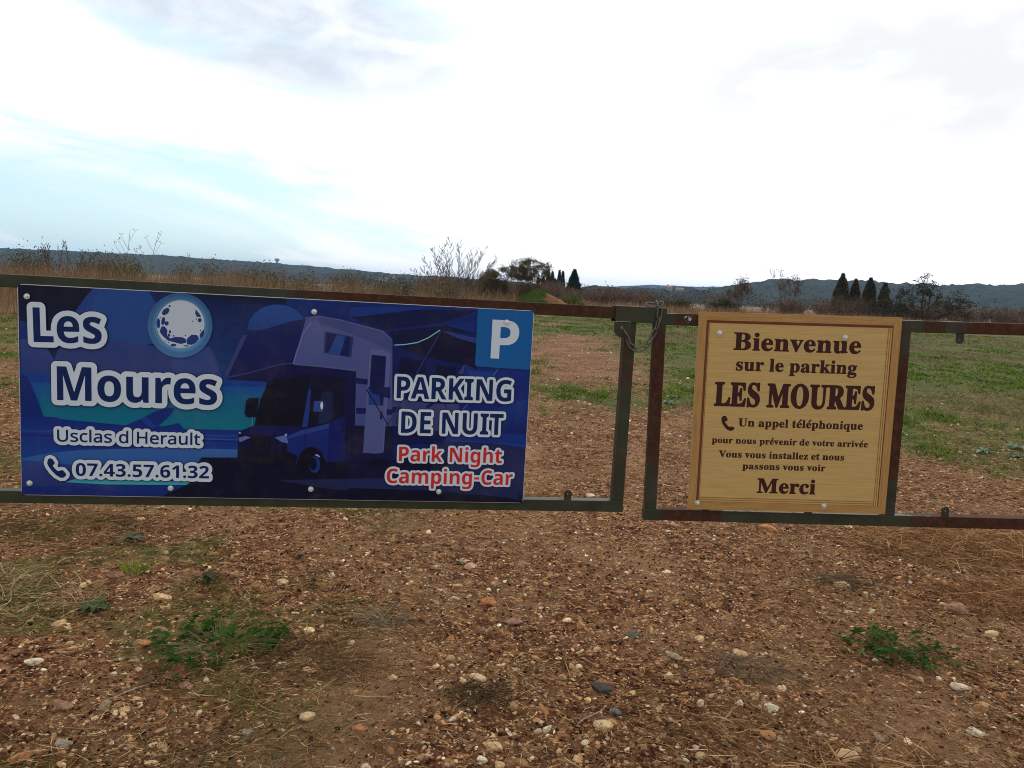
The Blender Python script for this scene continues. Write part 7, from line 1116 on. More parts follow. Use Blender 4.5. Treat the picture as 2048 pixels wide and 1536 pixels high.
heap('dry_grass_tuft', -2.35, 3.35, 0.5, 0.34, 0.05, 900, 'wide pale matted grass patch at the left edge of the ground', [(156, 134, 98), (184, 162, 120), (112, 98, 66)], 0.2)
heap('dry_grass_tuft', -2.4, 4.35, 0.55, 0.3, 0.05, 800, 'dark matted stems just under the left gate rail', [(84, 58, 42), (116, 84, 58), (160, 124, 88)], 0.2)
heap('dry_grass_tuft', 1.05, 3.05, 0.16, 0.10, 0.04, 220, 'grey dry tuft left of the round tan stone', [(112, 98, 80), (136, 120, 96)], 0.18)
heap('dry_grass_tuft', 1.30, 2.35, 0.30, 0.12, 0.03, 420, 'straw tangle at the bottom edge right of the centre', hp, 0.2)
heap('dry_grass_tuft', 0.30, 5.5, 0.25, 0.14, 0.04, 300, 'orange brown dry tuft behind the lower lug of the left gate', [(156, 116, 76), (128, 92, 60)], 0.2)

# loose sticks
stickmat = flat_mat('dead_stick', rgb(150, 132, 112), 0.9, var=0.3, scale=60)
for x, y, L, a, lab in [(0.72, 4.0, 0.20, -0.12, 'pale straight stick lying right of the track centre'),
                        (0.35, 2.62, 0.16, 0.75, 'forked pale stick beside the small yellow stone'),
                        (-0.40, 4.75, 0.13, -0.9, 'short grey stick below the blue sign lower edge'),
                        (2.05, 2.55, 0.28, 0.35, 'thin bent brown twig in the lower right gravel'),
                        (-1.30, 2.62, 0.16, 0.9, 'thin twig standing slantwise in the lower left gravel')]:
    z = float(height(x, y)) + 0.012
    pts = [(math.cos(a) * L * s + 0.01 * math.sin(7 * s), math.sin(a) * L * s, 0.008 * math.sin(3 * s)) for s in np.linspace(-0.5, 0.5, 7)]
    tag(Geo().tube(pts, [0.0022, 0.0028, 0.003, 0.003, 0.0028, 0.0024, 0.0016], 6).build('stick', stickmat, loc=(x, y, z)), lab, 'stick')

# ---------------------------------------------------------------- short green grass
def grass_field():
    m = 34000
    u = rng.random(m)
    yc = 7.0 * (64 / 7.0) ** (u ** 0.8)
    xc = (rng.random(m) * 2 - 1) * yc * 0.78
    g = grass_mask(xc, yc)
    k = (rng.random(m) < g * (0.12 + 0.88 * sstep(fbm(xc * 1.7, yc * 1.0, 55, 4), 0.34, 0.54))) & (yc < dry_edge(xc) + 3)
    xc, yc = xc[k], yc[k]
    nb = rng.integers(4, 13, len(xc))
    idx = np.repeat(np.arange(len(xc)), nb)
    n = len(idx)
    rad = (0.02 + 0.010 * yc[idx]) * rng.random(n)
    ang = rng.uniform(0, 6.283, n)
    x = xc[idx] + rad * np.cos(ang)
    y = yc[idx] + rad * np.sin(ang)
    tone = rng.uniform(0.6, 1.35, len(xc))[idx][:, None]
    size = rng.uniform(0.6, 1.5, len(xc))[idx]
    a = rng.uniform(0, 6.283, n)
    lean = rng.uniform(0.3, 1.4, n)
    D = unit(np.stack([np.cos(a) * lean, np.sin(a) * lean, np.ones(n)], 1))
    big = fbm(x * 0.5, y * 0.4, 61, 3)
    cl = sstep(fbm(x * 1.6, y * 0.9, 63, 3), 0.42, 0.62)
    L = rng.uniform(0.035, 0.10, n) * (0.5 + 0.7 * big + 0.9 * cl) * size
    W = 0.0075 * np.clip(y / 7, 1, 6) * rng.uniform(0.6, 1.6, n)
    P = np.stack([x, y, height(x, y) - 0.004], 1)
    bend = rng.normal(0, 0.2, (n, 3))
    bend[:, 2] = -0.25
    c = pick([(72, 104, 26), (90, 122, 34), (50, 78, 20), (114, 130, 46), (78, 98, 36)], n, 0.8, 1.2) * tone
    mauve = pick([(120, 106, 84), (110, 100, 72), (136, 120, 90)], n)
    mk = (rng.random(n) < (0.06 + 0.75 * sstep(fbm(x * 0.28, y * 0.16, 67, 3) + 0.05 * (x > 5) - 0.05 * (x < 4), 0.52, 0.62)))[:, None]
    c = np.where(mk, mauve, c)
    V, F, C = ribbons(P, D, L, W, bend, c, seg=2)
    stuff(link('grass', np_mesh('grass', V, F, 3, grassmat, C)), 'short green grass growing over the field beyond the gate', 'grass')


grass_field()


def near_grass():
    n = 60000
    u = rng.random(n)
    y = 2.2 * (8.5 / 2.2) ** u
    x = (rng.random(n) * 2 - 1) * y * 0.82
    g = grass_mask(x, y) * sstep(fbm(x * 5, y * 5, 91, 2), 0.44, 0.60)
    k = rng.random(n) < g
    x, y = x[k], y[k]
    n = len(x)
    a = rng.uniform(0, 6.283, n)
    lean = rng.uniform(0.4, 1.6, n)
    D = unit(np.stack([np.cos(a) * lean, np.sin(a) * lean, np.ones(n)], 1))
    L = rng.uniform(0.02, 0.07, n)
    P = np.stack([x, y, height(x, y) - 0.003], 1)
    bend = rng.normal(0, 0.25, (n, 3))
    bend[:, 2] = -0.3
    c = pick([(82, 104, 36), (102, 118, 48), (62, 82, 30), (126, 122, 66)], n, 0.7, 1.25)
    V, F, C = ribbons(P, D, L, rng.uniform(0.0025, 0.005, n), bend, c)
    stuff(link('grass', np_mesh('grass', V, F, 3, grassmat, C)), 'thin sparse grass sprouting in the stony soil before the gate', 'grass')


near_grass()


def tuft(cx, cy, n, r, L, pal, lab, w0=0.002, w1=0.004, lean=(0.1, 1.1), cat='grass tuft', name='grass_tuft', group=None):
    a = rng.uniform(0, 6.283, n)
    ln = rng.uniform(lean[0], lean[1], n)
    D = unit(np.stack([np.cos(a) * ln, np.sin(a) * ln, np.ones(n)], 1))
    rr = r * np.sqrt(rng.random(n))
    P = np.stack([rr * np.cos(a), rr * np.sin(a), np.full(n, -0.004)], 1)
    bend = np.stack([np.cos(a), np.sin(a), -1.1 * np.ones(n)], 1) * rng.uniform(0.1, 0.4, n)[:, None]
    V, F, C = ribbons(P, D, rng.uniform(0.5, 1, n) * L, rng.uniform(w0, w1, n), bend, pick(pal, n))
    o = link(name, np_mesh(name, V, F, 3, grassmat, C), None, (cx, cy, float(height(cx, cy))))
    return tag(o, lab, cat, group)


gp = [(112, 138, 48), (92, 118, 40), (134, 150, 66)]
tuft(-1.87, 3.78, 150, 0.05, 0.11, gp, 'bright yellow green grass tuft on the left of the stony ground')
tuft(-2.75, 4.9, 180, 0.10, 0.10, gp, 'green grass tuft just under the gate rail at far left')
tuft(-1.45, 3.58, 160, 0.12, 0.08, [(78, 92, 38), (100, 108, 50)], 'dull green tuft around the dark leafy rosette')
tuft(-1.2, 3.45, 90, 0.12, 0.08, [(92, 104, 40), (116, 116, 54)], 'thin yellowish tuft above the left mallow plant')
tuft(-0.85, 4.35, 90, 0.16, 0.05, [(84, 100, 40), (106, 112, 54)], 'low green tuft below the middle of the blue sign')
tuft(-2.35, 2.95, 70, 0.12, 0.06, [(74, 92, 40), (92, 104, 50)], 'small green tuft near the tan stone at far left')
tuft(-0.95, 2.25, 60, 0.06, 0.04, [(74, 88, 36), (90, 98, 46)], 'tiny green tuft at the bottom edge of the left side')
tuft(0.25, 3.72, 30, 0.04, 0.05, [(96, 108, 52), (116, 122, 66)], 'tiny green sprout near the middle of the track')


# ---------------------------------------------------------------- leafy weeds
def leaf_mesh(n, lobes, rad, color, rs):
    """list of verts, faces for one lobed, slightly cupped leaf lying in its plane, stalk end at the origin"""
    k = lobes * 4
    v = [(0, 0, 0)]
    for i in range(k + 1):
        a = -2.5 + 5.0 * i / k
        r = rad * (0.72 + 0.28 * math.cos(lobes * (i / k) * 2 * math.pi + math.pi))
        v.append((rad * 0.35 + r * math.cos(a), r * math.sin(a), 0.16 * rad * math.cos(lobes * (i / k) * 2 * math.pi) + 0.25 * r * r / rad))
    v[0] = (rad * 0.35, 0, 0)
    f = [(0, i + 1, i + 2) for i in range(k)]
    return v, f


def mallow(cx, cy, spots, lab, dry_leaf=0, seed=3):
    g = random.Random(seed)
    z0 = float(height(cx, cy))
    root = thing('mallow_plant', lab, 'weed', (cx, cy, z0))
    for i, (dx, dy) in enumerate(spots):
        rad = g.uniform(0.020, 0.038)
        v, f = leaf_mesh(0, g.choice((5, 6, 7)), rad, None, g)
        up = g.uniform(0.012, 0.06)
        M = (Matrix.Translation((dx, dy, up)) @ Matrix.Rotation(g.uniform(0, 6.28), 4, 'Z')
             @ Matrix.Rotation(g.uniform(-0.5, 0.5), 4, 'X') @ Matrix.Rotation(g.uniform(-0.45, 0.3), 4, 'Y'))
        vv = np.array([M @ Vector(q) for q in v])
        base = (46, 74, 20) if i >= dry_leaf else (112, 66, 48)
        if g.random() < 0.2 and i >= dry_leaf:
            base = (84, 92, 40)
        c = np.array([s2l(q) for q in base]) * g.uniform(0.7, 1.25)
        o = link('leaf', np_mesh('leaf', vv, np.array(f), 3, leafmat, np.repeat(c[None], len(v), 0), smooth=True), root)
        # stalk runs back to the crown of the plant
        tx, ty = dx * 0.35, dy * 0.35
        Geo().tube([(tx, ty, 0.004), ((tx + dx) / 2, (ty + dy) / 2, up * 0.8), (dx, dy, up)], 0.0012, 5).build('stalk', stalkmat, o)
    return root


stalkmat = flat_mat('weed_stalk', rgb(112, 110, 66), 0.8)
g = random.Random(5)
sp = []
for i in range(84):
    a = g.uniform(0, 6.28)
    r = math.sqrt(g.random())
    sp.append((0.27 * r * math.cos(a), 0.20 * r * math.sin(a)))
sp += [(0.18 + 0.07 * math.cos(k), 0.08 + 0.06 * math.sin(k)) for k in range(8)] + [(-0.13 + 0.05 * k, -0.19 - 0.015 * k) for k in range(4)]
mallow(-1.16, 3.02, sp, 'sprawling dark green mallow plant on the left of the gravel', seed=5)
sp = []
for i in range(9):
    a = g.uniform(0, 6.28)
    r = math.sqrt(g.random())
    sp.append((0.09 * r * math.cos(a), 0.07 * r * math.sin(a)))
mallow(-1.25, 2.72, sp, 'small weed with reddish withered leaves below the left mallow', dry_leaf=6, seed=8)
sp = []
for i in range(74):
    a = g.uniform(0, 6.28)
    r = math.sqrt(g.random())
    sp.append((0.22 * r * math.cos(a) + 0.03, 0.18 * r * math.sin(a)))
sp += [(0.2, -0.11), (0.25, -0.16), (-0.2, 0.05), (-0.22, 0.1)]
mallow(1.74, 3.25, sp, 'dark green mallow plant on the right of the gravel', seed=9)
sp = [(0.05 * math.cos(k * 0.9), 0.05 * math.sin(k * 0.9)) for k in range(7)]
mallow(-2.75, 3.55, sp, 'few green mallow leaves at the left edge of the picture', seed=12)


def rosette(cx, cy, n, L, wd, pal, lab, seed, rise=0.35):
    g = random.Random(seed)
    root = thing('weed_rosette', lab, 'weed', (cx, cy, float(height(cx, cy))))
    for i in range(n):
        a = g.uniform(0, 6.283)
        l = L * g.uniform(0.45, 0.95)
        rise = g.uniform(0.1, 1.1)
        v, f = [], []
        m = 6
        for k in range(m + 1):
            s = k / m
            ww = wd * (l / L) * (math.sin(math.pi * min(1, s * 0.9 + 0.08)) ** 0.7) * (1 + 0.18 * (-1) ** k)
            zz = 0.006 + l * (rise * s - 0.8 * rise * s * s * 1.1)
            for q in (-1, 0, 1):
                v.append((s * l * math.cos(a) - q * ww * math.sin(a), s * l * math.sin(a) + q * ww * math.cos(a), zz + abs(q) * ww * 0.4))
        for k in range(m):
            for q in (0, 1):
                b0 = k * 3 + q
                f.append((b0, b0 + 1, b0 + 4, b0 + 3))
        c = np.array([s2l(q) for q in g.choice(pal)]) * g.uniform(0.8, 1.15)
        link('leaf', np_mesh('leaf', np.array(v), np.array(f), 4, leafmat, np.repeat(c[None], len(v), 0), smooth=True), root)
    return root


rosette(-2.14, 4.22, 9, 0.13, 0.014, [(84, 94, 70), (96, 104, 82)], 'grey green rosette with narrow leaves under the left of the blue sign', 1, 0.5)
rosette(-1.83, 3.33, 14, 0.10, 0.020, [(60, 76, 44), (72, 86, 54)], 'blue green leafy rosette on the left of the gravel', 2, 0.55)
rosette(-1.50, 3.72, 11, 0.13, 0.016, [(60, 56, 42), (52, 58, 34)], 'dark purplish green rosette above the left mallow plant', 3, 0.4)
g = random.Random(31)
for i, (x, y) in enumerate([(3.75, 8.9), (4.0, 8.75), (4.35, 8.95), (5.3, 8.5), (5.6, 8.35), (4.9, 9.6), (3.55, 9.7), (2.3, 11.2), (2.55, 12.0), (5.9, 8.9)]):
    rosette(x, y, 11, g.uniform(0.16, 0.24), 0.028, [(104, 124, 104), (90, 112, 88), (120, 134, 118)],
            'silvery grey green thistle rosette among the grass beyond the right gate', 50 + i, 0.6)['group'] = 'grey green rosettes at the edge of the grass'

# ================================================================ GATE
def leaf_matrix(x, y, z, az, sag):
    ex = Vector((math.cos(sag) * math.cos(az), math.cos(sag) * math.sin(az), math.sin(sag)))
    n = Vector((math.sin(az), -math.cos(az), 0))            # towards the viewer
    ev = ex.cross(n)
    if ev.z < 0:
        ev = -ev
    ey = ev.cross(ex)
    m = Matrix((ex, ey, ev)).transposed().to_4x4()
    return Matrix.Translation((x, y, z + EYE)) @ m


ML = leaf_matrix(0.5215, 3.3207, -0.0352, 0.1435, -0.0027)
KR = 1.018
MR = leaf_matrix(0.5833 * KR, 3.2676 * KR, -0.0509 * KR, 0.0156, 0.0224) @ Matrix.Scale(KR, 4)


def paint_mat(name, bias, bumps=()):
    """dark green gate paint, worn through to red brown rust"""
    m, t, b = new_mat(name, 0.68, 0.15)
    tcn = t.node('ShaderNodeTexCoord').outputs['Object']
    mp = t.node('ShaderNodeMapping')
    t.put(mp.inputs[0], tcn)
    big = t.noise(mp.outputs[0], 2.6, 3)
    fine = t.noise(mp.outputs[0], 34, 7, 0.7)
    v = t.math('ADD', t.math('MULTIPLY', big, 0.5), t.math('MULTIPLY', fine, 0.5))
    sx = t.node('ShaderNodeSeparateXYZ')
    t.put(sx.inputs[0], tcn)
    for ax, c_, w_, k_ in bumps:             # where the paint has worn most (+) or held (-)
        d_ = t.math('ABSOLUTE', t.math('SUBTRACT', sx.outputs[ax], c_))
        v = t.math('ADD', v, t.mapr(d_, w_ * 0.75, w_ * 1.25, k_, 0.0))
    f = t.mapr(v, bias - 0.07, bias + 0.07)
    grn = t.ramp(t.noise(mp.outputs[0], 9, 5), [(0.3, rgb(46, 49, 38)), (0.7, rgb(62, 64, 50))])
    rst = t.ramp(fine, [(0.3, rgb(46, 29, 21)), (0.5, rgb(66, 40, 28)), (0.72, rgb(88, 58, 42))])
    t.put(b.inputs['Base Color'], t.mix(f, grn, rst))
    t.put(b.inputs['Roughness'], t.mapr(f, 0, 1, 0.5, 0.85))
    bn = t.node('ShaderNodeBump')
    bn.inputs['Strength'].default_value = 0.5
    bn.inputs['Distance'].default_value = 0.002
    t.put(bn.inputs['Height'], t.math('ADD', fine, t.math('MULTIPLY', f, 0.6)))
    t.put(b.inputs['Normal'], bn.outputs[0])
    return m


paint_some = paint_mat('gate_paint_worn', 0.53)
paint_good = paint_mat('gate_paint_fresh', 0.60)
paint_l_top = paint_mat('gate_paint_left_top_rail', 0.56, [(0, -0.75, 0.62, 0.16), (0, -2.2, 0.7, -0.1)])
paint_l_end = paint_mat('gate_paint_left_end_post', 0.60, [(2, -0.30, 0.16, 0.05), (2, -0.72, 0.08, 0.06)])
paint_r_end = paint_mat('gate_paint_right_end_post', 0.56, [(2, -0.36, 0.26, 0.15)])
paint_r_mid = paint_mat('gate_paint_right_middle_post', 0.56, [(2, -0.42, 0.26, 0.22)])
paint_r_top = paint_mat('gate_paint_right_top_rail', 0.56, [(0, 1.2, 0.05, 0.12), (0, 1.8, 0.42, 0.2), (0, 0.15, 0.06, 0.12)])
paint_r_low = paint_mat('gate_paint_right_bottom_rail', 0.56, [(0, 0.20, 0.14, 0.15), (0, 2.2, 0.9, 0.2)])
LW = -3.5
RW = 3.6
TH = 0.05


def lug(root, x, z, up, mat):
    """small drilled plate welded to a rail"""
    g = Geo()
    s = 1 if up else -1
    w_, h_ = 0.0165, 0.044
    outer = [(x - w_, z), (x + w_, z)] + [(x + w_ * math.cos(a), z + s * (h_ - w_ * 0.8 + w_ * 0.8 * math.sin(a))) for a in np.linspace(0, math.pi, 9)]
    hr = 0.0042
    hc = (x, z + s * (h_ * 0.62))
    hole = [(hc[0] + hr * math.cos(a), hc[1] + hr * math.sin(a)) for a in np.linspace(0, 2 * math.pi, 11)[:-1]]
    tri = tessellate_polygon([[Vector((p[0], p[1], 0)) for p in outer], [Vector((p[0], p[1], 0)) for p in hole]])
    al = outer + hole
    y0, y1 = 0.004, 0.009
    i = len(g.v)
    g.v += [(p[0], y0, p[1]) for p in al] + [(p[0], y1, p[1]) for p in al]
    n = len(al)
    for q in tri:
        g.f.append((i + q[0], i + q[1], i + q[2]))
        g.f.append((i + n + q[2], i + n + q[1], i + n + q[0]))
    for lo, hi in ((0, len(outer)), (len(outer), n)):
        m = hi - lo
        for k in range(m):
            a, b = i + lo + k, i + lo + (k + 1) % m
            g.f.append((a, b, b + n, a + n))
    return g.build('lug', mat, root)


gl = thing('farm_gate', 'left leaf of the low green metal gate carrying the blue sign', 'gate', mw=ML)
bars = [('top_rail', (LW, 0.0, 0.0, TH, -TH, 0.0), paint_l_top), ('bottom_rail', (LW, 0.0, 0.0, TH, -0.90, -0.85), paint_good),
        ('end_post', (-TH, 0.0, 0.001, TH - 0.001, -0.85, -TH), paint_l_end), ('hinge_post', (LW, LW + TH, 0.001, TH - 0.001, -0.85, -TH), paint_some)]
for nm, bx, mt in bars:
    Geo().box(*bx, bev=0.003).build(nm, mt, gl)
# latch housing welded over the top of the end post
hs = Geo()
hs.box(-0.098, 0.128, -0.010, -0.004, -0.062, 0.006, bev=0.0015)
hs.box(-0.098, 0.128, -0.004, 0.056, 0.0025, 0.0065, bev=0.001)
hs.box(-0.098, 0.128, 0.056, 0.061, -0.062, 0.006, bev=0.001)
hs.build('latch_housing', paint_good, gl)
pts = [(-0.100, -0.060), (-0.026, -0.060), (-0.026, -0.128)] + [(-0.060 + 0.040 * math.cos(a), -0.096 + 0.034 * math.sin(a)) for a in np.linspace(-1.2, -math.pi, 9)]
hole = [(-0.063 + 0.009 * math.cos(a), -0.086 + 0.009 * math.sin(a)) for a in np.linspace(0, 2 * math.pi, 13)[:-1]]
def plate(pts, hole, y0, y1, name, mat, root):
    g = Geo()
    tri = tessellate_polygon([[Vector((p[0], p[1], 0)) for p in pts], [Vector((p[0], p[1], 0)) for p in hole]])
    al = pts + hole
    n = len(al)
    g.v += [(p[0], y0, p[1]) for p in al] + [(p[0], y1, p[1]) for p in al]
    for q in tri:
        g.f.append(tuple(q))
        g.f.append((n + q[2], n + q[1], n + q[0]))
    for lo, hi in ((0, len(pts)), (len(pts), n)):
        m = hi - lo
        for k in range(m):
            a, b = lo + k, lo + (k + 1) % m
            g.f.append((a, b, b + n, a + n))
    return g.build(name, mat, root)
lp = plate(pts, hole, -0.0095, -0.0045, 'latch_plate', paint_good, gl)
weldmat = flat_mat('weld_bead', rgb(108, 116, 110), 0.5, 0.5, var=0.4, scale=200)
g = random.Random(4)
Geo().tube([(-0.096 + 0.0044 * k, -0.0105 - g.uniform(0, 0.0012), -0.0605 + g.uniform(-0.0022, 0.0022)) for k in range(16)],
           [g.uniform(0.0012, 0.0030) for k in range(16)], 6).build('weld_bead', weldmat, lp, True)
lug(gl, -0.252, -0.8505, True, paint_good)
for u in (-2.40, -1.28, -0.80):
    lug(gl, u, -0.8505, True, paint_good)
for u in (-2.40, -1.28, -0.80):
    lug(gl, u, -0.0495, False, paint_good)

gr = thing('farm_gate', 'right leaf of the low green metal gate carrying the wooden welcome sign', 'gate', mw=MR)
bars = [('top_rail', (0.003, RW, 0.0, TH, -TH, 0.0), paint_r_top), ('bottom_rail', (0.0, RW, 0.0, TH, -0.90, -0.85), paint_r_low),
        ('end_post', (0.004, 0.004 + TH, 0.001, TH - 0.001, -0.85, -TH), paint_r_end),
        ('middle_post', (1.049, 1.099, 0.001, TH - 0.001, -0.85, -TH), paint_r_mid),
        ('hinge_post', (RW - TH, RW, 0.001, TH - 0.001, -0.85, -TH), paint_some)]
for nm, bx, mt in bars:
    Geo().box(*bx, bev=0.003).build(nm, mt, gr)
for u, up in ((1.322, True), (1.312, False), (0.27, True), (0.72, True)):
    lug(gr, u, -0.8505 if up else -0.0495, up, paint_good)
# welded-off bolt on the top rail, bare metal
bright = flat_mat('bare_metal', rgb(176, 180, 180), 0.35, 0.5, 0.8, var=0.3, scale=300)
gb = Geo()
gb.lathe_y([(0.0075, -0.009), (0.0085, -0.006), (0.0085, 0.0)], 6, 0.150, -0.023)
gb.lathe_y([(0.0035, -0.015), (0.0045, -0.009)], 10, 0.150, -0.023)
gb.tube([(0.128, -0.002, -0.024), (0.130, -0.005, -0.017), (0.134, -0.006, -0.012), (0.139, -0.005, -0.009)], [0.001, 0.0028, 0.0026, 0.001], 6)
for k in range(7):
    a = 0.9 * k
    gb.lathe_y([(0.0012 + 0.0006 * (k % 3), -0.003), (0.002, 0.0)], 7, 0.148 + 0.013 * math.cos(a), -0.024 + 0.013 * math.sin(a))
gb.build('cut_bolt', bright, gr)

# posts the leaves hang from
def gate_post(M, u, lab):
    p = M @ Vector((u, 0.025, 0))
    gz = float(height(p.x, p.y, False))
    root = thing('gate_post', lab, 'post', (p.x, p.y, gz))
    Geo().box(-0.06, 0.06, -0.06, 0.06, -0.4, 1.62, bev=0.004).build('post_tube', paint_some, root)
    Geo().box(-0.066, 0.066, -0.066, 0.066, 1.622, 1.630, bev=0.002).build('post_cap', paint_good, root)
    s = 1 if u < 0 else -1
    for z in (0.66, 1.42):
        Geo().tube([(s * 0.075, 0, z - 0.05), (s * 0.075, 0, z + 0.05)], 0.014, 10).build('hinge', paint_some, root)


gate_post(ML, LW - 0.09, 'green steel post at the far left that the left gate leaf hangs from')
gate_post(MR, RW + 0.09, 'green steel post at the far right that the right gate leaf hangs from')

# ---------------------------------------------------------------- chain
chainmat = flat_mat('chain_steel', rgb(92, 84, 76), 0.55, 0.5, 0.4, var=0.35, scale=120)


def chain_link(parent, p, q, face, r=0.0034, wd=0.0250):
    """oval link from p to q (outer ends); face = direction its flat side looks to"""
    p, q = Vector(p), Vector(q)
    ax = (q - p)
    L = ax.length
    ax.normalize()
    n = Vector(face)
    n = (n - ax * n.dot(ax)).normalized()
    s = n.cross(ax)
    c = (p + q) / 2
    hr = wd / 2 - r
    hl = L / 2 - r - hr
    pts = []
    for k in range(9):
        a = -math.pi / 2 + math.pi * k / 8
        pts.append(c + ax * (hl + hr * math.cos(a)) + s * (hr * math.sin(a)))
    for k in range(9):
        a = math.pi / 2 + math.pi * k / 8
        pts.append(c + ax * (-hl + hr * math.cos(a)) + s * (hr * math.sin(a)))
    return Geo().tube(pts, r, 8, closed=True).build('chain_link', chainmat, parent, True)


ch = thing('chain', 'rusty steel chain looped between the two gate leaves', 'chain', mw=ML)
CH = [  # (u, depth, v) ends of each link in the left leaf's frame, and which way it faces
    ((-0.066, 0.006, -0.072), (-0.044, -0.030, -0.122), (1, -0.6, 0.3)),
    ((-0.048, -0.026, -0.116), (-0.034, -0.032, -0.160), (0.9, 0.45, 0.2)),
    ((-0.040, -0.034, -0.154), (0.002, -0.030, -0.182), (0.1, -1, 0.15)),
    ((-0.005, -0.030, -0.181), (0.041, -0.028, -0.165), (0.0, -1, 0.55)),
    ((0.035, -0.028, -0.169), (0.063, -0.026, -0.124), (0.75, 0.55, -0.3)),
    ((0.059, -0.026, -0.130), (0.081, -0.026, -0.083), (0.35, -1, 0.1)),
    ((0.079, -0.024, -0.089), (0.092, -0.022, -0.037), (0.95, 0.3, 0.0)),
    ((0.090, -0.020, -0.043), (0.094, -0.017, 0.010), (0.0, -1, 0.0)),
    ((0.089, -0.012, 0.004), (0.083, 0.020, 0.034), (1, 0.1, 0.2)),
    ((0.034, 0.004, 0.019), (0.088, 0.004, 0.016), (0.0, -1, 0.35)),
    ((0.084, 0.008, 0.012), (0.118, 0.014, 0.031), (-0.3, -1, 0.5)),
    ((0.108, 0.014, 0.024), (0.112, 0.066, -0.002), (1, 0, 0.2)),
    ((0.111, 0.066, 0.006), (0.104, 0.070, -0.046), (0.3, -1, 0)),
]
for p, q, n in CH:
    chain_link(ch, p, q, n)

# ================================================================ SIGNS
def parse(s):
    loops = []
    for part in s.split('|'):
        x = y = 0
        l = []
        for q in part.split():
            a, b = q.split(',')
            x += int(a)
            y += int(b)
            l.append((x / 5000.0, y / 5000.0))
        loops.append(l)
    return loops


def in_poly(p, l):
    c = False
    for k in range(len(l)):
        a, b = l[k - 1], l[k]
        if (a[1] > p[1]) != (b[1] > p[1]) and p[0] < (b[0] - a[0]) * (p[1] - a[1]) / (b[1] - a[1]) + a[0]:
            c = not c
    return c


def fill(loops):
    """groups outlines with their holes, returns verts (x,z) and triangles"""
    V, F = [], []
    depth = [sum(in_poly(l[0], m) for m in loops if m is not l) for l in loops]
    for i, l in enumerate(loops):
        if depth[i] % 2:
            continue
        grp = [l] + [m for j, m in enumerate(loops) if depth[j] == depth[i] + 1 and in_poly(m[0], l)]
        tri = tessellate_polygon([[Vector((p[0], p[1], 0)) for p in q] for q in grp])
        o = len(V)
        for q in grp:
            V += q
        for t3 in tri:
            a, b, c = (V[o + k] for k in t3)
            ar = (b[0] - a[0]) * (c[1] - a[1]) - (c[0] - a[0]) * (b[1] - a[1])
            if abs(ar) < 1e-12:
                continue
            F.append(tuple(o + k for k in (t3 if ar > 0 else t3[::-1])))
    return V, F


def flat_part(name, loops, y, mat, parent, label=None):
    V, F = fill(loops)
    me = bpy.data.meshes.new(name)
    me.from_pydata([(p[0], y, p[1]) for p in V], [], F)
    me.materials.append(mat)
    o = link(name, me, parent)
    if label:
        o['label'] = label
    return o


def print_mat(name, c):
    return flat_mat(name, c, 0.5, 0.18)


PK = (0.95, 0.92, 0.86)
white_print = print_mat('print_white', rgb(198, 208, 219))
navy_print = print_mat('print_navy', rgb(6, 34, 86))
rim_print = print_mat('print_dark_rim', rgb(24, 32, 74))
red_print = print_mat('print_red', rgb(196, 42, 44))
pink_print = print_mat('print_pale_pink', rgb(236, 196, 200))
brown_print = flat_mat('print_brown', rgb(58, 26, 24), 0.6, 0.2)
alu = flat_mat('aluminium', rgb(196, 198, 204), 0.35, 0.5, 0.6)
boltm = flat_mat('bolt_zinc', rgb(205, 208, 208), 0.4, 0.5, 0.35, var=0.25, scale=300)


def rounded(x0, x1, z0, z1, r, n=6):
    pts = []
    for cx, cz, a0 in ((x1 - r, z0 + r, -90), (x1 - r, z1 - r, 0), (x0 + r, z1 - r, 90), (x0 + r, z0 + r, 180)):
        for k in range(n + 1):
            a = R(a0 + 90 * k / n)
            pts.append((cx + r * math.cos(a), cz + r * math.sin(a)))
    return pts


def bolt(parent, x, z, y):
    g = Geo()
    g.lathe_y([(0.0105, y - 0.0022), (0.0112, y - 0.0014), (0.0112, y)], 18, x, z)
    g.lathe_y([(0.0048, y - 0.0088), (0.0066, y - 0.0078), (0.0072, y - 0.0023)], 6, x, z, rot=x * 37)
    return g.build('bolt', boltm, parent)


bs = thing('parking_sign', 'long blue printed parking sign with a campervan picture bolted to the left gate leaf', 'sign',
           mw=ML @ Matrix.Translation((-2.458, -0.012, -0.863)))
Geo().prism(rounded(0, 2.007, 0, 0.829, 0.018), 0.0, 0.003).build('board', alu, bs)
picm, t, b = new_mat('sign_print', 0.5, 0.18)
pc = t.node('ShaderNodeTexCoord').outputs['Object']
dirt = t.mapr(t.noise(pc, 5, 8, 0.75), 0.45, 0.8, 0.0, 0.10)
t.put(b.inputs['Base Color'], t.mix(dirt, t.node('ShaderNodeAttribute', attribute_name='Col').outputs['Color'], rgb(150, 136, 118)))
t.put(b.inputs['Roughness'], t.mapr(t.noise(pc, 12, 6, 0.7), 0.3, 0.7, 0.38, 0.6))
V, F, C = [], [], []
pts = rounded(0.0025, 2.0045, 0.0025, 0.8265, 0.016)
allp = [(pts, (14, 46, 128), (10, 30, 100))]
for s, c1, c2 in PICTURE:
    allp.append((parse(s)[0], c1, c2))
for k, (l, c1, c2) in enumerate(allp):
    v, f = fill([l])
    o = len(V)
    z1 = max(p[1] for p in l)
    z0 = min(p[1] for p in l)
    for p in v:
        h = (z1 - p[1]) / (z1 - z0 + 1e-6)
        V.append((p[0], -0.0002 - 0.00003 * k, p[1]))
        C.append([s2l((PK[i] if c1[0] < 130 else 1) * (c1[i] * (1 - h) + c2[i] * h)) for i in range(3)])
    F += [tuple(o + q for q in t3) for t3 in f]
link('printed_picture', np_mesh('printed_picture', np.array(V), np.array(F), 3, picm, np.array(C)), bs)
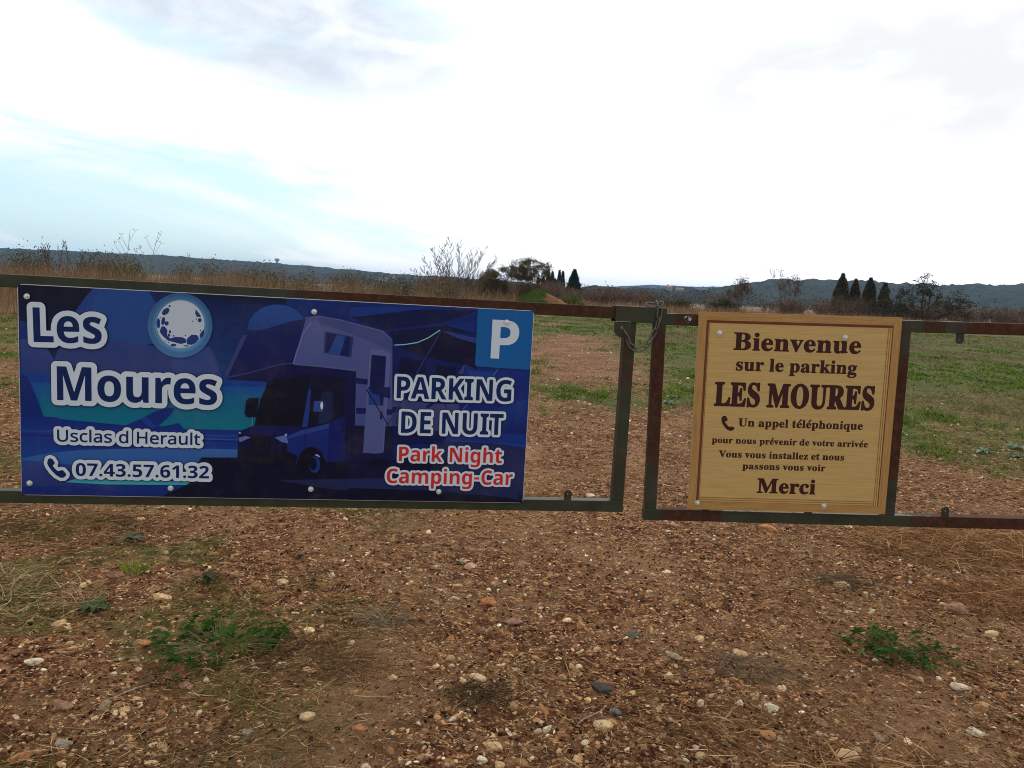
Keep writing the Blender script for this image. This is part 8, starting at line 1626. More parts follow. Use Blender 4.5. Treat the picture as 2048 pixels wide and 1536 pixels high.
YL = -0.0002 - 0.00003 * len(allp) - 0.0003
for k in ('les', 'moures', 'usclas', 'number', 'parking', 'nuit', 'night', 'camping', 'phone'):
    L3 = [parse(s) for s in LETTERS[k]]
    outer = L3[2]
    flat_part('lettering_rim', outer, YL, rim_print, bs)
    flat_part('lettering_border', L3[1], YL - 0.0002, white_print, bs)
    flat_part('phone_symbol' if k == 'phone' else 'lettering', L3[0], YL - 0.0005, red_print if k in ('night', 'camping') else navy_print, bs,
              'red lettering' if k in ('night', 'camping') else None)
flat_part('letter_p', parse(LETTERS['bigp'][0]), YL, white_print, bs)
for px, pz in SIGN_BOLTS_L:
    bolt(bs, px, pz, YL - 0.0006)

# welcome sign: wood panel with a mitred border
def wood_mat(name, c0, c1, scale_v, vertical=False):
    m, t, b = new_mat(name, 0.5, 0.3)
    tcn = t.node('ShaderNodeTexCoord').outputs['Object']
    mp = t.node('ShaderNodeMapping')
    t.put(mp.inputs[0], tcn)
    mp.inputs['Scale'].default_value = (scale_v, 1, 1.4) if vertical else (1.4, 1, scale_v)
    n1 = t.noise(mp.outputs[0], 3.2, 9, 0.72, 0.2)
    n2 = t.noise(mp.outputs[0], 9, 5, 0.6)
    t.put(b.inputs['Base Color'], t.mix(t.mapr(t.math('ADD', t.math('MULTIPLY', n1, 0.7), t.math('MULTIPLY', n2, 0.3)), 0.36, 0.62), c0, c1))
    return m


wood = wood_mat('welcome_board_wood', rgb(178, 144, 86), rgb(192, 161, 102), 42)
wood_h = wood_mat('frame_wood_horizontal', rgb(150, 110, 60), rgb(176, 136, 80), 50)
wood_v = wood_mat('frame_wood_vertical', rgb(150, 110, 60), rgb(176, 136, 80), 50, True)
groove = flat_mat('groove_brown', rgb(104, 52, 30), 0.6)
groove2 = flat_mat('groove_tan', rgb(146, 100, 50), 0.6)
ws = thing('welcome_sign', 'square wooden looking welcome sign with a brown border bolted to the right gate leaf', 'sign',
           mw=MR @ Matrix.Translation((0.187, -0.014, -0.841)))
WW, WH = 0.860, 0.852
Geo().box(0, WW, 0.0, 0.008, 0, WH).build('panel', wood, ws)
fw = 0.034


def board(pts, mat):
    return Geo().prism(pts, -0.0022, -0.0001).build('frame_board', mat, ws)


e = 0.0004
board([(0, WH), (WW, WH), (WW - fw, WH - fw), (fw, WH - fw)], wood_h)
board([(0, 0), (WW, 0), (WW - fw, fw), (fw, fw)], wood_h)
board([(0, e), (0, WH - e), (fw - e, WH - fw), (fw - e, fw)], wood_v)
board([(WW, e), (WW, WH - e), (WW - fw + e, WH - fw), (WW - fw + e, fw)], wood_v)


def strip(x0, x1, z0, z1, y, m):
    Geo().box(x0, x1, y, -0.00005, z0, z1).build('moulding', m, ws)


i1 = fw
strip(i1, WW - i1, WH - i1 - 0.011, WH - i1, -0.0012, groove)
strip(i1, i1 + 0.010, i1, WH - i1 - 0.0112, -0.0012, groove)
strip(i1 + 0.0125, i1 + 0.0145, i1 + 0.012, WH - i1 - 0.0112, -0.0008, groove2)
for k, d in enumerate((0.000, 0.009, 0.018)):
    strip(WW - i1 - d - 0.0025, WW - i1 - d, i1, WH - i1 - 0.0112, -0.0012, groove2 if k else groove)
for k, d in enumerate((0.000, 0.009, 0.018)):
    strip(i1 + 0.015, WW - i1 - 0.021, i1 + d, i1 + d + 0.0025, -0.0012, groove2)
for k in ('bienvenue', 'surle', 'lesmoures', 'appel', 'pour', 'vous', 'passons', 'merci', 'phone2'):
    flat_part('phone_symbol' if k == 'phone2' else 'lettering', parse(LETTERS[k][0]), -0.0005, brown_print, ws)
for px, pz in SIGN_BOLTS_R:
    bolt(ws, px, pz, -0.0024 if pz < 0.05 else -0.0004)

# ================================================================ TALL DRY GROWTH
def dry_band():
    n = 135000
    y = 18 * (130 / 18.0) ** (rng.random(n) ** 0.8)
    x = (rng.random(n) * 2 - 1.1) * y * 1.05
    d = dry_edge(x)
    k = (y > d + 3 * (fbm(x * 0.3, y * 0.3, 3, 3) - 0.5)) & (y < d + 40)
    x, y, d = x[k], y[k], d[k]
    n = len(x)
    tall = 0.35 + 0.65 * sstep(y - d, 0, 7) + 0.45 * sstep(y - d, 12, 28) * (x < 0)
    big = fbm(x * 0.22, y * 0.22, 13, 3)
    L = rng.uniform(0.6, 1.0, n) * (0.9 + 1.35 * big) * tall * np.where(x > 4, 0.85, 1.0)
    D = unit(np.stack([rng.normal(0.06, 0.16, n), rng.normal(0, 0.16, n), np.ones(n)], 1))
    P = np.stack([x, y, height(x, y, False)], 1)
    W = 0.0105 * np.clip(y / 22, 1, 4.5) * rng.uniform(0.5, 1.2, n)
    bend = rng.normal(0, 0.12, (n, 3))
    c = pick([(134, 106, 76), (118, 90, 66), (152, 126, 94), (98, 74, 56), (112, 94, 74)], n, 0.75, 1.2)
    V, F, C = ribbons(P, D, L, W, bend, c)
    stuff(link('dry_grass', np_mesh('dry_grass', V, F, 3, strawmat, C)), 'tall dry brown grass standing along the far edge of the field', 'dry grass')


dry_band()


def stalk(x, y, h, lab, seed, lean=0.0, spread=0.35, group=None, n=9, rad=0.012):
    """one tall dry weed with side sprays and seed heads"""
    g = random.Random(seed)
    root = thing('dry_weed_stalk', lab, 'weed', (x, y, 0), group=group)
    ge = Geo()
    top = Vector((lean * h, 0, h))
    ge.tube([(0, 0, 0), (lean * h * 0.4, 0.02, h * 0.5), tuple(top)], [rad, rad * 0.75, rad * 0.35], 5)
    hd = Geo()
    for i in range(n):
        s = 0.35 + 0.6 * i / n
        p = Vector((lean * h * s * (0.6 + 0.4 * s), 0, h * s))
        a = g.choice((0, 3.14)) + g.uniform(-0.7, 0.7)
        l = h * spread * (1.1 - s) + 0.08
        q = p + Vector((math.cos(a) * l * 0.55, math.sin(a) * l * 0.3, l * 0.9))
        ge.tube([tuple(p), tuple((p + q) / 2 + Vector((0, 0, -0.03 * l))), tuple(q)], [rad * 0.5, rad * 0.4, rad * 0.25], 4)
        for m in range(3):
            qq = q + Vector((g.uniform(-0.07, 0.07), g.uniform(-0.03, 0.03), g.uniform(0.0, 0.09)))
            ge.tube([tuple(q), tuple(qq)], rad * 0.25, 3)
            c = qq
            hd.tube([tuple(c - Vector((0.012, 0, 0.008))), tuple(c), tuple(c + Vector((0.012, 0, 0.008)))], [0.004, 0.012, 0.004], 4)
    ge.build('stem', drystem, root)
    hd.build('seed_head', drystem, root)


drystem = flat_mat('dry_stem', rgb(132, 112, 86), 0.9)
stalk(-14.7, 21.0, 3.25, 'tallest dry weed stalk rising against the sky at the far left edge', 1, 0.12, 0.25, n=7, rad=0.014)
stalk(-11.5, 22.5, 2.75, 'tall dry fennel stalk left of centre of the left sky', 2, 0.10, 0.4, n=8)
stalk(-11.0, 22.5, 2.70, 'tall dry fennel stalk leaning right beside another', 3, 0.22, 0.4, n=8)
for k, (x, y, h, ln) in enumerate([(-13.6, 23, 2.2, 0.05), (-13.2, 23.5, 2.15, 0.1), (-12.3, 24, 2.05, 0.05), (-10.2, 23, 2.2, 0.2), (-9.7, 23.5, 2.15, 0.2),
                                   (-9.2, 24.5, 2.1, 0.15), (-8.7, 24, 2.1, 0.25), (-8.3, 25, 2.05, 0.1), (-7.9, 24.5, 1.95, 0.2), (-6.6, 27, 1.95, 0.1),
                                   (-5.2, 26, 1.85, 0.2), (-5.6, 26.5, 1.8, 0.1), (-3.1, 28, 1.9, 0.15), (-10.8, 25, 2.2, 0.05), (-7.3, 26, 2.0, 0.2)]):
    stalk(x, y, h, 'thin dry weed stalk sticking up out of the dry grass on the left', 20 + k, ln, 0.3, 'dry weed stalks over the left grass', 6, 0.008)

# ================================================================ TREES AND BUSHES
def branch_tubes(segs, sides=4):
    """segs: array (n,8) p0 r0 p1 r1"""
    S = np.array(segs)
    p0, r0, p1, r1 = S[:, :3], S[:, 3], S[:, 4:7], S[:, 7]
    d = unit(p1 - p0)
    ref = np.tile(np.array([0.31, 0.57, 0.2]), (len(S), 1))
    s = unit(np.cross(d, ref))
    u = np.cross(d, s)
    V = np.zeros((len(S), 2 * sides, 3))
    for j in range(sides):
        a = 2 * math.pi * j / sides
        k = s * math.cos(a) + u * math.sin(a)
        V[:, j] = p0 + k * r0[:, None]
        V[:, sides + j] = p1 + k * r1[:, None]
    f = [(j, (j + 1) % sides, sides + (j + 1) % sides, sides + j) for j in range(sides)]
    F = (np.array(f)[None] + (np.arange(len(S)) * 2 * sides)[:, None, None]).reshape(-1, 4)
    return V.reshape(-1, 3), F


def grow(segs, tips, p, d, L, r, depth, g, split=(2, 3), spread=0.5, up=0.15, shrink=0.72, wob=0.12, minr=0.004):
    n = 3
    for k in range(n):
        d = (d + Vector((g.gauss(0, wob), g.gauss(0, wob), g.gauss(0, wob) + up * 0.3))).normalized()
        q = p + d * (L / n)
        r1 = max(minr, r * (1 - 0.12))
        segs.append((*p, r, *q, r1))
        p, r = q, r1
        if depth > 0 and k > 0 and g.random() < 0.5:
            dd = (d + Vector((g.gauss(0, spread), g.gauss(0, spread), g.gauss(0, spread * 0.6)))).normalized()
            grow(segs, tips, p, dd, L * shrink * 0.7, max(minr, r * 0.5), depth - 1, g, split, spread, up, shrink, wob, minr)
    if depth <= 0:
        tips.append(tuple(p))
        return
    for k in range(g.randint(*split)):
        dd = (d + Vector((g.gauss(0, spread), g.gauss(0, spread), g.gauss(0, spread * 0.5) + up))).normalized()
        grow(segs, tips, p, dd, L * shrink * g.uniform(0.8, 1.15), max(minr, r * 0.68), depth - 1, g, split, spread, up, shrink, wob, minr)


def leaf_cloud(centers, n, rad, size, pal, flat=0.8, weights=None, lo=0.7, hi=1.25):
    c = np.array(centers)
    k = rng.integers(0, len(c), n)
    P = c[k] + rng.normal(0, 1, (n, 3)) * np.array(rad)
    a = unit(rng.normal(size=(n, 3)))
    b_ = unit(np.cross(a, rng.normal(size=(n, 3))))
    s = size * rng.uniform(0.5, 1.3, n)[:, None]
    V = np.stack([P - a * s, P + b_ * s * 0.45, P + a * s, P - b_ * s * 0.45], 1).reshape(-1, 3)
    F = np.arange(n * 4).reshape(-1, 4)
    C = np.repeat(pick(pal, n, lo, hi, weights), 4, 0)
    return V, F, C


def mesh_part(name, VFC, nper, mat, parent):
    V, F, C = VFC
    return link(name, np_mesh(name, V, F, nper, mat, C), parent)


def bark_part(name, segs, parent, c, sides=4):
    V, F = branch_tubes(segs, sides)
    cc = np.tile(np.array([s2l(q) for q in c]), (len(V), 1))
    return link(name, np_mesh(name, V, F, 4, twigmat, cc, smooth=False), parent)


def bare_tree(x, y, h, lab, stems, seed, spreadx=0.5, depth=4, r=0.06, c=(92, 76, 64), leaves=0, pal=None, up=0.2, minr=0.012,
              L0=0.34, wob=0.1, spread=0.42, name='bare_tree', group=None, single=0.0, lsize=0.09):
    g = random.Random(seed)
    root = thing(name, lab, 'tree', (x, y, float(height(x, y, False))), group=group)
    trunk, br, tips = [], [], []
    base = Vector((0, 0, -0.1))
    if single:
        trunk.append((0, 0, -0.1, r * 1.3, 0, 0, single * h, r))
        base = Vector((0, 0, single * h))
    for i in range(stems):
        f = (i + 0.5) / stems * 2 - 1
        d = Vector((f * spreadx + g.gauss(0, 0.08), g.gauss(0, spreadx * 0.5), 1)).normalized()
        p = base + Vector((f * 0.12, g.gauss(0, 0.08), 0))
        q = p + d * (h * 0.16)
        trunk.append((*p, r, *q, r * 0.8))
        grow(br, tips, q, d, h * L0 * g.uniform(0.85, 1.1), r * 0.75, depth, g, (2, 2), spread, up, 0.70, wob, minr)
    # scale so that the highest tip has the wanted height
    top = max(t_[2] for t_ in tips)
    k = h / top
    for A in (trunk, br):
        for i, s in enumerate(A):
            A[i] = (s[0] * k, s[1] * k, s[2] * k, s[3], s[4] * k, s[5] * k, s[6] * k, s[7])
    tips = [tuple(q * k for q in t_) for t_ in tips]
    bark_part('trunk', trunk, root, c, 6)
    bark_part('branches', br, root, c, 3)
    if leaves:
        mesh_part('crown', leaf_cloud(tips, leaves, (0.22, 0.22, 0.18), lsize, pal), 4, leafmat, root)
    return root


# the fan shaped leafless tree
def fan_tree(x, y, h, wide, lab, stems, seed, c, r=0.055, name='bare_tree'):
    """long curving stems from one foot, with side shoots and fine twigs"""
    g = random.Random(seed)
    root = thing(name, lab, 'tree', (x, y, float(height(x, y, False))))
    trunk, br = [], []

    def run(p, d, L, r, n, curl, out):
        pts = [p]
        for k in range(n):
            d = (d + Vector((g.gauss(0, 0.05), g.gauss(0, 0.05), curl + g.gauss(0, 0.03)))).normalized()
            q = p + d * (L / n)
            r1 = max(0.019, r * (1 - 0.7 / n))
            out.append((*p, r, *q, r1))
            p, r = q, r1
            pts.append((p, d, r))
        return pts[1:]

    for i in range(stems):
        f = (i + g.uniform(0.2, 0.8)) / stems * 2 - 1
        a = f * 0.98
        reach = h * (1.05 - 0.04 * f * f) if abs(f) < 0.8 else h * 0.92
        d = Vector((math.sin(a) * wide, g.gauss(0, 0.25), math.cos(a))).normalized()
        low = run(Vector((f * 0.25, g.gauss(0, 0.12), -0.1)), d, reach * 0.2, r, 2, 0.0, trunk)
        p0, d0, r0 = low[-1]
        up = run(p0, d0, reach * g.uniform(0.72, 0.88), r0 * 0.9, 9, 0.035 * abs(f), br)
        for m, (p, dd, rr) in enumerate(up):
            for _ in range(2):
                s = g.choice((-1, 1))
                side = Vector((s * 0.55 * math.cos(a), g.gauss(0, 0.35), -s * 0.35 * math.sin(a)))
                e = (dd + side).normalized()
                L = h * g.uniform(0.10, 0.24) * (1.1 - m / 12)
                tw = run(p, e, L, rr * 0.55, 4, 0.06, br)
                for (q, d2, r2) in tw[1:]:
                    if g.random() < 0.6:
                        s2 = g.choice((-1, 1))
                        run(q, (d2 + Vector((s2 * 0.5, g.gauss(0, 0.3), 0.15))).normalized(), L * g.uniform(0.3, 0.55), 0.018, 2, 0.05, br)
    top = max(s[6] for s in br)
    k = h / top
    for A in (trunk, br):
        for i, s in enumerate(A):
            A[i] = (s[0] * k, s[1] * k, s[2] * k, s[3], s[4] * k, s[5] * k, s[6] * k, s[7])
    bark_part('trunk', trunk, root, c, 6)
    bark_part('branches', br, root, c, 3)


fan_tree(-5.75, 70, 6.2, 1.0, 'leafless many stemmed tree fanning out above the left gate rail', 19, 4, (88, 72, 58), 0.10)


def bush(x, y, rx, h, lab, pal, n, seed, size=0.10, name='bush', cat='bush', group=None, z0=0.0, lumps=9, ry=None, twigs=0, twc=(92, 74, 62)):
    g = random.Random(seed)
    root = thing(name, lab, cat, (x, y, z0), group=group)
    ry = ry or rx * 0.7
    cs = []
    segs = []
    for i in range(lumps):
        a = g.uniform(0, 6.28)
        r = math.sqrt(g.random()) * 0.72
        hx = h * (0.78 - 0.45 * r * r) * g.uniform(0.55, 1.0)
        cs.append((rx * r * math.cos(a), ry * r * math.sin(a), hx))
        cs.append((rx * r * math.cos(a) * 1.1, ry * r * math.sin(a), hx * 0.45))
        segs.append((0, 0, -0.05, 0.05, rx * r * math.cos(a) * 0.6, ry * r * math.sin(a) * 0.6, hx * 0.8, 0.02))
    bark_part('trunk', segs, root, twc, 4)
    V, F, C = leaf_cloud(cs, n, (rx * 0.2, ry * 0.25, h * 0.14), size, pal)
    V[:, 2] = np.maximum(V[:, 2], 0.0)
    mesh_part('crown', (V, F, C), 4, leafmat, root)
    if twigs:
        k = rng.integers(0, len(cs), twigs)
        P = np.array(cs)[k] * np.array([1, 1, 0.5])
        D = unit(np.stack([rng.normal(0, 0.5, twigs), rng.normal(0, 0.3, twigs), np.ones(twigs)], 1))
        V, F, C = ribbons(P, D, rng.uniform(0.3, 0.75, twigs) * h, np.full(twigs, size * 0.28), rng.normal(0, 0.15, (twigs, 3)), pick([twc], twigs, 0.7, 1.4))
        mesh_part('twigs', (V, F, C), 3, twigmat, root)
    return root


olive = [(62, 68, 38), (78, 80, 46), (50, 58, 34), (92, 88, 56)]
brownish = [(92, 72, 58), (76, 60, 50), (110, 88, 68), (66, 56, 44)]
dkgreen = [(36, 46, 28), (48, 58, 32), (28, 38, 24)]

# oak-like tree half in leaf, ivy bush at its foot
bare_tree(-0.4, 86, 5.3, 'spreading tree with thin brown winter leaves right of the leafless tree', 5, 21, 0.75, 4, 0.10, (84, 70, 56), leaves=9500,
          pal=[(78, 76, 42), (78, 70, 42), (104, 84, 56), (66, 62, 38)], up=0.0, minr=0.012, name='half_bare_tree', spread=0.42, lsize=0.11)
bush(-2.4, 82, 2.3, 3.7, 'dark ivy covered bush at the foot of the brown leaved tree', [(44, 50, 26), (54, 56, 32), (34, 42, 22), (78, 58, 38)], 9000, 31, 0.10, twigs=80)
bush(0.9, 84, 2.6, 3.2, 'low olive brown bush under the brown leaved tree', [(74, 72, 44), (84, 70, 50), (58, 56, 36)], 4200, 32, 0.10)
# cut branches
def brush_pile(x, y, lab):
    g = random.Random(77)
    root = thing('brush_pile', lab, 'branches', (x, y, 0))
    for k in range(26):
        p = Vector((g.uniform(-2.2, 2.0), g.uniform(-0.6, 0.6), g.uniform(0.0, 0.5)))
        a = g.uniform(-0.3, 0.7)
        d = Vector((g.choice((-1, 1)) * math.cos(a), g.uniform(-0.3, 0.3), abs(math.sin(a))))
        segs, tips = [], []
        grow(segs, tips, p, d, g.uniform(0.5, 0.9), 0.035, 2, g, (1, 2), 0.35, 0.02, 0.75, 0.15, 0.010)
        bark_part('branch', segs, root, (128, 104, 86) if k % 3 else (150, 134, 116), 3)


brush_pile(-2.3, 66, 'pile of cut grey brown branches lying left of the earth mound')

# mound of earth
def mound():
    v, f = [], []
    n, m = 72, 40
    for j in range(m + 1):
        for i in range(n + 1):
            u = i / n * 2 - 1
            w_ = j / m * 2 - 1
            r = math.hypot(u, w_)
            prof = np.interp(u, [-1, -0.6, -0.1, 0.05, 0.25, 0.5, 0.8, 1], [0, 0.45, 0.97, 1.0, 0.90, 0.70, 0.45, 0]) * max(0, 1 - w_ * w_) ** 0.8
            x, y = u * 3.0 + 1.75, w_ * 2.0 + 62.5
            z = 1.92 * prof + 0.34 * (float(fbm(np.array(x * 2.2), np.array(y * 2.2), 3, 4)) - 0.5) * min(1, prof * 3)
            v.append((x - 1.75, y - 62.5, z - 0.03))
    for j in range(m):
        for i in range(n):
            a = j * (n + 1) + i
            f.append((a, a + 1, a + n + 2, a + n + 1))
    v = np.array(v)
    root = thing('earth_mound', 'heap of earth, grassy green on its left and bare red brown on its right', 'mound', (1.75, 62.5, 0))
    side = v[:, 0] + 0.8 * (fbm(v[:, 0] * 1.5 + 50, v[:, 2] * 2 + v[:, 1], 8, 3) - 0.5) * 2
    gr_ = np.array([s2l(62), s2l(80), s2l(36)])
    er = np.array([s2l(112), s2l(76), s2l(54)])
    mk = sstep(side, 0.4, 1.0)[:, None]
    C = gr_ * (1 - mk) + er * mk
    C = C * (0.7 + 0.6 * fbm(v[:, 0] * 6 + 9, v[:, 1] * 6 + v[:, 2] * 5, 4, 3))[:, None]
    link('earth', np_mesh('earth', v, np.array(f), 4, moundmat, C, smooth=True), root)
    n = 9000
    k = rng.integers(0, len(v), n)
    k = k[(side[k] < 0.6) & (v[k, 2] > 0.02)]
    P = v[k] + rng.normal(0, 0.03, (len(k), 3)) * np.array([1, 1, 0])
    n = len(P)
    D = unit(np.stack([rng.normal(0, 0.6, n), rng.normal(0, 0.6, n), np.ones(n)], 1))
    mesh_part('grass_cover', ribbons(P, D, rng.uniform(0.08, 0.2, n), np.full(n, 0.03), rng.normal(0, 0.2, (n, 3)),
                                     pick([(66, 88, 34), (84, 100, 44), (52, 70, 28), (98, 96, 56)], n, 0.6, 1.3)), 3, grassmat, root)


moundmat = attr_mat('mound_earth', 0.95, 0.1, bump=0.03, bscale=6, var=0.25, vscale=3)
mound()
bush(5.55, 76, 1.55, 1.85, 'round yellow green bush right of the earth mound', [(88, 96, 40), (70, 82, 34), (106, 106, 50), (52, 62, 28)], 5200, 35, 0.07, lumps=14)
bush(28.6, 140, 3.4, 2.2, 'low olive yellow bush behind the latch between the gate leaves', [(84, 84, 42), (66, 68, 36), (50, 54, 30)], 2600, 36, 0.18, lumps=12)
bush(31.9, 118, 3.0, 2.3, 'dark green bush left of the first thin tree behind the welcome sign', dkgreen + [(62, 66, 40)], 2600, 37, 0.18, lumps=12)


def cypress(x, y, h, r, lab, pal, n=2600, seed=1, size=0.16, name='cypress', group=None):
    root = thing(name, lab, 'tree', (x, y, 0), group=group)
    bark_part('trunk', [(0, 0, -0.1, 0.16, 0, 0, h * 0.5, 0.08)], root, (84, 70, 58), 6)
    t_ = rng.random(n)
    a = rng.uniform(0, 6.283, n)
    prof = r * np.clip(np.minimum(t_ * 7, 1.0), 0, 1) * (1 - t_ ** (2.6 if name == 'cypress' else 1.5)) ** 0.95 + 0.06
    lump = 0.62 + 0.62 * fbm(a * 1.5 + seed * 7, t_ * 12 + seed, 3, 3)
    rr_ = prof * lump * np.sqrt(rng.uniform(0.35, 1, n))
    P = np.stack([rr_ * np.cos(a), rr_ * np.sin(a), 0.03 * h + t_ * h * 0.97], 1)
    D = unit(np.stack([np.cos(a) * 0.35, np.sin(a) * 0.35, np.ones(n)], 1))
    V, F, C = ribbons(P, D, size * rng.uniform(0.7, 1.6, n) * 2, np.full(n, size * 0.8), rng.normal(0, 0.1, (n, 3)), pick(pal, n, 0.7, 1.3), seg=2)
    mesh_part('crown', (V, F, C), 3, leafmat, root)
    return root


cyp = [(30, 40, 28), (44, 56, 36), (24, 32, 24)]
for x, y, h, r, lab in [(6.7, 252, 6.4, 0.8, 'leftmost low cypress of the dark far clump'), (8.3, 250, 7.2, 0.8, 'second cypress from the left in the dark far clump'),
                        (9.9, 250, 9.2, 0.95, 'tall twin cypress left of the gap in the far clump'), (11.2, 251, 8.8, 1.0, 'shorter twin cypress just left of the gap in the far clump'),
                        (13.4, 250, 9.2, 0.9, 'narrow cypress right of the gap in the far clump'), (14.6, 252, 9.1, 0.95, 'cypress touching the broad conifer of the far clump'),
                        (12.3, 254, 6.6, 1.1, 'low cypress filling the gap of the far clump')]:
    cypress(x, y, h, r, lab, cyp, 1700, int(h * 10), 0.26)
cypress(18.1, 249, 9.4, 3.0, 'broad dark cone shaped conifer right of the far cypresses', cyp, 4200, 9, 0.38, name='conifer')
br = [(74, 64, 46), (56, 52, 38), (92, 78, 58), (48, 48, 34)]
for x, y, h, r, lab in [(54.6, 131, 7.4, 1.15, 'tallest brownish cypress above the right half of the welcome sign'), (56.9, 131, 6.6, 0.85, 'second brownish cypress from the left in the near row'),
                        (58.9, 130, 6.9, 1.1, 'brownish cypress in the middle of the near row'), (60.2, 133, 6.4, 0.7, 'slim brownish cypress behind the fourth of the row'),
                        (61.4, 130, 6.2, 0.95, 'rightmost brownish cypress beside the big bare tree')]:
    cypress(x, y, h, r * 1.25, lab, br, 4600, int(h * 10), 0.17)
bare_tree(58.6, 112, 7.2, 'big dark bare tree right of the brownish cypresses', 8, 41, 1.5, 4, 0.22, (66, 56, 46), leaves=6500, pal=[(66, 60, 42), (52, 52, 36)],
          up=0.02, minr=0.016, spread=0.5, lsize=0.12)
bush(57.0, 116, 4.0, 4.2, 'dense dark shrub under the big bare tree', [(56, 52, 38), (72, 62, 46), (44, 46, 34)], 5200, 44, 0.13, twigs=300, lumps=14)
bush(61.5, 117, 2.8, 2.9, 'brown shrub at the right foot of the big bare tree', brownish, 3000, 45, 0.14, twigs=260, lumps=12)
bare_tree(27.6, 96, 5.0, 'small twiggy tree above the middle of the welcome sign', 7, 51, 0.5, 4, 0.06, (92, 76, 62), leaves=1500, pal=brownish, up=0.3, minr=0.012, lsize=0.09)
bare_tree(31.6, 91, 6.1, 'slender bare tree with a long top shoot above the welcome sign', 5, 52, 0.55, 4, 0.06, (88, 72, 62), leaves=700, pal=brownish, up=0.35, minr=0.012, single=0.14, lsize=0.08)

# bushes along the back of the dry field on the left
k = 0
for x in np.arange(-62, -4, 2.7):
    y = 52 + 9 * math.sin(x * 1.7) * 0.4 + (x + 62) * 0.16
    h = 2.7 + 0.3 * math.sin(x * 2.3) - 0.85 * sstep(x, -34, -8)
    bush(x, y, 2.2, h + 0.35, 'one of the grey green bushes in the line behind the dry grass on the left',
         [(82, 84, 56), (68, 70, 46), (96, 94, 66), (60, 60, 42)] if k % 3 else [(96, 86, 62), (108, 94, 70), (78, 74, 52)], 2900, 200 + k, 0.085,
         group='grey green bushes behind the dry grass', lumps=10, twigs=60)
    k += 1
fan_tree(-33.7, 57, 3.7, 1.3, 'low fan shaped bare shrub standing above the bushes on the left', 12, 7, (88, 74, 60), 0.05, 'bare_shrub')

# leafless brown scrub behind the dry grass, centre and right
k = 0
g = random.Random(99)
for x, y, h, rx in [(g.uniform(-16, 150) if i > 12 else -16 + i * 3.4, g.uniform(118, 185), g.uniform(3.2, 5.0), g.uniform(3.6, 6.0)) for i in range(52)]:
    bush(x, y, rx, h, 'one of the leafless reddish brown thickets behind the dry field',
         [(94, 76, 60), (78, 62, 50), (108, 90, 72), (70, 60, 46)], 750, 300 + k, 0.18, name='thicket', group='leafless brown thickets', lumps=8, twigs=420, twc=(104, 84, 72))
    k += 1
def far_wood():
    g = random.Random(55)
    cs, n0 = [], 0
    for i in range(330):
        y = g.uniform(260, 520)
        x = g.uniform(-0.25, 0.75) * y
        hh = (3.2 + y / 130) * g.uniform(0.7, 1.5)
        for k in range(5):
            cs.append((x + g.gauss(0, 3.2), y + g.gauss(0, 2), hh * g.uniform(0.15, 0.9)))
    V, F, C = leaf_cloud(cs, 26000, (2.0, 1.4, 0.75), 0.42, [(64, 58, 46), (78, 66, 54), (50, 56, 40), (90, 76, 64), (44, 50, 36)])
    V[:, 2] = np.maximum(V[:, 2], 0)
    stuff(link('distant_scrub', np_mesh('distant_scrub', V, F, 4, leafmat, C)), 'low dark scrub and trees covering the plain in front of the hills', 'scrub')


far_wood()
for x, y, h in [(104, 175, 4.6), (96, 180, 4.2), (84, 172, 4.4), (112, 178, 4.6)]:
    bush(x, y, 3.2, h, 'one of the pale grey poplars below the right hill', [(140, 136, 134), (120, 116, 114)], 1500, 400 + k, 0.12, name='pale_tree', cat='tree',
         group='pale grey trees below the right hill', twigs=300, twc=(150, 144, 140))
    k += 1

# wire fence posts at the far edge of the field on the right
postm = flat_mat('old_post_wood', rgb(74, 60, 50), 0.95, var=0.3)
for i, (x, y) in enumerate([(45.6, 79), (49.0, 79), (52.4, 79)]):
    o = Geo().box(-0.06, 0.06, -0.06, 0.06, -0.1, 1.45, bev=0.01).build('fence_post', postm, loc=(x, y, 0))
    tag(o, 'one of the thin dark posts at the edge of the field far right', 'post', 'far fence posts on the right')

# ================================================================ HILLS
def hill(name, crest, yc, depth, mat, seed, bump, step):
    """ridge from crest points (x, z) at distance yc, rising from the plain in front of it"""
    xs_ = np.arange(crest[0][0], crest[-1][0] + step, step)
    cz = np.interp(xs_, [c[0] for c in crest], [c[1] for c in crest])
    m = 34
    V = []
    for j in range(m + 1):
        s = j / m
        y = yc - depth + depth * 1.4 * s
        p = min(1.0, s * 1.4)
        prof = (math.sin((p - 0.5) * math.pi) * 0.5 + 0.5) ** 0.8 if s * 1.4 <= 1 else 1 - 0.5 * ((s * 1.4 - 1) / 0.4)
        nz = (fbm(xs_ / (step * 2.2) + seed, np.full_like(xs_, y / (step * 2.2)), seed, 3) - 0.5) * bump * 3.2
        big = (fbm(xs_ / 260.0 + seed, np.full_like(xs_, y / 200.0), seed + 5, 3) - 0.5) * 22 * prof * (1 - p) * 2
        V.append(np.stack([xs_ * (y / yc), np.full_like(xs_, y), cz * prof + nz * min(1, prof * 4) + big - 1], 1))
    V = np.concatenate(V)
    n = len(xs_)
    i0 = (np.arange(m)[:, None] * n + np.arange(n - 1)[None]).ravel()
    F = np.stack([i0, i0 + 1, i0 + n + 1, i0 + n], 1)
    return setting(link(name, np_mesh(name, V, F, 4, mat, smooth=False)))


def wood_hill_mat(name, a, b_, sc):
    m, t, b = new_mat(name, 0.95, 0.05)
    p = t.node('ShaderNodeNewGeometry').outputs['Position']
    f = t.math('ADD', t.math('MULTIPLY', t.noise(p, sc, 5, 0.7), 0.6), t.math('MULTIPLY', t.noise(p, sc * 0.12, 3), 0.4))
    t.put(b.inputs['Base Color'], t.ramp(f, [(0.38, a), (0.62, b_)]))
    return m


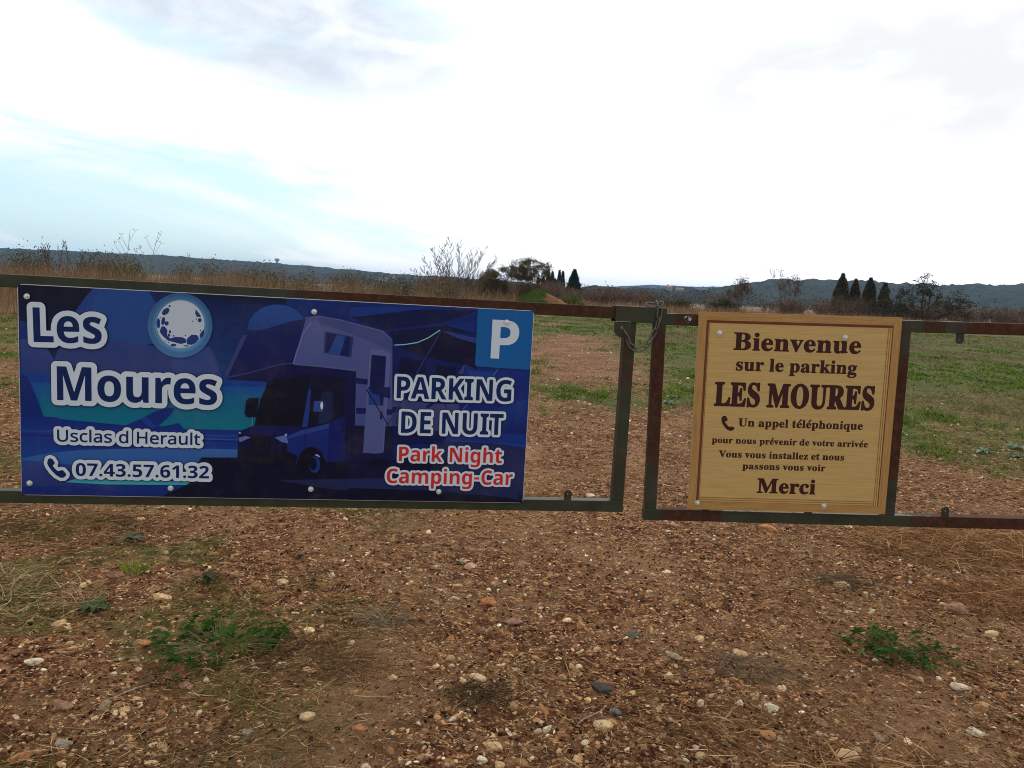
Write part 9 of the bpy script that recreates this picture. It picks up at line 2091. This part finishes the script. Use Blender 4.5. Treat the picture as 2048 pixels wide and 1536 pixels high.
hm = wood_hill_mat('wooded_hill', rgb(22, 31, 26), rgb(46, 54, 40), 0.05)
CREST_L = [(-2600, 52), (-2100, 56), (-1734, 60.4), (-1566, 64.1), (-1332, 64.7), (-1164, 65.2), (-1097, 62), (-930, 60.8), (-796, 59.5), (-662, 55), (-528, 50.3),
           (-394, 44), (-260, 44.4), (-125, 43), (42, 38.5), (160, 22), (240, 2)]
CREST_F = [(-2000, 20), (-400, 30), (83, 46), (421, 62), (661, 81), (853, 100), (1046, 101), (1303, 111), (1500, 118), (2400, 120), (4200, 90)]
CREST_M = [(90, 2), (126, 18.6), (145, 23.4), (174, 25), (199, 21.4), (220, 23.5), (232, 25), (256, 24.4), (295, 29.3), (333, 30.4), (350, 27), (480, 26), (600, 22)]
CREST_R = [(330, 4), (424, 29), (469, 38.6), (538, 52.5), (583, 60.7), (592, 64.6), (641, 62.5), (675, 67.8), (745, 67.9), (814, 71.5), (860, 68.2), (941, 71.3),
           (976, 69.7), (1068, 76.8), (1103, 74), (1169, 82), (1400, 92), (1800, 84), (2400, 60)]
bush(56.0, 134, 2.6, 3.6, 'brown shrub between the feet of the near cypress row', brownish, 2600, 46, 0.15, twigs=260, lumps=12)
bush(59.8, 134, 2.4, 3.8, 'brown thorny shrub behind the last cypresses of the near row', brownish, 2600, 47, 0.15, twigs=260, lumps=12)
for x, y, rx, hh, lab in [(54.2, 126, 1.9, 4.6, 'leafless brown shrub in front of the tallest near cypress'), (57.6, 126, 2.0, 4.4, 'leafless brown shrub in front of the middle near cypresses')]:
    bush(x * 126 / 130, y, rx, hh, lab, brownish, 900, 48, 0.10, twigs=900, lumps=12, twc=(96, 80, 64))
hill('hill', CREST_F, 5000, 1800, hm, 11, 3.0, 22)
hill('hill', CREST_L, 2600, 900, hm, 12, 3.2, 11)
hill('hill', CREST_M, 1500, 420, hm, 13, 3.0, 7)
hill('hill', CREST_R, 1800, 700, hm, 14, 3.4, 8)

# ---------------------------------------------------------------- far buildings
bw = flat_mat('render_wall', rgb(150, 146, 140), 0.9)
bt = flat_mat('roof_tile', rgb(150, 112, 92), 0.9)
bg_ = flat_mat('window_glass', rgb(60, 66, 72), 0.3)


def house(x, y, z, w_, d_, h_, lab, group=None):
    root = thing('house', lab, 'house', (x, y, z), group=group)
    Geo().box(-w_ / 2, w_ / 2, -d_ / 2, d_ / 2, -3, h_).build('wall', bw, root)
    ge = Geo()
    ge.v = [(-w_ / 2 - 0.5, -d_ / 2 - 0.5, h_ + 0.01), (w_ / 2 + 0.5, -d_ / 2 - 0.5, h_ + 0.01), (w_ / 2 + 0.5, d_ / 2 + 0.5, h_ + 0.01), (-w_ / 2 - 0.5, d_ / 2 + 0.5, h_ + 0.01),
            (-w_ / 2 - 0.5, 0, h_ + d_ * 0.28), (w_ / 2 + 0.5, 0, h_ + d_ * 0.28)]
    ge.f = [(0, 1, 5, 4), (2, 3, 4, 5), (0, 4, 3), (1, 2, 5), (0, 3, 2, 1)]
    ge.build('roof', bt, root)
    for k in range(max(2, int(w_ / 5))):
        u = -w_ / 2 + (k + 0.5) * w_ / max(2, int(w_ / 5))
        Geo().box(u - 0.7, u + 0.7, -d_ / 2 - 0.06, -d_ / 2 - 0.01, 1.2, 2.8).build('window', bg_, root)


house(262, 1340, 21, 9, 8, 5, 'pale house among the trees, left one of the two in the middle distance')
house(281, 1345, 20, 13, 8, 4, 'long pale house among the trees in the middle distance')
g = random.Random(17)
for i in range(11):
    house(-250 + g.uniform(-60, 130), 1700 + g.uniform(-40, 30), 16 + g.uniform(-5, 9), g.uniform(5, 8), 7, g.uniform(2, 4), 'one of the tiny pale houses of the village behind the leafless tree',
          'far village houses on the left')
for i in range(8):
    house(600 + g.uniform(-40, 90), 2600 + g.uniform(-40, 60), 24 + g.uniform(-2, 8), g.uniform(14, 26), 10, g.uniform(5, 8), 'one of the tiny pale houses far off between the hills', 'far village houses in the centre')
# tower on the crest of the left hill
root = thing('water_tower', 'small water tower on the crest of the left hill', 'tower', (-803, 2590, 58))
Geo().tube([(0, 0, -4), (0, 0, 9)], 4.0, 12).build('shaft', bw, root)
Geo().tube([(0, 0, 9.02), (0, 0, 11), (0, 0, 16), (0, 0, 17.5)], [4.2, 8.0, 8.0, 6.0], 14).build('tank', bw, root)

# ---------------------------------------------------------------- haze
HAZE = True
if HAZE:
    hz = Geo().box(-4300, 4300, -3050, 9100, -13, 190)
    o = hz.build('haze', None)
    m = bpy.data.materials.new('haze_air')
    m.use_nodes = True
    t = NT(m.node_tree)
    t.n.clear()
    pv = t.node('ShaderNodeVolumePrincipled')
    pv.inputs['Color'].default_value = (0.36, 0.62, 1.0, 1)
    pv.inputs['Density'].default_value = 0.00008
    om = t.node('ShaderNodeOutputMaterial')
    t.l.new(pv.outputs[0], om.inputs['Volume'])
    o.data.materials.clear()
    o.data.materials.append(m)
    stuff(o, 'thin bluish haze lying over the far hills', 'haze')
